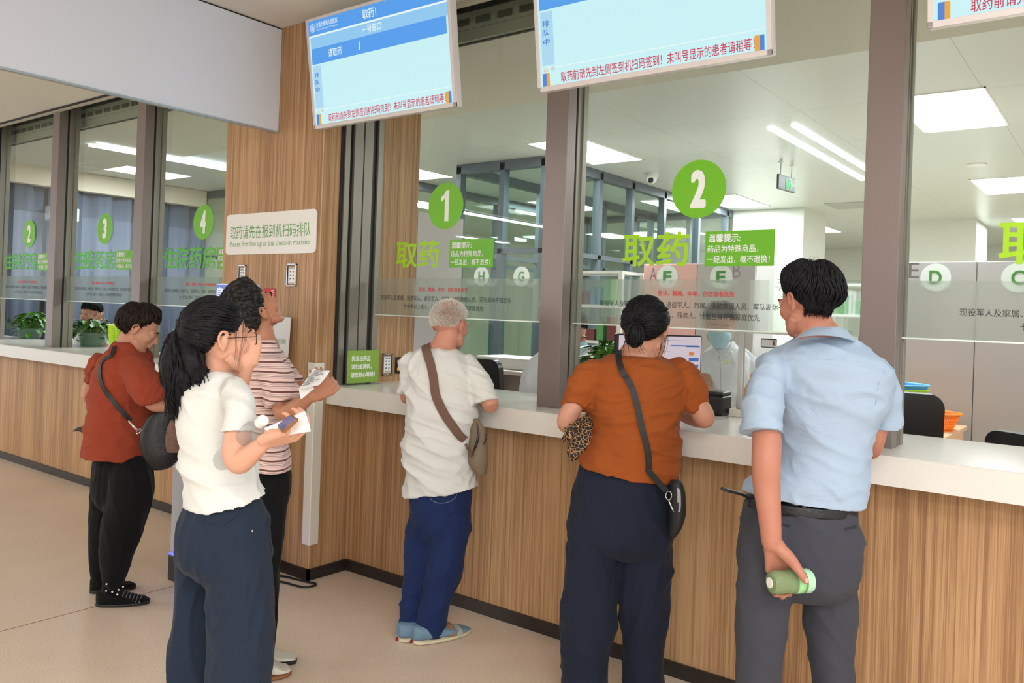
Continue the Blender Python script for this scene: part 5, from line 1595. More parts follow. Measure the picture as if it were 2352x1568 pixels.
for row in [[(-1.696, 2.733, 1.198), (-1.683, 2.667, 1.176), (-1.700, 2.642, 1.152), (-1.728, 2.633, 1.128), (-1.747, 2.631, 1.117)], [(-1.687, 2.714, 1.172), (-1.668, 2.654, 1.146), (-1.684, 2.642, 1.121), (-1.706, 2.638, 1.085), (-1.713, 2.645, 1.042)], [(-1.693, 2.735, 1.186), (-1.669, 2.678, 1.152), (-1.667, 2.655, 1.121), (-1.687, 2.640, 1.071), (-1.697, 2.645, 1.032)], [(-1.677, 2.672, 1.177), (-1.684, 2.629, 1.171), (-1.702, 2.615, 1.157), (-1.696, 2.620, 1.135), (-1.672, 2.638, 1.131)]]:
    sc.tube(row, [0.018, 0.026, 0.026, 0.022, 0.010], 12, 4, 0.8)
me = remeshed(sc, 0.005, 2); displace(me, folds(0.012, 18, 18, 40.0))
def leopard():
    m, nt, b_ = new_mat('leopard_print')
    tc = N(nt, 'ShaderNodeTexCoord')
    v = N(nt, 'ShaderNodeTexVoronoi'); v.inputs['Scale'].default_value = 62; v.feature = 'DISTANCE_TO_EDGE'
    nt.links.new(tc.outputs['Object'], v.inputs['Vector'])
    cr = N(nt, 'ShaderNodeValToRGB')
    cr.color_ramp.elements[0].position = 0.02; cr.color_ramp.elements[0].color = (*lin((190, 142, 98)), 1)
    cr.color_ramp.elements[1].position = 0.07; cr.color_ramp.elements[1].color = (*lin((20, 17, 16)), 1)
    nt.links.new(v.outputs['Distance'], cr.inputs[0]); nt.links.new(cr.outputs[0], b_.inputs['Base Color'])
    b_.inputs['Roughness'].default_value = 0.7
    return m
o = me_part(None, 'scarf', me, leopard())
o['label'] = 'leopard print scarf bunched under the left elbow of the woman in ochre'; o['category'] = 'scarf'
WM[o.name] = Matrix.Identity(4)
sn5 = snapper(sh5)
bag = thing('crossbody_bag', 'black crossbody bag with grey stripes at the hip of the woman in ochre', 'bag', (-1.412, 2.951, 0.8592))
pts, nr = sn5(dense([(-1.655, 2.889, 1.445), (-1.593, 2.748, 1.435), (-1.531, 2.669, 1.396), (-1.478, 2.647, 1.313), (-1.444, 2.673, 1.227), (-1.410, 2.700, 1.132), (-1.383, 2.721, 1.054), (-1.377, 2.751, 1.003)], 5), 0.004)
pts.append(Vector((-1.396, 2.825, 0.9438))); nr.append(nr[-1])
NYL = mat('black_nylon', (20, 22, 27), rough=0.55)
part(bag, 'strap', strap(None, '', pts, nr, 0.024, 0.003, NYL), NYL)
bb = MB()
loftr(bb, [(-1.398, 2.911, 0.9706, 0.02046, 0.03, 0.8037, 2.000, 0), (-1.395, 2.913, 0.9355, 0.02866, 0.045, 0.8029, 2.000, 0), (-1.394, 2.914, 0.8936, 0.03173, 0.05, 0.8029, 2.000, 0), (-1.393, 2.915, 0.8433, 0.0307, 0.05, 0.8031, 2.000, 0), (-1.398, 2.912, 0.7927, 0.02351, 0.04, 0.8054, 2.000, 0), (-1.406, 2.906, 0.7555, 0.01431, 0.02, 0.8088, 2.000, 0)])
part(bag, 'bag_body', bb, NYL, smooth=True)
snb = snapper([c for c in bag.children if c.name.startswith('bag_body')][-1])
for c3 in [[(-1.331, 2.761, 0.9959), (-1.322, 2.768, 0.9612), (-1.332, 2.761, 0.929), (-1.341, 2.753, 0.9126)], [(-1.318, 2.771, 0.9933), (-1.310, 2.777, 0.965), (-1.316, 2.772, 0.9297), (-1.326, 2.765, 0.9038)], [(-1.303, 2.782, 0.9462), (-1.306, 2.780, 0.9142), (-1.315, 2.773, 0.8819), (-1.320, 2.770, 0.8594)]]:
    q, nq = snb(dense(c3, 4), 0.001)
    part(bag, 'grey_stripe', strap(None, '', q, nq, 0.007, 0.001, None), mat('reflective_grey', (150, 152, 158), rough=0.4))
r_ = MB()
c0 = Vector((-1.374, 2.803, 0.9343))
ring = [c0 + Vector((math.cos(a) * 0.012, math.sin(a) * 0.002, math.sin(a) * 0.016)) for a in [k * PI / 6 for k in range(13)]]
r_.tube(ring, 0.002, 6, 1)
r_.tube([c0 + Vector((0, 0, -0.016)), c0 + Vector((0.01, 0, -0.035)), c0 + Vector((0.022, 0, -0.055))], 0.003, 6, 2)
part(bag, 'clasp', r_, CHROME, smooth=True)

# ---------------------------------------------------------------- man in the light blue shirt
skinF = skin_mat('skin_warm', (176, 126, 106), red=0.16)
p6 = thing('person', 'man in light blue short-sleeved shirt and dark grey trousers with a bottle behind his back', 'person', (-0.8811, 2.674, 0))
HM6 = head_M((-0.8555, 2.693, 1.663), 64, -12, 0, 0.94)
b = MB()
head_geo(b, HM6, 1.0, 1.03)
limb(b, [(-0.8402, 2.705, 1.634, 0.05363), (-0.831, 2.712, 1.585, 0.05787), (-0.8223, 2.719, 1.551, 0.07339)])
loftr(b, [(-0.8045, 2.733, 1.516, 0.1059, 0.07, 0.2876, 2.000, 0), (-0.8027, 2.734, 1.446, 0.1482, 0.09, 0.2876, 2.000, 0), (-0.7986, 2.738, 1.290, 0.1129, 0.09, 0.2876, 2.000, 0), (-0.7994, 2.738, 1.107, 0.1059, 0.09, 0.2899, 2.000, 0), (-0.8542, 2.697, 0.949, 0.1305, 0.09, 0.3145, 2.000, 0)])
limb(b, [(-0.9226, 2.593, 1.421, 0.03614), (-0.9128, 2.513, 1.297, 0.04059), (-0.8888, 2.468, 1.230, 0.04377), (-0.8822, 2.448, 1.171, 0.04342), (-0.8793, 2.451, 1.101, 0.04079), (-0.8624, 2.439, 1.008, 0.03394), (-0.8529, 2.434, 0.9389, 0.0299)])
limb(b, [(-0.6699, 2.848, 1.423, 0.03117), (-0.6663, 2.877, 1.307, 0.0314), (-0.6872, 2.899, 1.205, 0.03319), (-0.7186, 2.976, 1.170, 0.02971), (-0.8092, 3.221, 1.161, 0.02751), (-0.8848, 3.352, 1.163, 0.02207)])
hand(b, (-0.8848, 3.352, 1.163), (-0.6, 0.8, 0.0), (0, 0, -1), -1, (0.3, 0.4, 0.3), 1.0)
# left hand closed round the bottle: palm, four fingers behind and under it, thumb over it
for row in [[(-0.8541, 2.433, 0.9454, 0.0286), (-0.8596, 2.442, 0.9008, 0.01697), (-0.8618, 2.453, 0.8508, 0.01442)], [(-0.8509, 2.435, 0.9429, 0.026), (-0.846, 2.452, 0.8975, 0.01697), (-0.8468, 2.470, 0.8474, 0.01445)], [(-0.8477, 2.438, 0.9404, 0.026), (-0.8335, 2.462, 0.8968, 0.01697), (-0.8302, 2.483, 0.8508, 0.01445)], [(-0.8425, 2.442, 0.9381, 0.0221), (-0.8205, 2.465, 0.9, 0.01693), (-0.8131, 2.490, 0.8609, 0.01442)]]:
    limb(b, row, 12, 4)
for row in [[(-0.862, 2.453, 0.8561, 0.01114), (-0.8672, 2.487, 0.8061, 0.01061), (-0.8537, 2.478, 0.7769, 0.009889), (-0.8374, 2.446, 0.7822, 0.0078)], [(-0.847, 2.470, 0.8527, 0.01182), (-0.8535, 2.510, 0.797, 0.01132), (-0.8367, 2.491, 0.7685, 0.01055), (-0.8191, 2.454, 0.7807, 0.008821)], [(-0.8303, 2.483, 0.8547, 0.01182), (-0.8355, 2.523, 0.7978, 0.01132), (-0.8201, 2.504, 0.7758, 0.01028), (-0.8039, 2.466, 0.7905, 0.008432)], [(-0.8132, 2.490, 0.8635, 0.01114), (-0.8162, 2.532, 0.8109, 0.01063), (-0.8065, 2.520, 0.792, 0.009909), (-0.7946, 2.492, 0.7992, 0.007831)]]:
    limb(b, row, 10, 4)
limb(b, [(-0.8363, 2.440, 0.9266, 0.02076), (-0.8021, 2.441, 0.9025, 0.0193), (-0.769, 2.429, 0.8765, 0.01334), (-0.751, 2.430, 0.8524, 0.01076), (-0.7458, 2.434, 0.845, 0.008225)], 12, 4)
limb(b, [(-0.925, 2.568, 0.8216, 0.05518), (-0.9233, 2.571, 0.4628, 0.04139), (-0.9128, 2.581, 0.06304, 0.03311)])
limb(b, [(-0.7863, 2.775, 0.8052, 0.05688), (-0.7653, 2.792, 0.4362, 0.04266), (-0.7489, 2.807, 0.02433, 0.03413)])
person_body(p6, b, skinF, 0.0045)
face_parts(p6, HM6, brow=HBLACK)
nl = MB(); nl.ell((-0.7428, 2.420, 0.8529), (0.006, 0.003, 0.008), None, 10, 8)
part(p6, 'thumbnail', nl, mat('nail', (226, 168, 146), rough=0.3), smooth=True)
s = MB()
loftr(s, [(-0.8081, 2.730, 1.547, 0.08821, 0.085, 0.2887, 2.000, 0), (-0.8089, 2.729, 1.533, 0.1178, 0.105, 0.2892, 2.000, 0), (-0.8089, 2.729, 1.513, 0.1538, 0.125, 0.2894, 2.000, 0), (-0.8076, 2.730, 1.485, 0.1926, 0.14, 0.2892, 2.000, 0), (-0.8027, 2.734, 1.446, 0.2117, 0.15, 0.2876, 2.000, 0), (-0.7984, 2.738, 1.389, 0.2082, 0.15, 0.2864, 2.000, 0), (-0.7956, 2.740, 1.326, 0.1884, 0.145, 0.2859, 2.000, 0), (-0.7932, 2.742, 1.255, 0.1538, 0.14, 0.2857, 2.000, 0), (-0.7941, 2.742, 1.185, 0.1433, 0.14, 0.2869, 2.000, 0), (-0.8074, 2.732, 1.135, 0.1531, 0.14, 0.2929, 2.000, 0), (-0.8294, 2.715, 1.094, 0.1764, 0.14, 0.3025, 2.000, 0), (-0.8452, 2.704, 1.057, 0.1962, 0.14, 0.3095, 2.000, -0.04), (-0.8489, 2.701, 1.027, 0.1976, 0.142, 0.3114, 2.000, -0.06)])
sleeve(s, [(-0.9231, 2.592, 1.442, 0.05282), (-0.9259, 2.540, 1.382, 0.05886), (-0.9194, 2.495, 1.318, 0.06334), (-0.9067, 2.467, 1.250, 0.06659)])
sleeve(s, [(-0.6681, 2.837, 1.452, 0.05081), (-0.6521, 2.862, 1.388, 0.05667), (-0.6472, 2.891, 1.315, 0.05424), (-0.6493, 2.903, 1.261, 0.05157)])
BLUE = cloth_mat('light_blue_cotton', (158, 178, 202), var=0.03, wr=0.7, weave=350)
sh6 = garment(p6, 'shirt', s, BLUE, 0.0065, 3, folds(0.012, 5, 6, 27.0, diag=0.9))
sn6 = snapper(sh6)
# collar
co = MB()
lo = [(-0.8462, 2.562, 1.545), (-0.8045, 2.531, 1.556), (-0.7563, 2.543, 1.561), (-0.7201, 2.596, 1.557), (-0.6982, 2.688, 1.544)]
hi = [(-0.8435, 2.602, 1.560), (-0.8041, 2.594, 1.582), (-0.77, 2.608, 1.587), (-0.7407, 2.643, 1.587), (-0.7286, 2.690, 1.580)]
lo = dense(lo, 5); hi = dense(hi, 5)
vs = []
for a, c in zip(lo, hi):
    out = Vector((0.55, -0.8, 0.1)) * 0.003
    vs += [a + out, c + out, c - out * 2, a - out * 2]
fs = []
for i in range(len(lo) - 1):
    for k in range(4):
        k2 = (k + 1) % 4
        fs.append((i * 4 + k, i * 4 + k2, (i + 1) * 4 + k2, (i + 1) * 4 + k))
fs += [(3, 2, 1, 0), tuple((len(lo) - 1) * 4 + k for k in range(4))]
part(p6, 'collar', MB().add(vs, fs), BLUE, smooth='auto')
STI = mat('shirt_seam', (158, 176, 198), rough=0.9)
for ln, r__ in (([(-0.8689, 2.357, 1.454), (-0.8311, 2.385, 1.483), (-0.7706, 2.432, 1.492), (-0.6997, 2.486, 1.492), (-0.6388, 2.532, 1.487), (-0.5876, 2.571, 1.467)], 0.0006), ([(-0.8774, 2.350, 1.469), (-0.8559, 2.367, 1.461), (-0.8302, 2.386, 1.446), (-0.813, 2.400, 1.408), (-0.8055, 2.406, 1.355)], 0.0006), ([(-0.6101, 2.680, 1.464), (-0.6113, 2.616, 1.424), (-0.6178, 2.612, 1.359)], 0.0010)):
    q, nq = sn6.ray(dense(ln, 8), 0.0006)
    part(p6, 'seam', MB().tube(q, r__ * 0.7, 5, 1), STI)
GREYT = cloth_mat('dark_grey_trouser_cloth', (62, 64, 74), var=0.05, wr=0.45, weave=420)
t = MB()
loftr(t, [(-0.8532, 2.698, 1.020, 0.1665, 0.115, 0.3133, 2.000, 0), (-0.8548, 2.697, 0.9702, 0.1785, 0.13, 0.3145, 2.000, 0), (-0.8561, 2.696, 0.9136, 0.1919, 0.145, 0.3156, 2.000, 0), (-0.8568, 2.695, 0.8571, 0.199, 0.155, 0.3166, 2.000, 0), (-0.8576, 2.695, 0.8006, 0.1962, 0.15, 0.3175, 2.000, 0), (-0.8558, 2.697, 0.7512, 0.1785, 0.135, 0.3173, 2.000, 0), (-0.8535, 2.699, 0.709, 0.1235, 0.08, 0.3168, 2.000, 0)])
limb(t, [(-0.9203, 2.596, 0.9135, 0.08619), (-0.9217, 2.571, 0.7804, 0.08553), (-0.9229, 2.570, 0.6561, 0.08553), (-0.9266, 2.568, 0.5455, 0.07863), (-0.9263, 2.569, 0.4517, 0.07449), (-0.9193, 2.575, 0.2698, 0.06898), (-0.9121, 2.581, 0.07688, 0.06346)])
limb(t, [(-0.786, 2.762, 0.9072, 0.09067), (-0.7795, 2.780, 0.7628, 0.09243), (-0.775, 2.784, 0.6349, 0.08532), (-0.7698, 2.788, 0.5213, 0.07679), (-0.7605, 2.796, 0.425, 0.07394), (-0.7533, 2.802, 0.2375, 0.06825), (-0.7458, 2.809, 0.03869, 0.06541)])
pants6 = garment(p6, 'trousers', t, GREYT, 0.008, 9, folds(0.010, 5, 3.5, 33.0, diag=0.5))
bl = MB()
loftr(bl, [(-0.8534, 2.697, 1.025, 0.1722, 0.127, 0.3133, 2.000, 0), (-0.8538, 2.697, 1.020, 0.1729, 0.129, 0.3135, 2.000, 0), (-0.8538, 2.697, 0.9998, 0.1736, 0.13, 0.3138, 2.000, 0), (-0.8537, 2.697, 0.9942, 0.1736, 0.127, 0.3138, 2.000, 0)])
bo_ = part(p6, 'belt', bl, LEATH, smooth=True)
tl = MB(); tl.tube([(-0.971, 2.557, 1.032), (-0.988, 2.519, 1.049), (-1.011, 2.476, 1.062), (-1.028, 2.464, 1.069)], [0.014, 0.017, 0.017, 0.014], 12, 4, 0.35)
part(bo_, 'belt_tail', tl, LEATH, smooth=True)
sn6p = snapper(pants6)
for c3 in [[(-0.7629, 2.439, 1.082), (-0.7635, 2.439, 1.066), (-0.7641, 2.438, 1.049)], [(-0.7103, 2.479, 1.083), (-0.7058, 2.483, 1.066), (-0.7012, 2.486, 1.048)]]:
    q, nq = sn6p.ray(dense(c3, 3), 0.016)
    part(p6, 'belt_loop', strap(None, '', q, nq, 0.011, 0.003, None), GREYT)
for c3 in [[(-0.8187, 2.397, 1.008), (-0.8065, 2.406, 1.005), (-0.7942, 2.416, 1.000)], [(-0.6665, 2.513, 0.9982), (-0.6514, 2.525, 1.003), (-0.6404, 2.533, 1.008)]]:
    q, nq = sn6p.ray(dense(c3, 3), 0.0008)
    part(p6, 'pocket_welt', strap(None, '', q, nq, 0.006, 0.002, None), mat('welt_dark', (34, 36, 44), rough=0.9))
shoe(p6, (-0.9653, 2.534, 0), (-1.065, 2.774, 0), 0.1, 0.075, LEATH, SOLE_D)
shoe(p6, (-0.803, 2.758, 0), (-0.783, 3.018, 0), 0.1, 0.075, LEATH, SOLE_D)
def stray6(mb, rnd):
    for i in range(420):
        # nape: short hairs combed down onto the neck
        a = rnd.uniform(-1.25, 1.25)
        d = Vector((math.sin(a) * 0.85, -math.cos(a) * 0.8, rnd.uniform(-0.95, -0.55))).normalized()
        q = SCALP_C + Vector((d.x * SCALP_R.x, d.y * SCALP_R.y, d.z * SCALP_R.z)) * 1.03
        L_ = rnd.uniform(0.012, 0.034) * (1 - 0.3 * abs(a))
        e_ = q + Vector((-d.x * 0.006 + rnd.gauss(0, 0.003), 0.010 + rnd.gauss(0, 0.003), -L_))
        mb.tube([HM6 @ q, HM6 @ (q.lerp(e_, 0.5) + Vector((0, -0.003, 0))), HM6 @ e_], [0.0014, 0.0010, 0.0003], 4, 1)
    for i in range(260):
        # crown and sides: flyaways
        d = Vector((rnd.gauss(0, 0.7), rnd.gauss(-0.2, 0.6), abs(rnd.gauss(0.8, 0.35)))).normalized()
        q = SCALP_C + Vector((d.x * SCALP_R.x, d.y * SCALP_R.y, d.z * SCALP_R.z)) * 1.14
        s_ = Vector((rnd.gauss(0, 1), rnd.gauss(0, 1), rnd.gauss(0, 0.5))).normalized()
        e_ = q + (d * 0.35 + s_ * 0.8).normalized() * rnd.uniform(0.018, 0.040)
        mb.tube([HM6 @ q, HM6 @ (q.lerp(e_, 0.5) + d * 0.006), HM6 @ e_], [0.0010, 0.0007, 0.0002], 4, 2)
hair(p6, 'hair', HM6, HBLACK, thick=0.013, front=0.60, side=-0.05, back=-1.02, origin=(0.0, -0.30, 0.95), n=2600, lock_r=0.0021, hang=0.010, seed=17, lift=0.017, flow_noise=0.7, base_amp=0.004, tmax=2.6, curl=0.0015, wide=1.0, extra=stray6)
# the drink bottle in his hand
bt_ = thing('drink_bottle', 'small pale green drink bottle held by the man in the blue shirt', 'bottle', (-0.8052, 2.458, 0.8257))
a_, b2_ = Vector((-0.8416, 2.399, 0.8291)), Vector((-0.7595, 2.499, 0.8301))
ax = (b2_ - a_); LB = ax.length
BMx = Matrix.Translation(a_) @ Vector((0, 0, 1)).rotation_difference(ax.normalized()).to_matrix().to_4x4()
def pet_green():
    m, nt, b_ = new_mat('pale_green_pet')
    b_.inputs['Base Color'].default_value = (*lin((200, 232, 176)), 1)
    b_.inputs['Roughness'].default_value = 0.08
    b_.inputs['Transmission Weight'].default_value = 0.7
    b_.inputs['IOR'].default_value = 1.2
    return m
PET = pet_green()
part(bt_, 'bottle_body', MB().lathe([(0.0, 0.004), (0.020, 0.0), (0.030, 0.004), (0.0345, 0.014), (0.0345, LB * 0.30), (0.0325, LB * 0.36), (0.0345, LB * 0.42), (0.0345, LB - 0.022), (0.0, LB - 0.022)], M=BMx), PET, smooth='auto')
part(bt_, 'label_band', MB().lathe([(0.0350, LB * 0.60), (0.0350, LB * 0.78)], M=BMx), mat('mint_label', (150, 212, 150), rough=0.5), smooth=True)
part(bt_, 'cap', MB().lathe([(0.0, LB - 0.022), (0.0350, LB - 0.022), (0.0355, LB - 0.004), (0.031, LB + 0.004), (0.0, LB + 0.006)], M=BMx), mat('mint_cap', (170, 216, 184), rough=0.45), smooth='auto')
part(bt_, 'base_sticker', MB().lathe([(0.0, -0.0015), (0.0155, -0.0015), (0.0155, 0.002), (0.0, 0.002)], M=BMx @ Matrix.Translation((0, 0, -0.0006))), WHITE, smooth='auto')

# ---------------------------------------------------------------- staff behind the glass
COAT = cloth_mat('white_coat', (226, 230, 240), var=0.02, wr=0.7)
MASK = mat('mask_blue', (168, 206, 226), rough=0.8, bump=0.2, bump_scale=90)
def mask(par, M):
    h = MB().loft([(0, 0.048, -0.114, 0.034, 0.050, 0), (0, 0.050, -0.090, 0.054, 0.062, 0), (0, 0.050, -0.055, 0.066, 0.070, 0), (0, 0.048, -0.030, 0.064, 0.078, 0), (0, 0.050, -0.006, 0.046, 0.066, 0)], 28, 4)
    o = part(par, 'face_mask', h.xf(M), MASK, smooth=True)
    l = MB()
    for sx in (-1, 1):
        l.tube([(sx * 0.060, 0.055, -0.020), (sx * 0.078, 0.010, 0.0), (sx * 0.086, -0.018, 0.004)], 0.0014, 5, 3)
        l.tube([(sx * 0.052, 0.055, -0.085), (sx * 0.074, 0.005, -0.05), (sx * 0.085, -0.022, -0.02)], 0.0014, 5, 3)
    part(o, 'ear_loop', l.xf(M), WHITE)
s3 = thing('person', 'pharmacist in white coat and blue face mask standing behind the monitor', 'person', (-2.038, 4.860, 0))
HM7 = head_M((-2.050, 4.801, 1.559), 205, -14, 0, 1.04)
b = MB(); head_geo(b, HM7)
limb(b, [(-2.060, 4.844, 1.484, 0.046), (-2.052, 4.850, 1.430, 0.04871)])
loftr(b, [(-2.044, 4.882, 1.376, 0.09508, 0.09, 0.3982, 2.000, 0), (-2.031, 4.892, 1.227, 0.1114, 0.11, 0.3962, 2.000, 0), (-2.025, 4.898, 0.9823, 0.1005, 0.11, 0.3962, 2.000, 0), (-2.016, 4.907, 0.6293, 0.1059, 0.1, 0.3962, 2.000, 0)])
limb(b, [(-1.947, 4.931, 1.340, 0.04059), (-1.916, 4.930, 1.261, 0.03774), (-1.911, 4.897, 1.182, 0.03215), (-1.894, 4.821, 1.095, 0.02642)])
limb(b, [(-2.110, 4.807, 1.332, 0.04059), (-2.116, 4.777, 1.225, 0.03504), (-2.059, 4.696, 1.114, 0.02907)])
hand(b, (-1.894, 4.821, 1.095), (-0.2, -0.6, -0.6), (0.3, -0.2, -0.8), 1, (0.5, 0.6, 0.5), 0.95)
hand(b, (-2.059, 4.696, 1.114), (0.3, -0.6, -0.5), (0.3, -0.2, -0.8), -1, (0.5, 0.6, 0.5), 0.95)
for xx in (1650, 1688): pass
limb(b, [(-2.053, 4.878, 0.6413, 0.0652), (-2.046, 4.885, 0.3834, 0.0489), (-2.036, 4.894, 0.008713, 0.03532)])
limb(b, [(-1.979, 4.934, 0.6446, 0.0652), (-1.973, 4.941, 0.3866, 0.0489), (-1.962, 4.950, 0.001131, 0.03532)])
person_body(s3, b, skinE, 0.006)
face_parts(s3, HM7, brow=HBLACK, lips=False)
mask(s3, HM7)
s = MB()
loftr(s, [(-2.056, 4.873, 1.454, 0.04754, 0.065, 0.4004, 2.000, 0), (-2.047, 4.879, 1.422, 0.0978, 0.095, 0.3987, 2.000, 0), (-2.037, 4.887, 1.376, 0.1358, 0.12, 0.3967, 2.000, 0), (-2.031, 4.892, 1.295, 0.1467, 0.13, 0.3957, 2.000, 0), (-2.028, 4.895, 1.172, 0.1358, 0.13, 0.3957, 2.000, 0), (-2.025, 4.898, 0.9823, 0.1331, 0.14, 0.3962, 2.000, 0), (-2.020, 4.903, 0.7107, 0.1521, 0.15, 0.3967, 2.000, 0), (-2.014, 4.909, 0.4664, 0.163, 0.16, 0.3967, 2.000, 0)])
sleeve(s, [(-1.956, 4.937, 1.380, 0.0488), (-1.921, 4.951, 1.327, 0.05412), (-1.907, 4.950, 1.266, 0.05401)])
sleeve(s, [(-2.111, 4.818, 1.373, 0.04609), (-2.127, 4.794, 1.318, 0.04871), (-2.128, 4.781, 1.256, 0.04861)])
cs = garment(s3, 'coat', s, COAT, 0.008, 3, folds(0.010, 8, 6, 50.0))
snc = snapper(cs)
for c3, w_ in [([(-1.983, 4.526, 1.466), (-1.968, 4.537, 1.425), (-1.942, 4.557, 1.381)], 0.018), ([(-1.876, 4.607, 1.473), (-1.887, 4.599, 1.429), (-1.918, 4.576, 1.382)], 0.022)]:
    q, nq = snc.ray(dense(c3, 3), 0.004)
    part(s3, 'lapel', strap(None, '', q, nq, w_, 0.004, None), COAT)
q, nq = snc.ray([(-1.942, 4.557, 1.386), (-1.934, 4.564, 1.300), (-1.929, 4.568, 1.172)], 0.001)
part(s3, 'placket_seam', MB().tube(dense(q, 3), 0.0015, 5, 1), mat('coat_seam', (170, 176, 190), rough=0.9))
q, nq = snc.ray([(-1.933, 4.564, 1.340), (-1.889, 4.598, 1.355)], 0.003)
part(s3, 'name_badge', strap(None, '', q, nq, 0.02, 0.002, None), mat('badge', (220, 222, 190), rough=0.5, noise_amt=0.4, noise_scale=80))
vv = MB(); vv.add([Vector(v) for v in [(-2.001, 4.676, 1.448), (-1.963, 4.704, 1.449), (-1.992, 4.707, 1.374), (-2.013, 4.704, 1.447), (-1.975, 4.733, 1.449), (-2.005, 4.736, 1.373)]], [(0, 2, 1), (3, 4, 5), (0, 1, 4, 3), (1, 2, 5, 4), (2, 0, 3, 5)])
hair(s3, 'hair', HM7, HBLACK, thick=0.014, front=0.42, side=0.0, back=-0.6, origin=(0.0, -0.2, 0.97), n=420, lock_r=0.005, hang=0.006, seed=41, lift=0.012, flow_noise=0.8, base_amp=0.005)

s2 = thing('person', 'masked staff member in white coat bending over beside the post between windows 1 and 2', 'person', (-2.879, 4.093, 0))
HM8 = head_M((-2.734, 4.178, 1.473), -62, -24, 0, 1.0)
b = MB(); head_geo(b, HM8)
limb(b, [(-2.761, 4.183, 1.426, 0.04775), (-2.798, 4.180, 1.371, 0.05327)])
loftr(b, [(-2.857, 4.174, 1.341, 0.08038, 0.09, 0.6022, 2.000, 0), (-2.902, 4.139, 1.245, 0.08708, 0.1, 0.6141, 2.000, 0), (-2.918, 4.128, 1.110, 0.08976, 0.1, 0.6189, 2.000, 0), (-2.913, 4.133, 0.8426, 0.08708, 0.1, 0.6194, 2.000, 0), (-2.903, 4.141, 0.5213, 0.08038, 0.1, 0.6191, 2.000, 0)])
limb(b, [(-2.788, 4.100, 1.294, 0.0394), (-2.727, 4.085, 1.208, 0.0338), (-2.653, 4.116, 1.186, 0.02848)])
limb(b, [(-2.932, 4.120, 0.5469, 0.05895), (-2.916, 4.134, -0.04225, 0.03483)])
limb(b, [(-2.874, 4.163, 0.5494, 0.05895), (-2.859, 4.178, -0.04504, 0.03483)])
hand(b, (-2.653, 4.116, 1.186), (0.8, 0.3, -0.2), (0, 0, -1), 1, (0.4, 0.5, 0.4), 0.95)
person_body(s2, b, skinE, 0.0065)
face_parts(s2, HM8, brow=HBLACK, lips=False)
mask(s2, HM8)
s = MB()
loftr(s, [(-2.836, 4.189, 1.382, 0.05895, 0.075, 0.5969, 2.000, 0), (-2.869, 4.164, 1.340, 0.09646, 0.11, 0.6054, 2.000, 0), (-2.900, 4.141, 1.272, 0.1152, 0.125, 0.6133, 2.000, 0), (-2.916, 4.129, 1.178, 0.1179, 0.13, 0.6181, 2.000, 0), (-2.923, 4.124, 1.083, 0.1192, 0.13, 0.6205, 2.000, 0), (-2.920, 4.127, 0.8423, 0.1179, 0.14, 0.6213, 2.000, 0), (-2.911, 4.136, 0.4942, 0.1286, 0.15, 0.6213, 2.000, 0)])
sleeve(s, [(-2.801, 4.103, 1.312, 0.04737), (-2.752, 4.091, 1.258, 0.04699), (-2.727, 4.085, 1.213, 0.0442)])
garment(s2, 'coat', s, COAT, 0.008, 3, folds(0.010, 8, 6, 60.0))
hair(s2, 'hair', HM8, HBLACK, thick=0.012, front=0.5, side=0.05, back=-0.55, origin=(0.0, -0.2, 0.97), n=380, lock_r=0.005, hang=0.004, seed=43, lift=0.010, flow_noise=0.8, base_amp=0.005)

s1 = thing('person', 'dark-haired man sitting behind the monitor in window 3, hand held to his nose', 'person', (-8.130, 3.859, 0))
HM9 = head_M((-8.117, 3.869, 1.424), 195, -12, 0, 0.98)
b = MB(); head_geo(b, HM9)
limb(b, [(-8.142, 3.875, 1.356, 0.05106), (-8.154, 3.879, 1.296, 0.05539)])
loftr(b, [(-8.170, 3.892, 1.252, 0.1111, 0.09, 1.127, 2.000, 0), (-8.167, 3.895, 1.133, 0.1452, 0.1, 1.127, 2.000, 0), (-8.161, 3.900, 0.9193, 0.1281, 0.1, 1.127, 2.000, 0), (-8.159, 3.902, 0.8339, 0.1281, 0.1, 1.127, 2.000, 0)])
limb(b, [(-8.031, 3.936, 1.216, 0.0382), (-7.900, 3.910, 1.105, 0.03353), (-7.863, 3.838, 1.212, 0.02697), (-7.885, 3.820, 1.306, 0.02282)])
hand(b, (-7.885, 3.820, 1.306), (-0.15, 0.1, 1.0), (-0.5, 0.9, 0.1), -1, (0.35, 0.4, 0.3), 0.95)
person_body(s1, b, skinE, 0.0065)
face_parts(s1, HM9, brow=HBLACK)
s = MB()
loftr(s, [(-8.171, 3.891, 1.282, 0.0598, 0.065, 1.127, 2.000, 0), (-8.170, 3.893, 1.235, 0.1281, 0.1, 1.127, 2.000, 0), (-8.167, 3.895, 1.133, 0.1538, 0.12, 1.127, 2.000, 0), (-8.161, 3.901, 0.898, 0.1452, 0.13, 1.127, 2.000, 0)])
sleeve(s, [(-8.051, 3.946, 1.223, 0.04681), (-7.921, 3.919, 1.120, 0.04202)])
garment(s1, 'coat', s, COAT, 0.009, 3, folds(0.010, 8, 6, 70.0))
hair(s1, 'hair', HM9, HBLACK, thick=0.012, front=0.45, side=0.05, back=-0.5, origin=(0.0, -0.2, 0.97), n=300, lock_r=0.005, hang=0.003, seed=47, lift=0.008, flow_noise=0.8, base_amp=0.004)

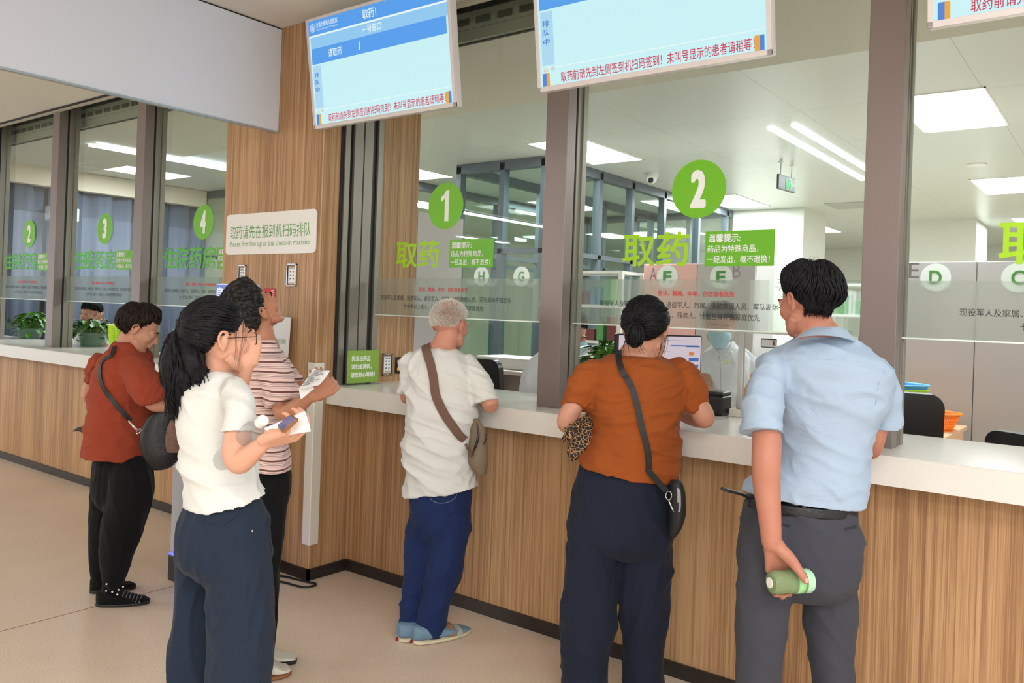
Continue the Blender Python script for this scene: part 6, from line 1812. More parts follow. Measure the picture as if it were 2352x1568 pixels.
# ================================================================= SCREENS AND WRITING
def em(name, c, e=1.0): return mat(name, c, emit=e * 0.74, rough=0.4)
SCR_TOP = em('screen_header_blue', (80, 165, 250), 0.95)
SCR_MID = em('screen_pale_blue', (150, 212, 255), 0.95)
SCR_BOD = em('screen_ice_blue', (206, 250, 255), 1.0)
SCR_SIDE = em('screen_side_blue', (180, 228, 255), 0.95)
SCR_WHT = em('screen_white', (240, 255, 255), 1.0)
SCR_RED = em('screen_red_text', (226, 18, 88), 0.85)
SCR_BLUT = em('screen_blue_text', (64, 136, 232), 0.9)
SCR_ORG = em('screen_orange', (250, 178, 40), 0.9)
TVF = mat('tv_bezel', (216, 212, 216), rough=0.35, spec=0.5)
TILT = R(8.25)
RED_LINE = '取药前请先到左侧签到机扫码签到！未叫号显示的患者请稍等！'
def tv(x0, label, title, sub, w=1.072, h=0.602, full=True):
    # lower left corner of the casing at (x0, 3.0, 2.592), face tipped down towards the queue
    v = Vector((0, -math.sin(TILT), math.cos(TILT)))
    n = Vector((0, -math.cos(TILT), -math.sin(TILT)))
    rot = Matrix(((1, v.x, n.x), (0, v.y, n.y), (0, v.z, n.z)))
    t = thing('display_screen', label, 'screen', (x0, 3.0, 2.592), rot, group='call screens over the windows')
    I = Matrix.Identity(4)
    def P(name, mb, m, sm=False): return part(t, name, mb, m, world=False, smooth=sm)
    P('casing', MB().rbox(0, 0, -0.045, w, h, -0.004, 0.005), TVF)
    bz = MB().rbox(0, 0, -0.006, w, 0.022, 0.006, 0.002).rbox(0, h - 0.016, -0.006, w, h, 0.006, 0.002).rbox(0, 0, -0.006, 0.018, h, 0.006, 0.002).rbox(w - 0.018, 0, -0.006, w, h, 0.006, 0.002)
    P('bezel', bz, TVF)
    a, b_, c, d_ = 0.018, 0.022, w - 0.018, h - 0.016
    W_, H_ = c - a, d_ - b_
    def Rct(u0, v0, u1, v1, z): return MB().box(a + u0 * W_, b_ + v0 * H_, z - 0.0008, a + u1 * W_, b_ + v1 * H_, z)
    p = P('panel', Rct(0, 0, 1, 1, 0.0), SCR_BOD)
    P('header_band', Rct(0, 0.86, 1, 1, 0.0012), SCR_TOP)
    P('rule', Rct(0, 0.845, 1, 0.862, 0.0014), SCR_WHT)
    P('window_band', Rct(0.01, 0.735, 1, 0.845, 0.0012), SCR_MID)
    P('call_band', Rct(0.01, 0.585, 0.985, 0.735, 0.0014), SCR_TOP)
    P('queue_column', Rct(0.012, 0.16, 0.075, 0.57, 0.0012), SCR_SIDE)
    P('rule', Rct(0.01, 0.135, 0.985, 0.141, 0.0014), SCR_WHT)
    if full:
        def T(s, u0, v0, u1, v1, m, bold=0.012, nm='lettering'):
            mb = MB(); text_fit(mb, s, a + u0 * W_, b_ + v0 * H_, a + u1 * W_, b_ + v1 * H_, I, bold, 0.0022); P(nm, mb, m)
        T(RED_LINE, 0.105, 0.012, 0.955, 0.092, SCR_RED, 0.01)
        T('排', 0.022, 0.455, 0.056, 0.505, SCR_BLUT); T('队', 0.022, 0.385, 0.056, 0.435, SCR_BLUT); T('中', 0.022, 0.315, 0.056, 0.365, SCR_BLUT)
        T('过 号', 0.018, 0.155 - 0.045, 0.075, 0.155 - 0.01, SCR_ORG, 0.0)
        if title:
            T(title, 0.425, 0.885, 0.525, 0.975, SCR_WHT); T(sub, 0.415, 0.755, 0.555, 0.830, SCR_WHT); T('请取药', 0.145, 0.622, 0.25, 0.70, SCR_WHT)
            T('宜昌市夷陵人民医院', 0.065, 0.925, 0.235, 0.975, SCR_WHT, 0.006); T("Yiling People's Hospital Of Yichang City", 0.065, 0.893, 0.235, 0.915, SCR_WHT, 0)
            T('2026年', 0.80, 0.93, 0.88, 0.965, SCR_WHT, 0)
            P('divider', Rct(0.385, 0.625, 0.390, 0.70, 0.0022), SCR_WHT)
            em_ = MB()
            for rr in (0.021, 0.012):
                em_.tube([(a + 0.035 * W_ + rr * math.cos(k * PI / 12), b_ + 0.932 * H_ + rr * math.sin(k * PI / 12), 0.0022) for k in range(25)], 0.0012, 5, 1)
            em_.tube([(a + 0.035 * W_, b_ + 0.932 * H_ - 0.012, 0.0022), (a + 0.035 * W_, b_ + 0.932 * H_ + 0.004, 0.0022)], 0.002, 5, 1)
            P('emblem', em_, SCR_WHT)
        for u in (0.012, 0.955):
            P('colour_tab', Rct(u, 0.0, u + 0.020, 0.10, 0.0024), SCR_BLUT if u < 0.5 else SCR_ORG)
            P('colour_tab', Rct(u + 0.020, 0.0, u + 0.036, 0.10, 0.0024), SCR_ORG if u < 0.5 else SCR_BLUT)
    # ceiling hanger
    part(t, 'hanger', MB().cyl((x0 + w / 2, 3.0, 3.10), (x0 + w / 2, 3.0, 3.283), 0.018).box(x0 + w / 2 - 0.15, 2.985, 2.9, x0 + w / 2 + 0.15, 3.0 + 0.01, 3.12), BLACK)
    return t
tv(-3.747, 'leftmost call screen headed 取药1, in front of the timber column', '取药1', '一号窗口')
tv(-2.184, 'middle call screen above window 2, its top cut off by the frame', '取药2', '二号窗口')
tv(-0.585, 'rightmost call screen, only its lower left corner in view', '取药3', '三号窗口')

YG = 3.4905   # face of the window glass (front side, the film lies just behind the writing)
def sticker(name, label, cat, grp=None): return thing(name, label, cat, (0, YG, 2.0), group=grp)
def disc_sticker(n, cx, cz, label, grp):
    t = thing('number_disc', label, 'window sticker', (cx, YG, cz), group=grp)
    m = MB(); sign_prism(m, disc(0.1335), 0, 0.0015, face_front(cx, YG, cz)); part(t, 'disc', m, GREEN)
    m = MB()
    wd = 0.062 if n == '1' else 0.078
    if n == '1':
        sign_prism(m, [(-0.004, -0.088), (0.026, -0.088), (0.026, 0.088), (0.004, 0.088), (-0.012, 0.066), (-0.034, 0.052), (-0.034, 0.026), (-0.014, 0.036), (-0.004, 0.044)], 0.0015, 0.003, face_front(cx, YG, cz))
    else:
        text_fit(m, n, -wd / 2, -0.088, wd / 2, 0.088, face_front(cx, YG, cz), 0.05, 0.003)
    part(t, 'numeral', m, WHITEV)
def word_sticker(txt, x0, z0, x1, z1, m_, name, label, bold=0.03, grp=None):
    m = MB(); text_fit(m, txt, x0, z0, x1, z1, face_front(0, YG, 0), bold, 0.001)
    return single(name, label, 'window lettering', m, m_, group=grp)
def notice(x0, z0, x1, z1, label, grp, small=False):
    t = thing('notice_sticker', label, 'notice', ((x0 + x1) / 2, YG, z0), group=grp)
    m = MB(); sign_prism(m, rect(x0, z0, x1, z1), 0, 0.0015, face_front(0, YG, 0)); part(t, 'backing', m, GREEN2)
    w, h = x1 - x0, z1 - z0
    m = MB()
    F_ = face_front(0, YG, 0)
    text_fit(m, '温馨提示:', x0 + w * 0.05, z0 + h * 0.68, x0 + w * 0.52, z0 + h * 0.92, F_, 0.02, 0.003)
    text_fit(m, '药品为特殊商品，', x0 + w * 0.04, z0 + h * 0.38, x0 + w * 0.78, z0 + h * 0.60, F_, 0.012, 0.003)
    text_fit(m, '一经发出，概不退换！', x0 + w * 0.04, z0 + h * 0.08, x0 + w * 0.94, z0 + h * 0.30, F_, 0.012, 0.003)
    part(t, 'lettering', m, WHITEV)
T1 = '急诊、胸痛、卒中、创伤患者优先'
T2 = '现役军人及家属、残疾军人、退役军人、烈属、消防救援人员、军队离休干部优先'
T3 = '七十岁以上老人、残疾人、计划生育特殊家庭优先'
def bay_signs(n, cx, name, pos, pharm=None, notice_at=None):
    g = 'window signs'
    disc_sticker(n, cx, 2.19, 'green disc with white numeral %s on the %s' % (n, pos), 'green number discs')
    if pharm == 'L':
        word_sticker('住院药房', cx - 0.545, 1.840, cx + 0.180, 2.008, mat('leaf_green_vinyl', (84, 190, 44), rough=0.5), 'window_lettering', 'green inpatient pharmacy characters below disc %s on the %s' % (n, pos), 0.012, 'pharmacy lettering')
        notice(cx + 0.20, 1.833, cx + 0.545, 1.995, 'green reminder notice beside disc %s on the %s' % (n, pos), 'green reminder notices')
        word_sticker(T1, cx - 0.205, 1.708, cx + 0.195, 1.732, REDV, 'window_lettering', 'small red priority line under disc %s on the %s' % (n, pos), 0.02, 'red priority lines')
        word_sticker(T2, cx - 0.51, 1.655, cx + 0.52, 1.683, INKV, 'window_lettering', 'long dark priority line under disc %s on the %s' % (n, pos), 0.0, 'dark priority lines')
        word_sticker(T3, cx - 0.30, 1.607, cx + 0.33, 1.634, INKV, 'window_lettering', 'lower dark priority line under disc %s on the %s' % (n, pos), 0.0, 'lower priority lines')
    else:
        word_sticker('取药', cx - 0.385, 1.836, cx - 0.035, 1.998, GREENT, 'window_lettering', 'lime green collection characters below disc %s on the %s' % (n, pos), 0.018, 'pharmacy lettering')
        notice(cx + 0.042, 1.836, cx + 0.362, 1.994, 'green reminder notice beside disc %s on the %s' % (n, pos), 'green reminder notices')
        word_sticker(T1, cx - 0.188, 1.698, cx + 0.188, 1.724, REDV, 'window_lettering', 'small red priority line under disc %s on the %s' % (n, pos), 0.012, 'red priority lines')
        word_sticker(T2, cx - 0.505, 1.643, cx + 0.497, 1.672, INKV, 'window_lettering', 'long dark priority line under disc %s on the %s' % (n, pos), 0.0, 'dark priority lines')
        word_sticker(T3, cx - 0.308, 1.595, cx + 0.306, 1.624, INKV, 'window_lettering', 'lower dark priority line under disc %s on the %s' % (n, pos), 0.0, 'lower priority lines')
bay_signs('1', -3.168, 'a', 'window beside the column')
bay_signs('2', -1.615, 'b', 'window facing the pharmacist')
bay_signs('3', -0.032, 'c', 'rightmost window')
bay_signs('4', -5.618, 'd', 'inpatient window touching the column', 'L')
bay_signs('3', -7.120, 'e', 'middle inpatient window', 'L')
bay_signs('2', -8.617, 'f', 'leftmost inpatient window', 'L')

# sign on the column
t = thing('wall_sign', 'white rounded sign asking to line up at the check-in machine', 'sign', (-4.266, YC, 2.03))
m = MB(); sign_prism(m, rrect(0.90, 0.258, 0.03, 8, -4.266, 2.029), 0, 0.006, face_front(0, YC - 0.0005, 0)); part(t, 'board', m, WHITE)
m = MB(); text_fit(m, '取药请先在报到机扫码排队', -4.672, 2.000, -3.866, 2.083, face_front(0, YC - 0.0005, 0), 0.0, 0.0065)
text_fit(m, 'Please first line up at the check-in machine', -4.670, 1.940, -3.872, 1.985, face_front(0, YC - 0.0005, 0), 0.0, 0.0065)
part(t, 'lettering', m, mat('sign_green', (92, 158, 78), rough=0.5))
def placard(F_, x0, z0, x1, z1, label, metal=CHROME, grp=None, c=None):
    t = thing('instruction_plate', label, 'plate', tuple(F_ @ Vector(((x0 + x1) / 2, z0, 0))), group=grp)
    m = MB()
    for r_ in ((x0, z0, x1, z0 + 0.006), (x0, z1 - 0.006, x1, z1), (x0, z0, x0 + 0.006, z1), (x1 - 0.006, z0, x1, z1)): sign_prism(m, rect(*r_), 0, 0.010, F_)
    part(t, 'holder_frame', m, metal)
    m = MB(); sign_prism(m, rect(x0 + 0.012, z0 + 0.018, x1 - 0.012, z1 - 0.018), 0.001, 0.004, F_); part(t, 'card', m, PAPER)
    w, h = x1 - x0, z1 - z0
    m = MB()
    for (u, v, k) in ((0.36, 0.66, 1), (0.66, 0.66, 0), (0.36, 0.50, 2), (0.66, 0.50, 0), (0.36, 0.34, 1), (0.66, 0.34, 3)):
        sign_prism(m, rrect(w * 0.13, h * 0.07, 0.002, 3, x0 + w * u, z0 + h * v), 0.004, 0.0046, F_)
    part(t, 'pictogram', m, mat('pictogram_grey', (110, 112, 130), rough=0.7))
    m = MB()
    for v in (0.17, 0.81, 0.77): sign_prism(m, rect(x0 + w * 0.22, z0 + h * v, x0 + w * 0.78, z0 + h * v + 0.003), 0.004, 0.0046, F_)
    part(t, 'caption', m, mat('caption_grey', (96, 96, 100), rough=0.7))
    m = MB()
    for v in (0.05, 0.95): m.ell(F_ @ Vector(((x0 + x1) / 2, z0 + h * v, 0.008)), 0.005, seg=8, rings=6)
    part(t, 'screw', m, CHROME, smooth=True)
FC = face_front(0, YC - 0.0005, 0)
placard(FC, -4.075, 1.703, -3.985, 1.838, 'small framed instruction plate on the right of the column, under the white sign')
placard(FC, -4.568, 1.693, -4.492, 1.832, 'small framed instruction plate on the left of the column, behind the upward-looking woman')
FS = face_right(XC + 0.0005, 0, 0)
placard(FS, 3.628, 1.166, 3.712, 1.303, 'chrome framed instruction plate just above the worktop in window 1')
t = thing('switch_panel', 'narrow black button panel with two amber and one red button', 'switch panel', (XC, 3.766, 1.175))
m = MB(); sign_prism(m, rrect(0.045, 0.106, 0.004, 3, 3.766, 1.228), 0, 0.006, FS); part(t, 'plate', m, BLACK)
for v, c in ((1.252, 0), (1.228, 1), (1.204, 0)):
    m = MB(); sign_prism(m, rrect(0.020, 0.019, 0.002, 3, 3.766, v), 0.006, 0.011, FS)
    part(t, 'button', m, em('amber_button', (250, 170, 30), 0.8) if c == 0 else mat('red_button', (150, 24, 24), rough=0.4))
# white corner guard
m = MB().prism([(XC - 0.055, YC - 0.0018), (XC - 0.055, YC - 0.010), (XC - 0.052, YC - 0.013), (XC + 0.009, YC - 0.013), (XC + 0.013, YC - 0.009), (XC + 0.013, YC + 0.052), (XC + 0.010, YC + 0.055), (XC + 0.0022, YC + 0.055), (XC + 0.0022, YC - 0.0018)], 0.205, 1.262, 'z')
single('corner_guard', 'cream plastic corner guard on the free corner of the timber column', 'corner guard', m, CREAM)
# green acrylic counter notice
t = thing('counter_notice', 'green acrylic notice standing on the worktop beside the column', 'notice', (-3.72, 3.39, 1.127))
FA = Matrix.Translation((-3.722, 3.274, 1.1275)) @ Matrix.Rotation(R(-3), 4, 'Z') @ face_right(0, 0, 0)
m = MB(); sign_prism(m, rrect(0.262, 0.222, 0.004, 3, 0.131, 0.116), -0.003, 0.003, FA); part(t, 'acrylic_plate', m, ACRYL)
m = MB(); sign_prism(m, rect(0.008, 0.010, 0.250, 0.205), 0.0032, 0.0042, FA); part(t, 'green_sheet', m, mat('moss_green_sheet', (132, 172, 66), rough=0.5))
m = MB()
text_fit(m, '因发出药品', 0.040, 0.140, 0.182, 0.172, FA, 0.03, 0.0046)
text_fit(m, '须扫追溯码，', 0.038, 0.092, 0.195, 0.124, FA, 0.03, 0.0046)
text_fit(m, '请您耐心等候！', 0.036, 0.044, 0.220, 0.076, FA, 0.03, 0.0046)
part(t, 'lettering', m, WHITEV)
m = MB().box(-3.76, 3.262, 1.127, -3.685, 3.54, 1.131); part(t, 'foot', m, ACRYL)

# grey letters on white discs inside
def letter(ch, x, label):
    z = 1.962
    yy = 6.7545 if x < -4 else 6.7245
    t = thing('letter_disc', label, 'letter sticker', (x, yy, z), group='lettered discs inside the pharmacy')
    F_ = face_front(x, yy, z)
    m = MB(); sign_prism(m, disc(0.103), 0, 0.002, F_); part(t, 'disc', m, mat('disc_white', (226, 232, 230), rough=0.5))
    m = MB(); text_fit(m, ch, -0.042, -0.052, 0.042, 0.052, F_, 0.02, 0.004); part(t, 'letter', m, mat('letter_green', (70, 140, 58), rough=0.5))
for ch, x, w_ in (('H', -5.58, 'on the inner glazing behind window 1'), ('G', -5.05, 'on the inner glazing behind window 1'), ('F', -3.384, 'on the grey cabinet door with the painted pink reflection'), ('E', -2.874, 'on the grey cabinet door beside the one with the painted reflection'), ('D', -1.201, 'on the grey panel behind the right window'), ('C', -0.678, 'on the grey panel at the right edge')):
    letter(ch, x, 'white disc with green letter %s %s' % (ch, w_))

for ch, x, z, w_ in (('E', -0.70, 1.815, 'in the lower left corner of the rightmost window'), ('B', -1.42, 1.815, 'above the red priority line of the window facing the pharmacist'), ('A', -1.83, 1.80, 'left of letter F in the window facing the pharmacist')):
    mm_ = MB(); text_fit(mm_, ch, x - 0.018, z - 0.03, x + 0.018, z + 0.03, face_front(0, YG, 0), 0.0, 0.001)
    single('marker_letter', 'faint hand-written letter %s %s' % (ch, w_), 'handwriting', mm_, mat('faint_marker', (120, 120, 124), rough=0.8))

# ================================================================= FURNITURE AND SMALL THINGS
# tall cabinets whose doors carry the letters
def cabinet(x0, x1, y, z1, doors, mats, label):
    t = thing('tall_cabinet', label, 'cabinet', ((x0 + x1) / 2, y + 0.25, 0), group='tall grey cabinets')
    part(t, 'body', MB().box(x0, y + 0.02, 0, x1, y + 0.45, z1), GREYP)
    n = doors
    for i in range(n):
        a = x0 + (x1 - x0) * i / n; b_ = x0 + (x1 - x0) * (i + 1) / n
        part(t, 'door', MB().rbox(a + 0.003, y, 0.03, b_ - 0.003, y + 0.02, z1 - 0.003, 0.002, 1), mats[i])
cabinet(-3.627, -2.569, 6.725, 2.080, 2, [PINKREFL, GREYP], 'two-door cabinet with painted pink reflection on one grey door, letters F and E')
cabinet(-1.463, -0.404, 6.725, 2.080, 2, [GREYP, GREYP], 'two-door grey cabinet carrying letters D and C')
# medicine rack left of the cabinets
def rack(x0, x1, y0, y1, levels, label, seed, palette, h=2.0, name='medicine_rack', grp='medicine racks'):
    t = thing(name, label, 'shelf unit', ((x0 + x1) / 2, (y0 + y1) / 2, 0), group=grp)
    for (x, y) in ((x0, y0), (x1, y0), (x0, y1), (x1, y1)):
        part(t, 'upright', MB().box(x - 0.02, y - 0.02, 0, x + 0.02, y + 0.02, h), WHITE)
    for z in levels: part(t, 'shelf_board', MB().box(x0, y0, z - 0.025, x1, y1, z), WHITE)
    rnd = random.Random(seed)
    cnt = {}
    short = {3: 'left rack', 5: 'middle rack', 7: 'low rack'}[seed]
    for z in levels[1:-1]:
        x = x0 + 0.04
        while x < x1 - 0.10:
            w_ = rnd.uniform(0.06, 0.16); hh = rnd.uniform(0.08, 0.24)
            if x + w_ > x1 - 0.03: break
            c = rnd.choice(palette if z > 1.3 or seed != 3 else [1, 6, 1, 1])
            cn = ['red', 'white', 'maroon', 'blue', 'green', 'kraft', 'dark'][c]
            cnt[(cn, z)] = cnt.get((cn, z), 0) + 1
            single('medicine_box', '%s %s box from the left on the %s shelf of the %s' % (['first', 'second', 'third', 'fourth', 'fifth', 'sixth', 'seventh', 'eighth'][min(7, cnt[(cn, z)] - 1)], cn, ['lowest', 'second', 'third', 'fourth', 'fifth', 'top'][levels.index(z)], short), 'box', MB().rbox(x, y0 + 0.03, z, x + w_, y0 + 0.03 + rnd.uniform(0.12, 0.22), z + hh, 0.002, 1), BOXM[c], group='medicine boxes on the racks')
            x += w_ + rnd.uniform(0.005, 0.05)
BOXM = [mat('box_red', (168, 60, 58), rough=0.6), mat('box_white', (226, 226, 228), rough=0.6), mat('box_maroon', (122, 62, 62), rough=0.6), mat('box_blue', (70, 150, 190), rough=0.6), mat('box_green', (90, 160, 100), rough=0.6), mat('box_kraft', (190, 160, 110), rough=0.7), mat('box_dark', (60, 62, 74), rough=0.6)]
LV = [0.35, 0.7, 1.03, 1.36, 1.69, 2.0]
rack(-4.55, -3.70, 6.45, 6.85, LV, 'white medicine rack left of the cabinet with the painted pink reflection', 3, [0, 2, 2, 0, 1, 3, 4])
rack(-2.50, -1.55, 8.6, 9.0, LV, 'white medicine rack between the two groups of cabinets', 5, [1, 1, 4, 6, 1, 3])
rack(-2.35, -1.50, 6.72, 7.12, [0.35, 0.7, 1.0, 1.3], 'low white rack of leaflets behind the pharmacist', 7, [1, 1, 3, 1], h=1.36)
# fume cupboard like white unit behind the blue shirt
t = thing('dispensing_machine', 'white dispensing machine with dark window behind the man in blue', 'machine', (-2.2, 8.0, 0))
part(t, 'body', MB().rbox(-1.95, 7.7, 0, -1.40, 8.3, 2.02, 0.01), WHITE)
part(t, 'dark_window', MB().box(-1.90, 7.69, 1.35, -1.45, 7.702, 1.90), mat('smoked_glass', (84, 92, 96), rough=0.15))

# check-in kiosk behind the ponytailed woman
kx, ky = -4.33, 2.72
t = thing('self_service_kiosk', 'pale grey self-service kiosk mostly hidden behind the queueing women', 'kiosk', (kx, ky, 0))
KR = Matrix.Translation((kx, ky, 0)) @ Matrix.Rotation(R(0), 4, 'Z')
KG = mat('kiosk_grey', (200, 202, 212), rough=0.4)
part(t, 'base', MB().rbox(-0.04, -0.15, 0.0, 0.40, 0.22, 0.145, 0.006).xf(KR), BLACK)
part(t, 'cabinet_body', MB().rbox(-0.038, -0.148, 0.156, 0.395, 0.215, 1.13, 0.02, 3).xf(KR), KG, smooth='auto')
part(t, 'blue_light_strip', MB().box(-0.035, -0.148, 0.146, 0.40, 0.215, 0.155).xf(KR), em('blue_led', (60, 70, 255), 5.0))
part(t, 'screen_head', MB().rbox(0.066, 0.0, 1.12, 0.50, 0.05, 1.600, 0.012).xf(KR), WHITE)
part(t, 'screen', MB().rbox(0.078, -0.004, 1.14, 0.488, 0.002, 1.588, 0.003).xf(KR), mat('kiosk_screen', (52, 44, 44), rough=0.15))
part(t, 'header_box', MB().rbox(0.095, 0.005, 1.602, 0.455, 0.045, 1.700, 0.012).xf(KR), em('kiosk_header_rim', (190, 205, 255), 1.4))
part(t, 'header_face', MB().rbox(0.102, 0.001, 1.609, 0.448, 0.006, 1.693, 0.001).xf(KR), em('kiosk_header', (110, 130, 205), 0.85))
m = MB(); text_fit(m, '自助服务', 0.115, 1.624, 0.415, 1.680, KR @ face_front(0, 0.0, 0), 0.02, 0.001); part(t, 'lettering', m, em('header_white', (235, 240, 255), 1.3))
# red tag and white leaflet board on the column
t = thing('red_tag', 'small red tag with white characters on the column', 'sign', (-4.22, YC, 1.55))
m = MB(); sign_prism(m, rect(-4.30, 1.600, -4.182, 1.688), 0, 0.004, FC); part(t, 'plate', m, mat('tag_red', (200, 24, 44), rough=0.5))
m = MB(); text_fit(m, '问', -4.222, 1.650, -4.192, 1.680, FC, 0.02, 0.005); text_fit(m, '询', -4.222, 1.610, -4.192, 1.640, FC, 0.02, 0.005); part(t, 'lettering', m, WHITEV)
t = thing('leaflet_board', 'white board with green printed lines behind the neck of the woman in stripes', 'board', (-4.25, 2.98, 0))
LM = Matrix.Translation((-3.988, 2.99, 0)) @ Matrix.Rotation(R(-3), 4, 'X')
m = MB(); sign_prism(m, rect(-0.24, 0.0, 0.0, 1.52), -0.004, 0.004, LM @ face_front(0, 0, 0)); part(t, 'board', m, WHITE)
m = MB()
for k, (s_, w_) in enumerate((('取药须知', 0.09), ('请扫码', 0.07), ('签到排队', 0.09), ('谢谢', 0.05))):
    text_fit(m, s_, -0.03 - w_, 1.36 - k * 0.075, -0.025, 1.39 - k * 0.075, LM @ face_front(0, 0, 0), 0.0, 0.0045)
part(t, 'lettering', m, mat('leaflet_green', (120, 170, 90), rough=0.6))
# cable on the floor
m = MB()
m.tube([(-4.05, 2.95, 0.010), (-3.93, 3.035, 0.008), (-3.83, 3.055, 0.008), (-3.755, 3.068, 0.008), (-3.700, 3.082, 0.008), (-3.672, 3.060, 0.008), (-3.690, 3.005, 0.008), (-3.75, 2.985, 0.008), (-3.86, 2.968, 0.008), (-4.0, 2.90, 0.008), (-4.12, 2.86, 0.010)], 0.0062, 8, 6)
single('power_cable', 'black power cable looping over the floor at the foot of the column', 'cable', m, BLACK, smooth=True)

# ---- plants in glass bowls
def plant(c, label, pot_r=0.085, h=0.10, n=70, spread=0.17, top=0.24, seed=1, lean=(0, 0), pot=True, water=(88, 150, 120)):
    t = thing('potted_plant', label, 'plant', c, group='potted pothos on the worktops')
    c = Vector(c)
    part(t, 'pot', MB().lathe([(pot_r * 0.80, 0), (pot_r * 0.86, h * 0.15), (pot_r, h), (pot_r * 1.03, h + 0.004), (pot_r * 0.97, h), (pot_r * 0.83, h * 0.16), (0, h * 0.10)], c), glass_mat('pot_plastic', (0.72, 0.86, 0.80), haze=0.35, haze_col=(0.6, 0.75, 0.68)), smooth=True)
    part(t, 'soil', MB().lathe([(0, 0.006), (pot_r * 0.80, 0.006), (pot_r * 0.84, h * 0.30), (pot_r * 0.88, h * 0.62), (0, h * 0.62)], c), mat('green_water_soil', water, rough=0.5, noise_amt=0.3, noise_scale=20), smooth=True)
    rnd = random.Random(seed)
    lv = MB(); st = MB()
    for i in range(n):
        a = rnd.uniform(0, 2 * PI)
        el = rnd.uniform(0.05, 1.45)
        L = rnd.uniform(0.55, 1.0)
        tip = c + Vector((math.cos(a) * math.cos(el) * spread * L + lean[0], math.sin(a) * math.cos(el) * spread * L + lean[1], h * 0.8 + math.sin(el) * top * L))
        if el < 0.4: tip.z -= 0.05 * rnd.random()
        b0 = c + Vector((rnd.uniform(-1, 1) * pot_r * 0.4, rnd.uniform(-1, 1) * pot_r * 0.4, h * 0.6))
        mid = b0.lerp(tip, 0.55) + Vector((0, 0, 0.05))
        st.tube([b0, mid, tip], [0.0022, 0.002, 0.0014], 5, 3)
        # heart-shaped leaf, folded along its rib
        d = Vector((math.cos(a + rnd.gauss(0, .5)), math.sin(a + rnd.gauss(0, .5)), rnd.uniform(-0.9, 0.4))).normalized()
        s_ = d.cross(Vector((0, 0, 1))).normalized()
        u = s_.cross(d).normalized()
        LL = rnd.uniform(0.055, 0.09); WW = LL * rnd.uniform(0.33, 0.42)
        prof = ((-0.08, 0.55), (0.08, 0.95), (0.28, 1.0), (0.52, 0.78), (0.78, 0.38), (1.0, 0.02))
        vs = [tip]
        for (k, w_) in prof:
            mp_ = tip + d * LL * k - u * (0.10 * LL * k * k)
            vs += [mp_ - s_ * WW * w_ + u * 0.010 * w_, mp_, mp_ + s_ * WW * w_ + u * 0.010 * w_]
        fs = []
        for k in range(len(prof) - 1):
            o_ = 1 + 3 * k
            fs += [(o_, o_ + 3, o_ + 4, o_ + 1), (o_ + 1, o_ + 4, o_ + 5, o_ + 2)]
        lv.add(vs, fs)
    part(t, 'leaves', lv, LEAF, smooth=True)
    part(t, 'stems', st, mat('stem_green', (96, 140, 60), rough=0.6), smooth=True)
def leaf_mat():
    m, nt, b_ = new_mat('pothos_leaf')
    tc = N(nt, 'ShaderNodeTexCoord'); n_ = N(nt, 'ShaderNodeTexNoise'); n_.inputs['Scale'].default_value = 14
    nt.links.new(tc.outputs['Object'], n_.inputs['Vector'])
    cr = N(nt, 'ShaderNodeValToRGB')
    cr.color_ramp.elements[0].position = 0.35; cr.color_ramp.elements[0].color = (*lin((38, 84, 26)), 1)
    cr.color_ramp.elements[1].position = 0.65; cr.color_ramp.elements[1].color = (*lin((92, 150, 44)), 1)
    nt.links.new(n_.outputs['Fac'], cr.inputs[0]); nt.links.new(cr.outputs[0], b_.inputs['Base Color'])
    b_.inputs['Roughness'].default_value = 0.35
    return m
LEAF = leaf_mat()
plant((-9.52, 3.90, 1.127), 'pothos plant in a clear bowl in the leftmost window', 0.125, 0.105, 120, 0.27, 0.20, 1, (0.04, 0))
plant((-7.92, 3.80, 1.127), 'pothos plant in a clear bowl beside the lime basket', 0.125, 0.13, 120, 0.25, 0.16, 2, (0.03, 0))
plant((-2.27, 3.86, 1.127), 'pothos plant behind the post between windows 1 and 2', 0.085, 0.11, 120, 0.19, 0.26, 5, (0.0, 0), water=(70, 130, 110))

# ---- plastic baskets
def basket(c, rx, ry, h, m_, label, group, rim_m=None, taper=0.80, cell=0.018, holes=True):
    t = thing('plastic_basket', label, 'basket', c, group=group)
    c = Vector(c)
    seg = max(28, int(2 * PI * rx / cell)); lv = max(4, int(h / cell))
    mb = MB()
    def P(k, j, off=0):
        a = 2 * PI * k / seg; u = j / lv
        s_ = taper + (1 - taper) * u
        return c + Vector((math.cos(a) * (rx * s_ + off), math.sin(a) * (ry * s_ + off), h * u))
    for k in range(seg):
        mb.tube([P(k, 0), P(k, lv)], 0.0028, 5, 1)
    for j in range(lv + 1):
        mb.tube([P(k, j, 0.001) for k in range(seg + 1)], 0.0028 if j not in (0, lv) else 0.004, 5, 1)
    # solid lower and upper bands
    for (j0, j1) in ((0, 1), (lv - 1, lv)):
        vs = []; 
        for k in range(seg):
            vs += [P(k, j0), P(k, j1), P(k, j1, -0.003), P(k, j0, -0.003)]
        fs = []
        for k in range(seg):
            k2 = (k + 1) % seg
            for q in range(4): fs.append((k * 4 + q, k2 * 4 + q, k2 * 4 + (q + 1) % 4, k * 4 + (q + 1) % 4))
        mb.add(vs, fs)
    o = part(t, 'lattice', mb, m_)
    part(t, 'bottom', MB().lathe([(0, 0.002), (1, 0.002), (1, 0.006), (0, 0.006)], (0, 0, 0), seg).xf(Matrix.Translation(c) @ Matrix.Diagonal((rx * taper, ry * taper, 1, 1))), m_)
    rm = MB()
    rm.tube([P(k, lv, 0.008) + Vector((0, 0, 0.002)) for k in range(seg + 1)], 0.009, 8, 1, 0.6)
    part(t, 'rim', rm, rim_m or m_, smooth=True)
    return t
LIME = mat('lime_plastic', (196, 232, 24), rough=0.35)
LIMER = mat('pale_lime_rim', (216, 240, 130), rough=0.35)
